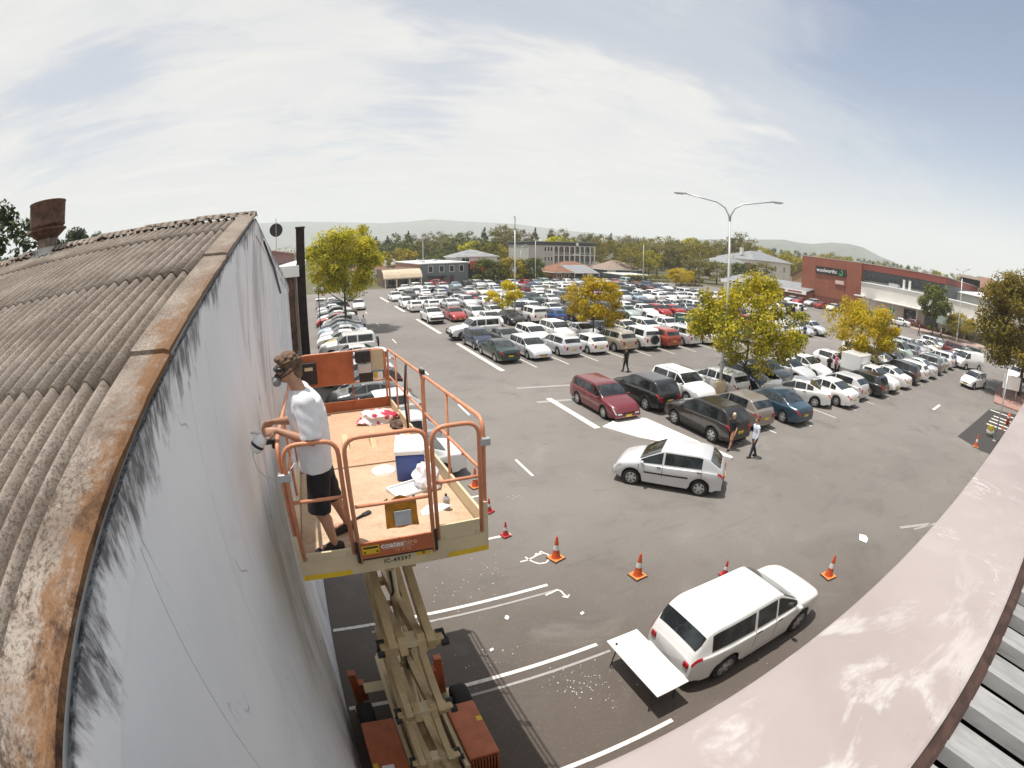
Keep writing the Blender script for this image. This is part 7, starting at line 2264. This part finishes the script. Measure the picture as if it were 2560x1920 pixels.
def figure(name_label, loc, rz, h, top_c, leg_c, hair_c, stride=.28, skirt=False, arms=(.12, -.12), lod=.022, cat='person', bag=None, long_sleeve=False, shorts=False):
    """a standing or walking adult; local +y is forward"""
    t = thing('person', name_label, cat, loc, rz)
    k = h / 1.75
    m = MB()
    hipz, kz = .90 * k, .48 * k
    def P_(x, y, z):
        return Vector((x, y, z)) * 1.0
    feet = []
    loft(m, [(P_(0, 0, .84 * k), X * .155, Y * .10), (P_(0, 0, .98 * k), X * .15, Y * .095), (P_(0, .0, 1.12 * k), X * .135, Y * .085), (P_(0, .01, 1.30 * k), X * .165, Y * .10), (P_(0, 0, 1.41 * k), X * .17, Y * .08), (P_(0, 0, 1.46 * k), X * .08, Y * .06)], 16)
    m.tube([P_(0, 0, 1.42 * k), P_(0, .01, 1.55 * k)], [.058, .052], 10)
    hc = P_(0, .025, 1.635 * k)
    ball(m, hc, (.072, .092, .112)); ball(m, hc + P_(0, .05, -.05), (.048, .046, .055)); ball(m, hc + P_(0, .095, -.012), (.014, .02, .02))
    for s in (-1, 1):
        ball(m, hc + P_(s * .072, -.005, -.01), (.01, .018, .028))
    legs = []
    for s, sg in ((-1, 1), (1, -1)):
        a = P_(s * .085, 0, hipz); y2 = sg * stride
        q = P_(s * .088, y2 * .42 + .03, kz); r_ = P_(s * .085, y2 - (.03 if y2 < 0 else 0), .085)
        m.tube([a, a.lerp(q, .5), q, q.lerp(r_, .35) + P_(0, -.02, 0), r_, r_ - P_(0, 0, .03)], [.088, .074, .055, .054, .036, .038], 12)
        ball(m, r_ + P_(0, .06, -.045), (.042, .105, .035))
        legs.append((a, q, r_))
    armsP = []
    for s, sw in ((-1, arms[0]), (1, arms[1])):
        a = P_(s * .185, 0, 1.39 * k); e = P_(s * .235, sw * .5 - .02, 1.10 * k); w = P_(s * .24, sw + .05, .86 * k)
        m.tube([a, a.lerp(e, .5), e, e.lerp(w, .4), w], [.052, .044, .038, .036, .025], 10)
        hand(m, w, (0, .15, -1), (s, 0, 0), 1.05, .35, 1)
        armsP.append((a, e, w))
    link('body', remesh('figure_body', m, lod * .55, SKIN, 2), t)
    tm_ = pm('cloth_' + str(len(D.materials)), top_c, .9, var=.1, scale=9); lm_ = pm('cloth_' + str(len(D.materials)), leg_c, .9, var=.15, scale=9)
    m = MB()
    loft(m, [(P_(0, 0, (.82 if not skirt else .80) * k), X * .18, Y * .125), (P_(0, 0, 1.0 * k), X * .168, Y * .112), (P_(0, 0, 1.14 * k), X * .155, Y * .105), (P_(0, .01, 1.30 * k), X * .182, Y * .118), (P_(0, 0, 1.41 * k), X * .185, Y * .095), (P_(0, 0, 1.465 * k), X * .085, Y * .07)], 18)
    for a, e, w in armsP:
        pts = [a, a.lerp(e, .5), a.lerp(e, .85)] if not long_sleeve else [a, a.lerp(e, .5), e, e.lerp(w, .5), e.lerp(w, .95)]
        m.tube(pts, [.064, .060, .058] if not long_sleeve else [.062, .054, .048, .043, .037], 10)
    link('top', remesh('figure_top', m, lod * .7, tm_, 2, .002, 4), t)
    m = MB()
    loft(m, [(P_(0, 0, .80 * k), X * .17, Y * .115), (P_(0, 0, .96 * k), X * .163, Y * .108)], 16)
    for a, q, r_ in legs:
        if skirt or shorts:
            m.tube([a, a.lerp(q, .5), a.lerp(q, .95)], [.10, .096, .092], 12)
        else:
            m.tube([a, a.lerp(q, .5), q, q.lerp(r_, .5), r_], [.098, .086, .07, .064, .058], 12)
    link('skirt' if skirt else ('shorts' if shorts else 'trousers'), remesh('figure_bottom', m, lod * .7, lm_, 2, .002, 7), t)
    m = MB(); ball(m, hc + P_(0, -.012, .022), (.080, .094, .103)); ball(m, hc + P_(0, -.05, -.03 if not skirt else -.06), (.068, .05, .06 if not skirt else .10))
    link('hair', remesh('figure_hair', m, lod * .5, pm('hair_' + str(len(D.materials)), hair_c, .7, var=.3, scale=30), 1), t)
    for a, q, r_ in legs:
        m = MB(); ball(m, P_(r_.x, r_.y + .05, .045), (.05, .13, .045)); m.build('shoe', SHOE, t)
    if bag:
        s, col = bag
        a, e, w = armsP[1 if s > 0 else 0]
        m = MB(); ball(m, w + P_(0, 0, -.30), (.16, .10, .17)); m.tube([w + P_(0, 0, -.06), w + P_(0, 0, -.2)], .02, 6)
        bo = thing('shopping_bag', 'white shopping bag carried by the walker in black between the rows', 'bag', (0, 0, 0))
        link('sack', remesh('sack', m, lod, col, 2, .004, 5), bo)
        bo.location = loc; bo.rotation_euler = (0, 0, rz)
    return t
figure('woman in black T-shirt and short beige bottoms walking behind the black SUV', (16.08, 13.45, 0), R(100), 1.68, (0.014, 0.014, 0.015), (0.36, 0.17, 0.105), (0.62, 0.55, 0.42), .22, True, (.10, -.14))
figure('man in pale blue shirt and dark trousers standing near the moving silver hatchback', (16.35, 12.3, 0), R(75), 1.78, (0.60, 0.66, 0.76), (0.03, 0.032, 0.04), (0.11, 0.05, 0.025), .20, False, (.12, -.10), long_sleeve=True)
figure('walker in black with a white bag crossing between the rows', (19.7, 26.7, 0), R(20), 1.72, (0.02, 0.02, 0.021), (0.025, 0.023, 0.025), (0.30, 0.18, 0.10), .16, False, (.05, -.05), bag=(1, MT['white']))
figure('person in white top and dark shorts walking up the lane past the parked row', (5.15, 51.0, 0), R(10), 1.78, (0.66, 0.66, 0.70), (0.02, 0.02, 0.022), (0.03, 0.022, 0.018), .22, False, (.1, -.1), .03, shorts=True)
figure('person in dark clothes standing by the open door of a white car', (34.6, 19.4, 0), R(140), 1.72, (0.02, 0.022, 0.025), (0.02, 0.02, 0.022), (0.05, 0.03, 0.02), .05, False, (.1, .1), .03)
figure('person with a bright pink top bending beside the open door of a white car', (36.1, 19.6, 0), R(200), 1.66, (0.62, 0.08, 0.26), (0.02, 0.018, 0.02), (0.50, 0.28, 0.20), .06, False, (.1, .1), .03)
figure('walker in black shirt crossing the open pavement before the annexe', (74.8, 29.3, 0), R(150), 1.75, (0.02, 0.02, 0.022), (0.4, 0.38, 0.36), (0.05, 0.03, 0.02), .25, False, (.1, -.1), .035)
figure('walker in black shirt seen between the white car and the brick planter', (81.6, 27.8, 0), R(30), 1.75, (0.018, 0.018, 0.02), (0.03, 0.03, 0.035), (0.6, 0.5, 0.38), .2, False, (.1, -.1), .035)
figure('walker in white shirt in front of the brick planter', (88.2, 25.4, 0), R(200), 1.75, (0.7, 0.7, 0.7), (0.03, 0.03, 0.035), (0.3, 0.2, 0.12), .2, False, (.1, -.1), .035)
figure('person in dark clothes standing right of the golden round tree', (64.8, 26.8, 0), R(200), 1.78, (0.03, 0.028, 0.035), (0.2, 0.04, 0.05), (0.04, 0.03, 0.02), .12, False, (.1, -.1), .035)
figure('tall dark walker behind the golden round tree', (75.5, 31.6, 0), R(240), 1.85, (0.025, 0.025, 0.028), (0.03, 0.028, 0.03), (0.04, 0.03, 0.02), .3, False, (.1, -.1), .035)
figure('person in blue between two white cars in the second aisle', (48.3, 31.0, 0), R(100), 1.75, (0.02, 0.05, 0.16), (0.02, 0.035, 0.10), (0.06, 0.04, 0.03), .1, False, (.05, -.05), .03)
# ------------------------------------------------------------------ where the cars stand
WAGON = place_car('tallwagon', 'white', 7.80, 4.98, -1.0, 'white station wagon parked beside the trestle table with its tail to it', lod=0, extra=('noplate',))
place_car('hatch', 'silver', 11.55, 12.38, 130, 'silver hatchback driving across the open pavement near the white island', lod=0, extra=('strip', 'blackbumper', 'noqw'))
place_car('fourwd', 'white', 14.35, 42.5, 181, 'white four wheel drive with black bull bar nosing out of the second aisle', lod=0, extra=('bullbar',))
place_car('sedan', 'white', 6.7, 72.5, -95, 'white sedan driving towards the camera in the lane under the roadside tree', lod=1)
place_car('hatch', 'pale blue', 6.3, 87, 85, 'pale blue hatchback far up the lane beyond the roadside tree', lod=1)
place_car('hatch', 'white', 49.6, 9.6, 163, 'white hatchback driving under the huge rusty tree at the right edge', lod=0)
place_car('ute', 'white', 90.4, 38.6, 95, 'white ute standing in front of the white annexe', lod=1)
place_car('sedan', 'white', 91.2, 35.6, 100, 'white sedan next to the ute in front of the annexe', lod=1)
place_car('hatch', 'maroon', 95.0, 34.6, 95, 'maroon hatchback tight against the wall of the annexe', lod=1)
place_car('sedan', 'maroon', 40.5, 114.5, 10, 'maroon and white sedan beside the hedge right of the grey hall', lod=2)
place_car('sedan', 'silver', 45.0, 103.2, 0, 'silver sedan parked alone under the round bushes', lod=2)
place_car('hatch', 'red', 27.6, 106.0, -40, 'bright red hatchback in front of the grey hall', lod=1)
place_car('van', 'white', 60.5, 12.9, 150, 'white van seen behind the trunk of the huge rusty tree', lod=1, extra=('panel',))
place_car('sedan', 'silver', 57.0, 4.6, 170, 'silver sedan half hidden by the crown of the huge rusty tree', lod=1)
place_car('wagon', 'white', 64.5, 6.4, 170, 'white station wagon behind the lower leaves of the huge rusty tree', lod=1)

ORD = ('first second third fourth fifth sixth seventh eighth ninth tenth eleventh twelfth thirteenth fourteenth fifteenth sixteenth seventeenth eighteenth nineteenth '
       'twentieth twenty-first twenty-second twenty-third twenty-fourth twenty-fifth twenty-sixth twenty-seventh twenty-eighth twenty-ninth thirtieth').split()
rc = random.Random(2024)
def rnd_car():
    kind = rc.choices(['sedan', 'hatch', 'wagon', 'suv', 'fourwd', 'ute', 'van'], [34, 24, 14, 16, 5, 5, 2])[0]
    col = rc.choices(['white', 'silver', 'grey', 'black', 'red', 'maroon', 'blue', 'navy', 'gold', 'pale green', 'pale blue', 'dark green', 'cream'],
                     [36, 25, 7, 9, 4, 3, 4, 3, 3, 2, 2, 2, 2])[0]
    return kind, col
ROWS = []
def row(name, group, y, xs, lod, given=(), face='r', skip=(), axis='x', phrase=None):
    """given: (kind, colour, face[, extras]) for the first bays, chance for the others"""
    cars = []
    for i, x in enumerate(xs):
        if i in skip:
            continue
        if i < len(given) and given[i] is not None:
            g = given[i]
            kind, col, fc = g[:3]
            extra = g[3] if len(g) > 3 else ()
        else:
            kind, col = rnd_car()
            fc = face if rc.random() < .62 else ('f' if face == 'r' else 'r')
            extra = ('rails',) if kind in ('wagon', 'suv') and rc.random() < .4 else (('spare',) if kind == 'fourwd' and rc.random() < .5 else (('topper',) if kind == 'ute' and rc.random() < .3 else ()))
        deg = (90 if fc == 'r' else -90) + rc.uniform(-2.2, 2.2)
        dx, dy = rc.uniform(-.12, .12), rc.uniform(-.25, .25)
        if axis == 'x':
            o = place_car(kind, col, x + dx, y + dy, deg, None, group, lod, extra, name)
        else:
            o = place_car(kind, col, y + dy, x + dx, (180 if fc == 'r' else 0) + rc.uniform(-2.5, 2.5), None, group, lod, extra, name)
        s = rc.uniform(.96, 1.03)
        o.scale = (s, rc.uniform(.97, 1.02), rc.uniform(.97, 1.03))
        cars.append((o, kind, col))
    ROWS.append((phrase or name, cars))
    return cars
W, F = 'r', 'f'
row('left', 'cars nosed in along the brick building', 2.75, [16.7, 19.4, 23.1, 25.8, 28.5, 31.2, 33.9, 36.5, 39.2, 41.9, 44.5, 47.1, 49.8, 52.3, 55.2, 57.8, 60.4, 63.1, 65.7, 68.4, 71, 73.7, 76.3, 79], 0,
    [('sedan', 'white', W), ('hatch', 'silver', W), ('hatch', 'white', W), ('sedan', 'grey', W), ('hatch', 'black', W), ('sedan', 'silver', W), ('wagon', 'white', W), ('sedan', 'white', W), ('fourwd', 'white', W, ('spare',)),
     ('sedan', 'yellow', W), ('sedan', 'white', W), ('sedan', 'silver', W), ('sedan', 'pale blue', W), ('sedan', 'grey', W), ('hatch', 'white', W), ('sedan', 'red', W), ('sedan', 'white', W), ('ute', 'black', W)], axis='y', phrase='row along the brick building')
row('b_near', 'cars in the first double row', 15.95, [16.65, 19.5, 22.3, 28.5, 31.0, 33.5, 36.0, 38.8, 41.6, 44.3, 47.1, 49.9, 52.7, 55.5, 58.3, 61.1, 63.9, 66.7, 69.5, 72.3], 0,
    [('suv', 'brown', W), ('hatch', 'bronze', W), ('sedan', 'teal blue', W), ('sedan', 'white', W), ('hatch', 'silver', W), ('wagon', 'black', W), ('ute', 'white', F, ('boxbody',)), ('sedan', 'white', W), ('suv', 'black', W), ('wagon', 'white', W),
     ('sedan', 'silver', W), ('suv', 'grey', W), ('wagon', 'pale green', W), ('suv', 'white', W), ('hatch', 'blue', W), ('sedan', 'maroon', W), ('hatch', 'white', W)], phrase='near side of the first double row')
place_car('sedan', 'white', 26.0, 16.75, 119, 'long white coupe parked at a slant beside the teal blue sedan', 'cars in the first double row', 0)
row('b_far', 'cars in the first double row', 20.75, [13.9, 16.7, 19.5, 22.3, 25.1, 27.9, 30.5, 32.9, 38.0, 41.0, 43.9, 46.7, 49.5, 52.3, 55.1, 57.9, 60.7, 63.5, 66.3, 69.1, 71.9], 0,
    [('wagon', 'maroon', F), ('suv', 'black', W), ('tallwagon', 'white', F, ('rails',)), ('wagon', 'white', W), ('hatch', 'navy', F), ('sedan', 'black', F), ('sedan', 'silver', F), ('sedan', 'white', F), ('hatch', 'white', F), ('sedan', 'silver', F), ('van', 'white', F)],
    F, phrase='far side of the first double row')
b1 = [13.4 + 2.52 * i for i in range(17)]
row('r1_near', 'cars in the second double row', 34.0, b1, 0,
    [('sedan', 'dark green', W), ('wagon', 'silver', F), ('wagon', 'silver', W), ('hatch', 'white', W), ('suv', 'gold', W), ('fourwd', 'white', W, ('spare',)), ('suv', 'orange-red', W), ('suv', 'silver', W), ('sedan', 'white', W), ('hatch', 'white', W)], phrase='near side of the second double row')
row('r1_far', 'cars in the second double row', 38.9, b1, 0,
    [('hatch', 'navy', F), ('sedan', 'grey', F), ('wagon', 'white', F), ('suv', 'white', F), ('sedan', 'silver', F), ('sedan', 'black', F), ('sedan', 'cream', F), ('wagon', 'white', F), ('ute', 'white', F, ('topper',)), ('sedan', 'silver', F), ('hatch', 'red', W)], F, phrase='far side of the second double row')
row('r2_near', 'cars in the third double row', 49.5, [18.4 + 2.52 * i for i in range(23)], 1,
    [('sedan', 'white', F), ('sedan', 'black', F), ('fourwd', 'white', W), ('hatch', 'blue', W), ('sedan', 'black', F), ('sedan', 'silver', F), ('fourwd', 'black', F, ('bullbar',)), ('sedan', 'pale green', F), ('ute', 'white', F), ('hatch', 'red', F), ('sedan', 'red', W)], phrase='near side of the third double row')
row('r2_far', 'cars in the third double row', 54.4, [13.4 + 2.52 * i for i in range(25)], 1,
    [('ute', 'white', F, ('bullbar',)), ('sedan', 'red', F), ('wagon', 'silver', F), ('sedan', 'white', F), ('van', 'white', F), ('suv', 'white', F), ('sedan', 'white', F)], F, phrase='far side of the third double row')
row('r3_near', 'cars in the fourth double row', 65.2, [13.4 + 2.52 * i for i in range(23)], 2,
    [('hatch', 'white', W), None, ('sedan', 'silver', W), ('suv', 'silver', F), ('hatch', 'white', W), ('fourwd', 'white', W)], phrase='near side of the fourth double row')
row('r3_far', 'cars in the fourth double row', 69.9, [13.4 + 2.52 * i for i in range(23)], 2, [('wagon', 'white', F), ('sedan', 'white', F), ('sedan', 'silver', F)], F, phrase='far side of the fourth double row')
row('r4_near', 'cars in the fifth double row', 80.8, [13.6 + 2.52 * i for i in range(23)], 2, [('sedan', 'white', F), ('wagon', 'black', F), ('ute', 'white', W)], phrase='near side of the fifth double row')
row('r4_far', 'cars in the fifth double row', 85.5, [15.4 + 2.52 * i for i in range(22)], 2, (), F, phrase='far side of the fifth double row')
row('r5', 'cars in the last row', 96.2, [18.0 + 2.55 * i for i in range(21)], 2, [('sedan', 'white', W), ('suv', 'white', F)], phrase='last row before the far buildings')
row('side', 'cars beside the supermarket', 90.6, [43.5, 46.2, 48.9, 51.6, 54.3, 57, 59.7, 62.4], 1, [('wagon', 'black', W), ('sedan', 'black', W), ('suv', 'black', F), ('hatch', 'white', W), ('sedan', 'red', F), ('suv', 'silver', W), ('sedan', 'red', W), ('sedan', 'silver', W)], axis='y', phrase='row along the red supermarket wall')

# every car gets a label of its own
used = set(c[6] for c in ALLCARS if c[6])
SHORT = dict(CARW, fourwd='boxy 4WD')
for phrase, cars in ROWS:
    start = 'wall end' if 'brick' in phrase else ('shops end' if 'supermarket' in phrase else 'lane end')
    looks = ['%s %s' % (c, SHORT[k]) for _, k, c in cars]
    for i, (o, k, c) in enumerate(cars):
        me_ = looks[i]
        if looks.count(me_) == 1:
            lab = 'only %s in the %s' % (me_, phrase)
        elif 0 < i < len(cars) - 1:
            lab = '%s between %s and %s, %s' % (me_, looks[i - 1], looks[i + 1], phrase)
        else:
            lab = '%s at the %s of the %s' % (me_, 'first' if i == 0 else 'last', 'place in the ' + phrase)
            lab = '%s in the %s place of the %s' % (me_, 'first' if i == 0 else 'last', phrase)
        if lab in used or len(lab.split()) > 16:
            lab = '%s, %s from the lane, %s' % (me_, ORD[i], phrase)
        used.add(lab)
        o['label'] = lab
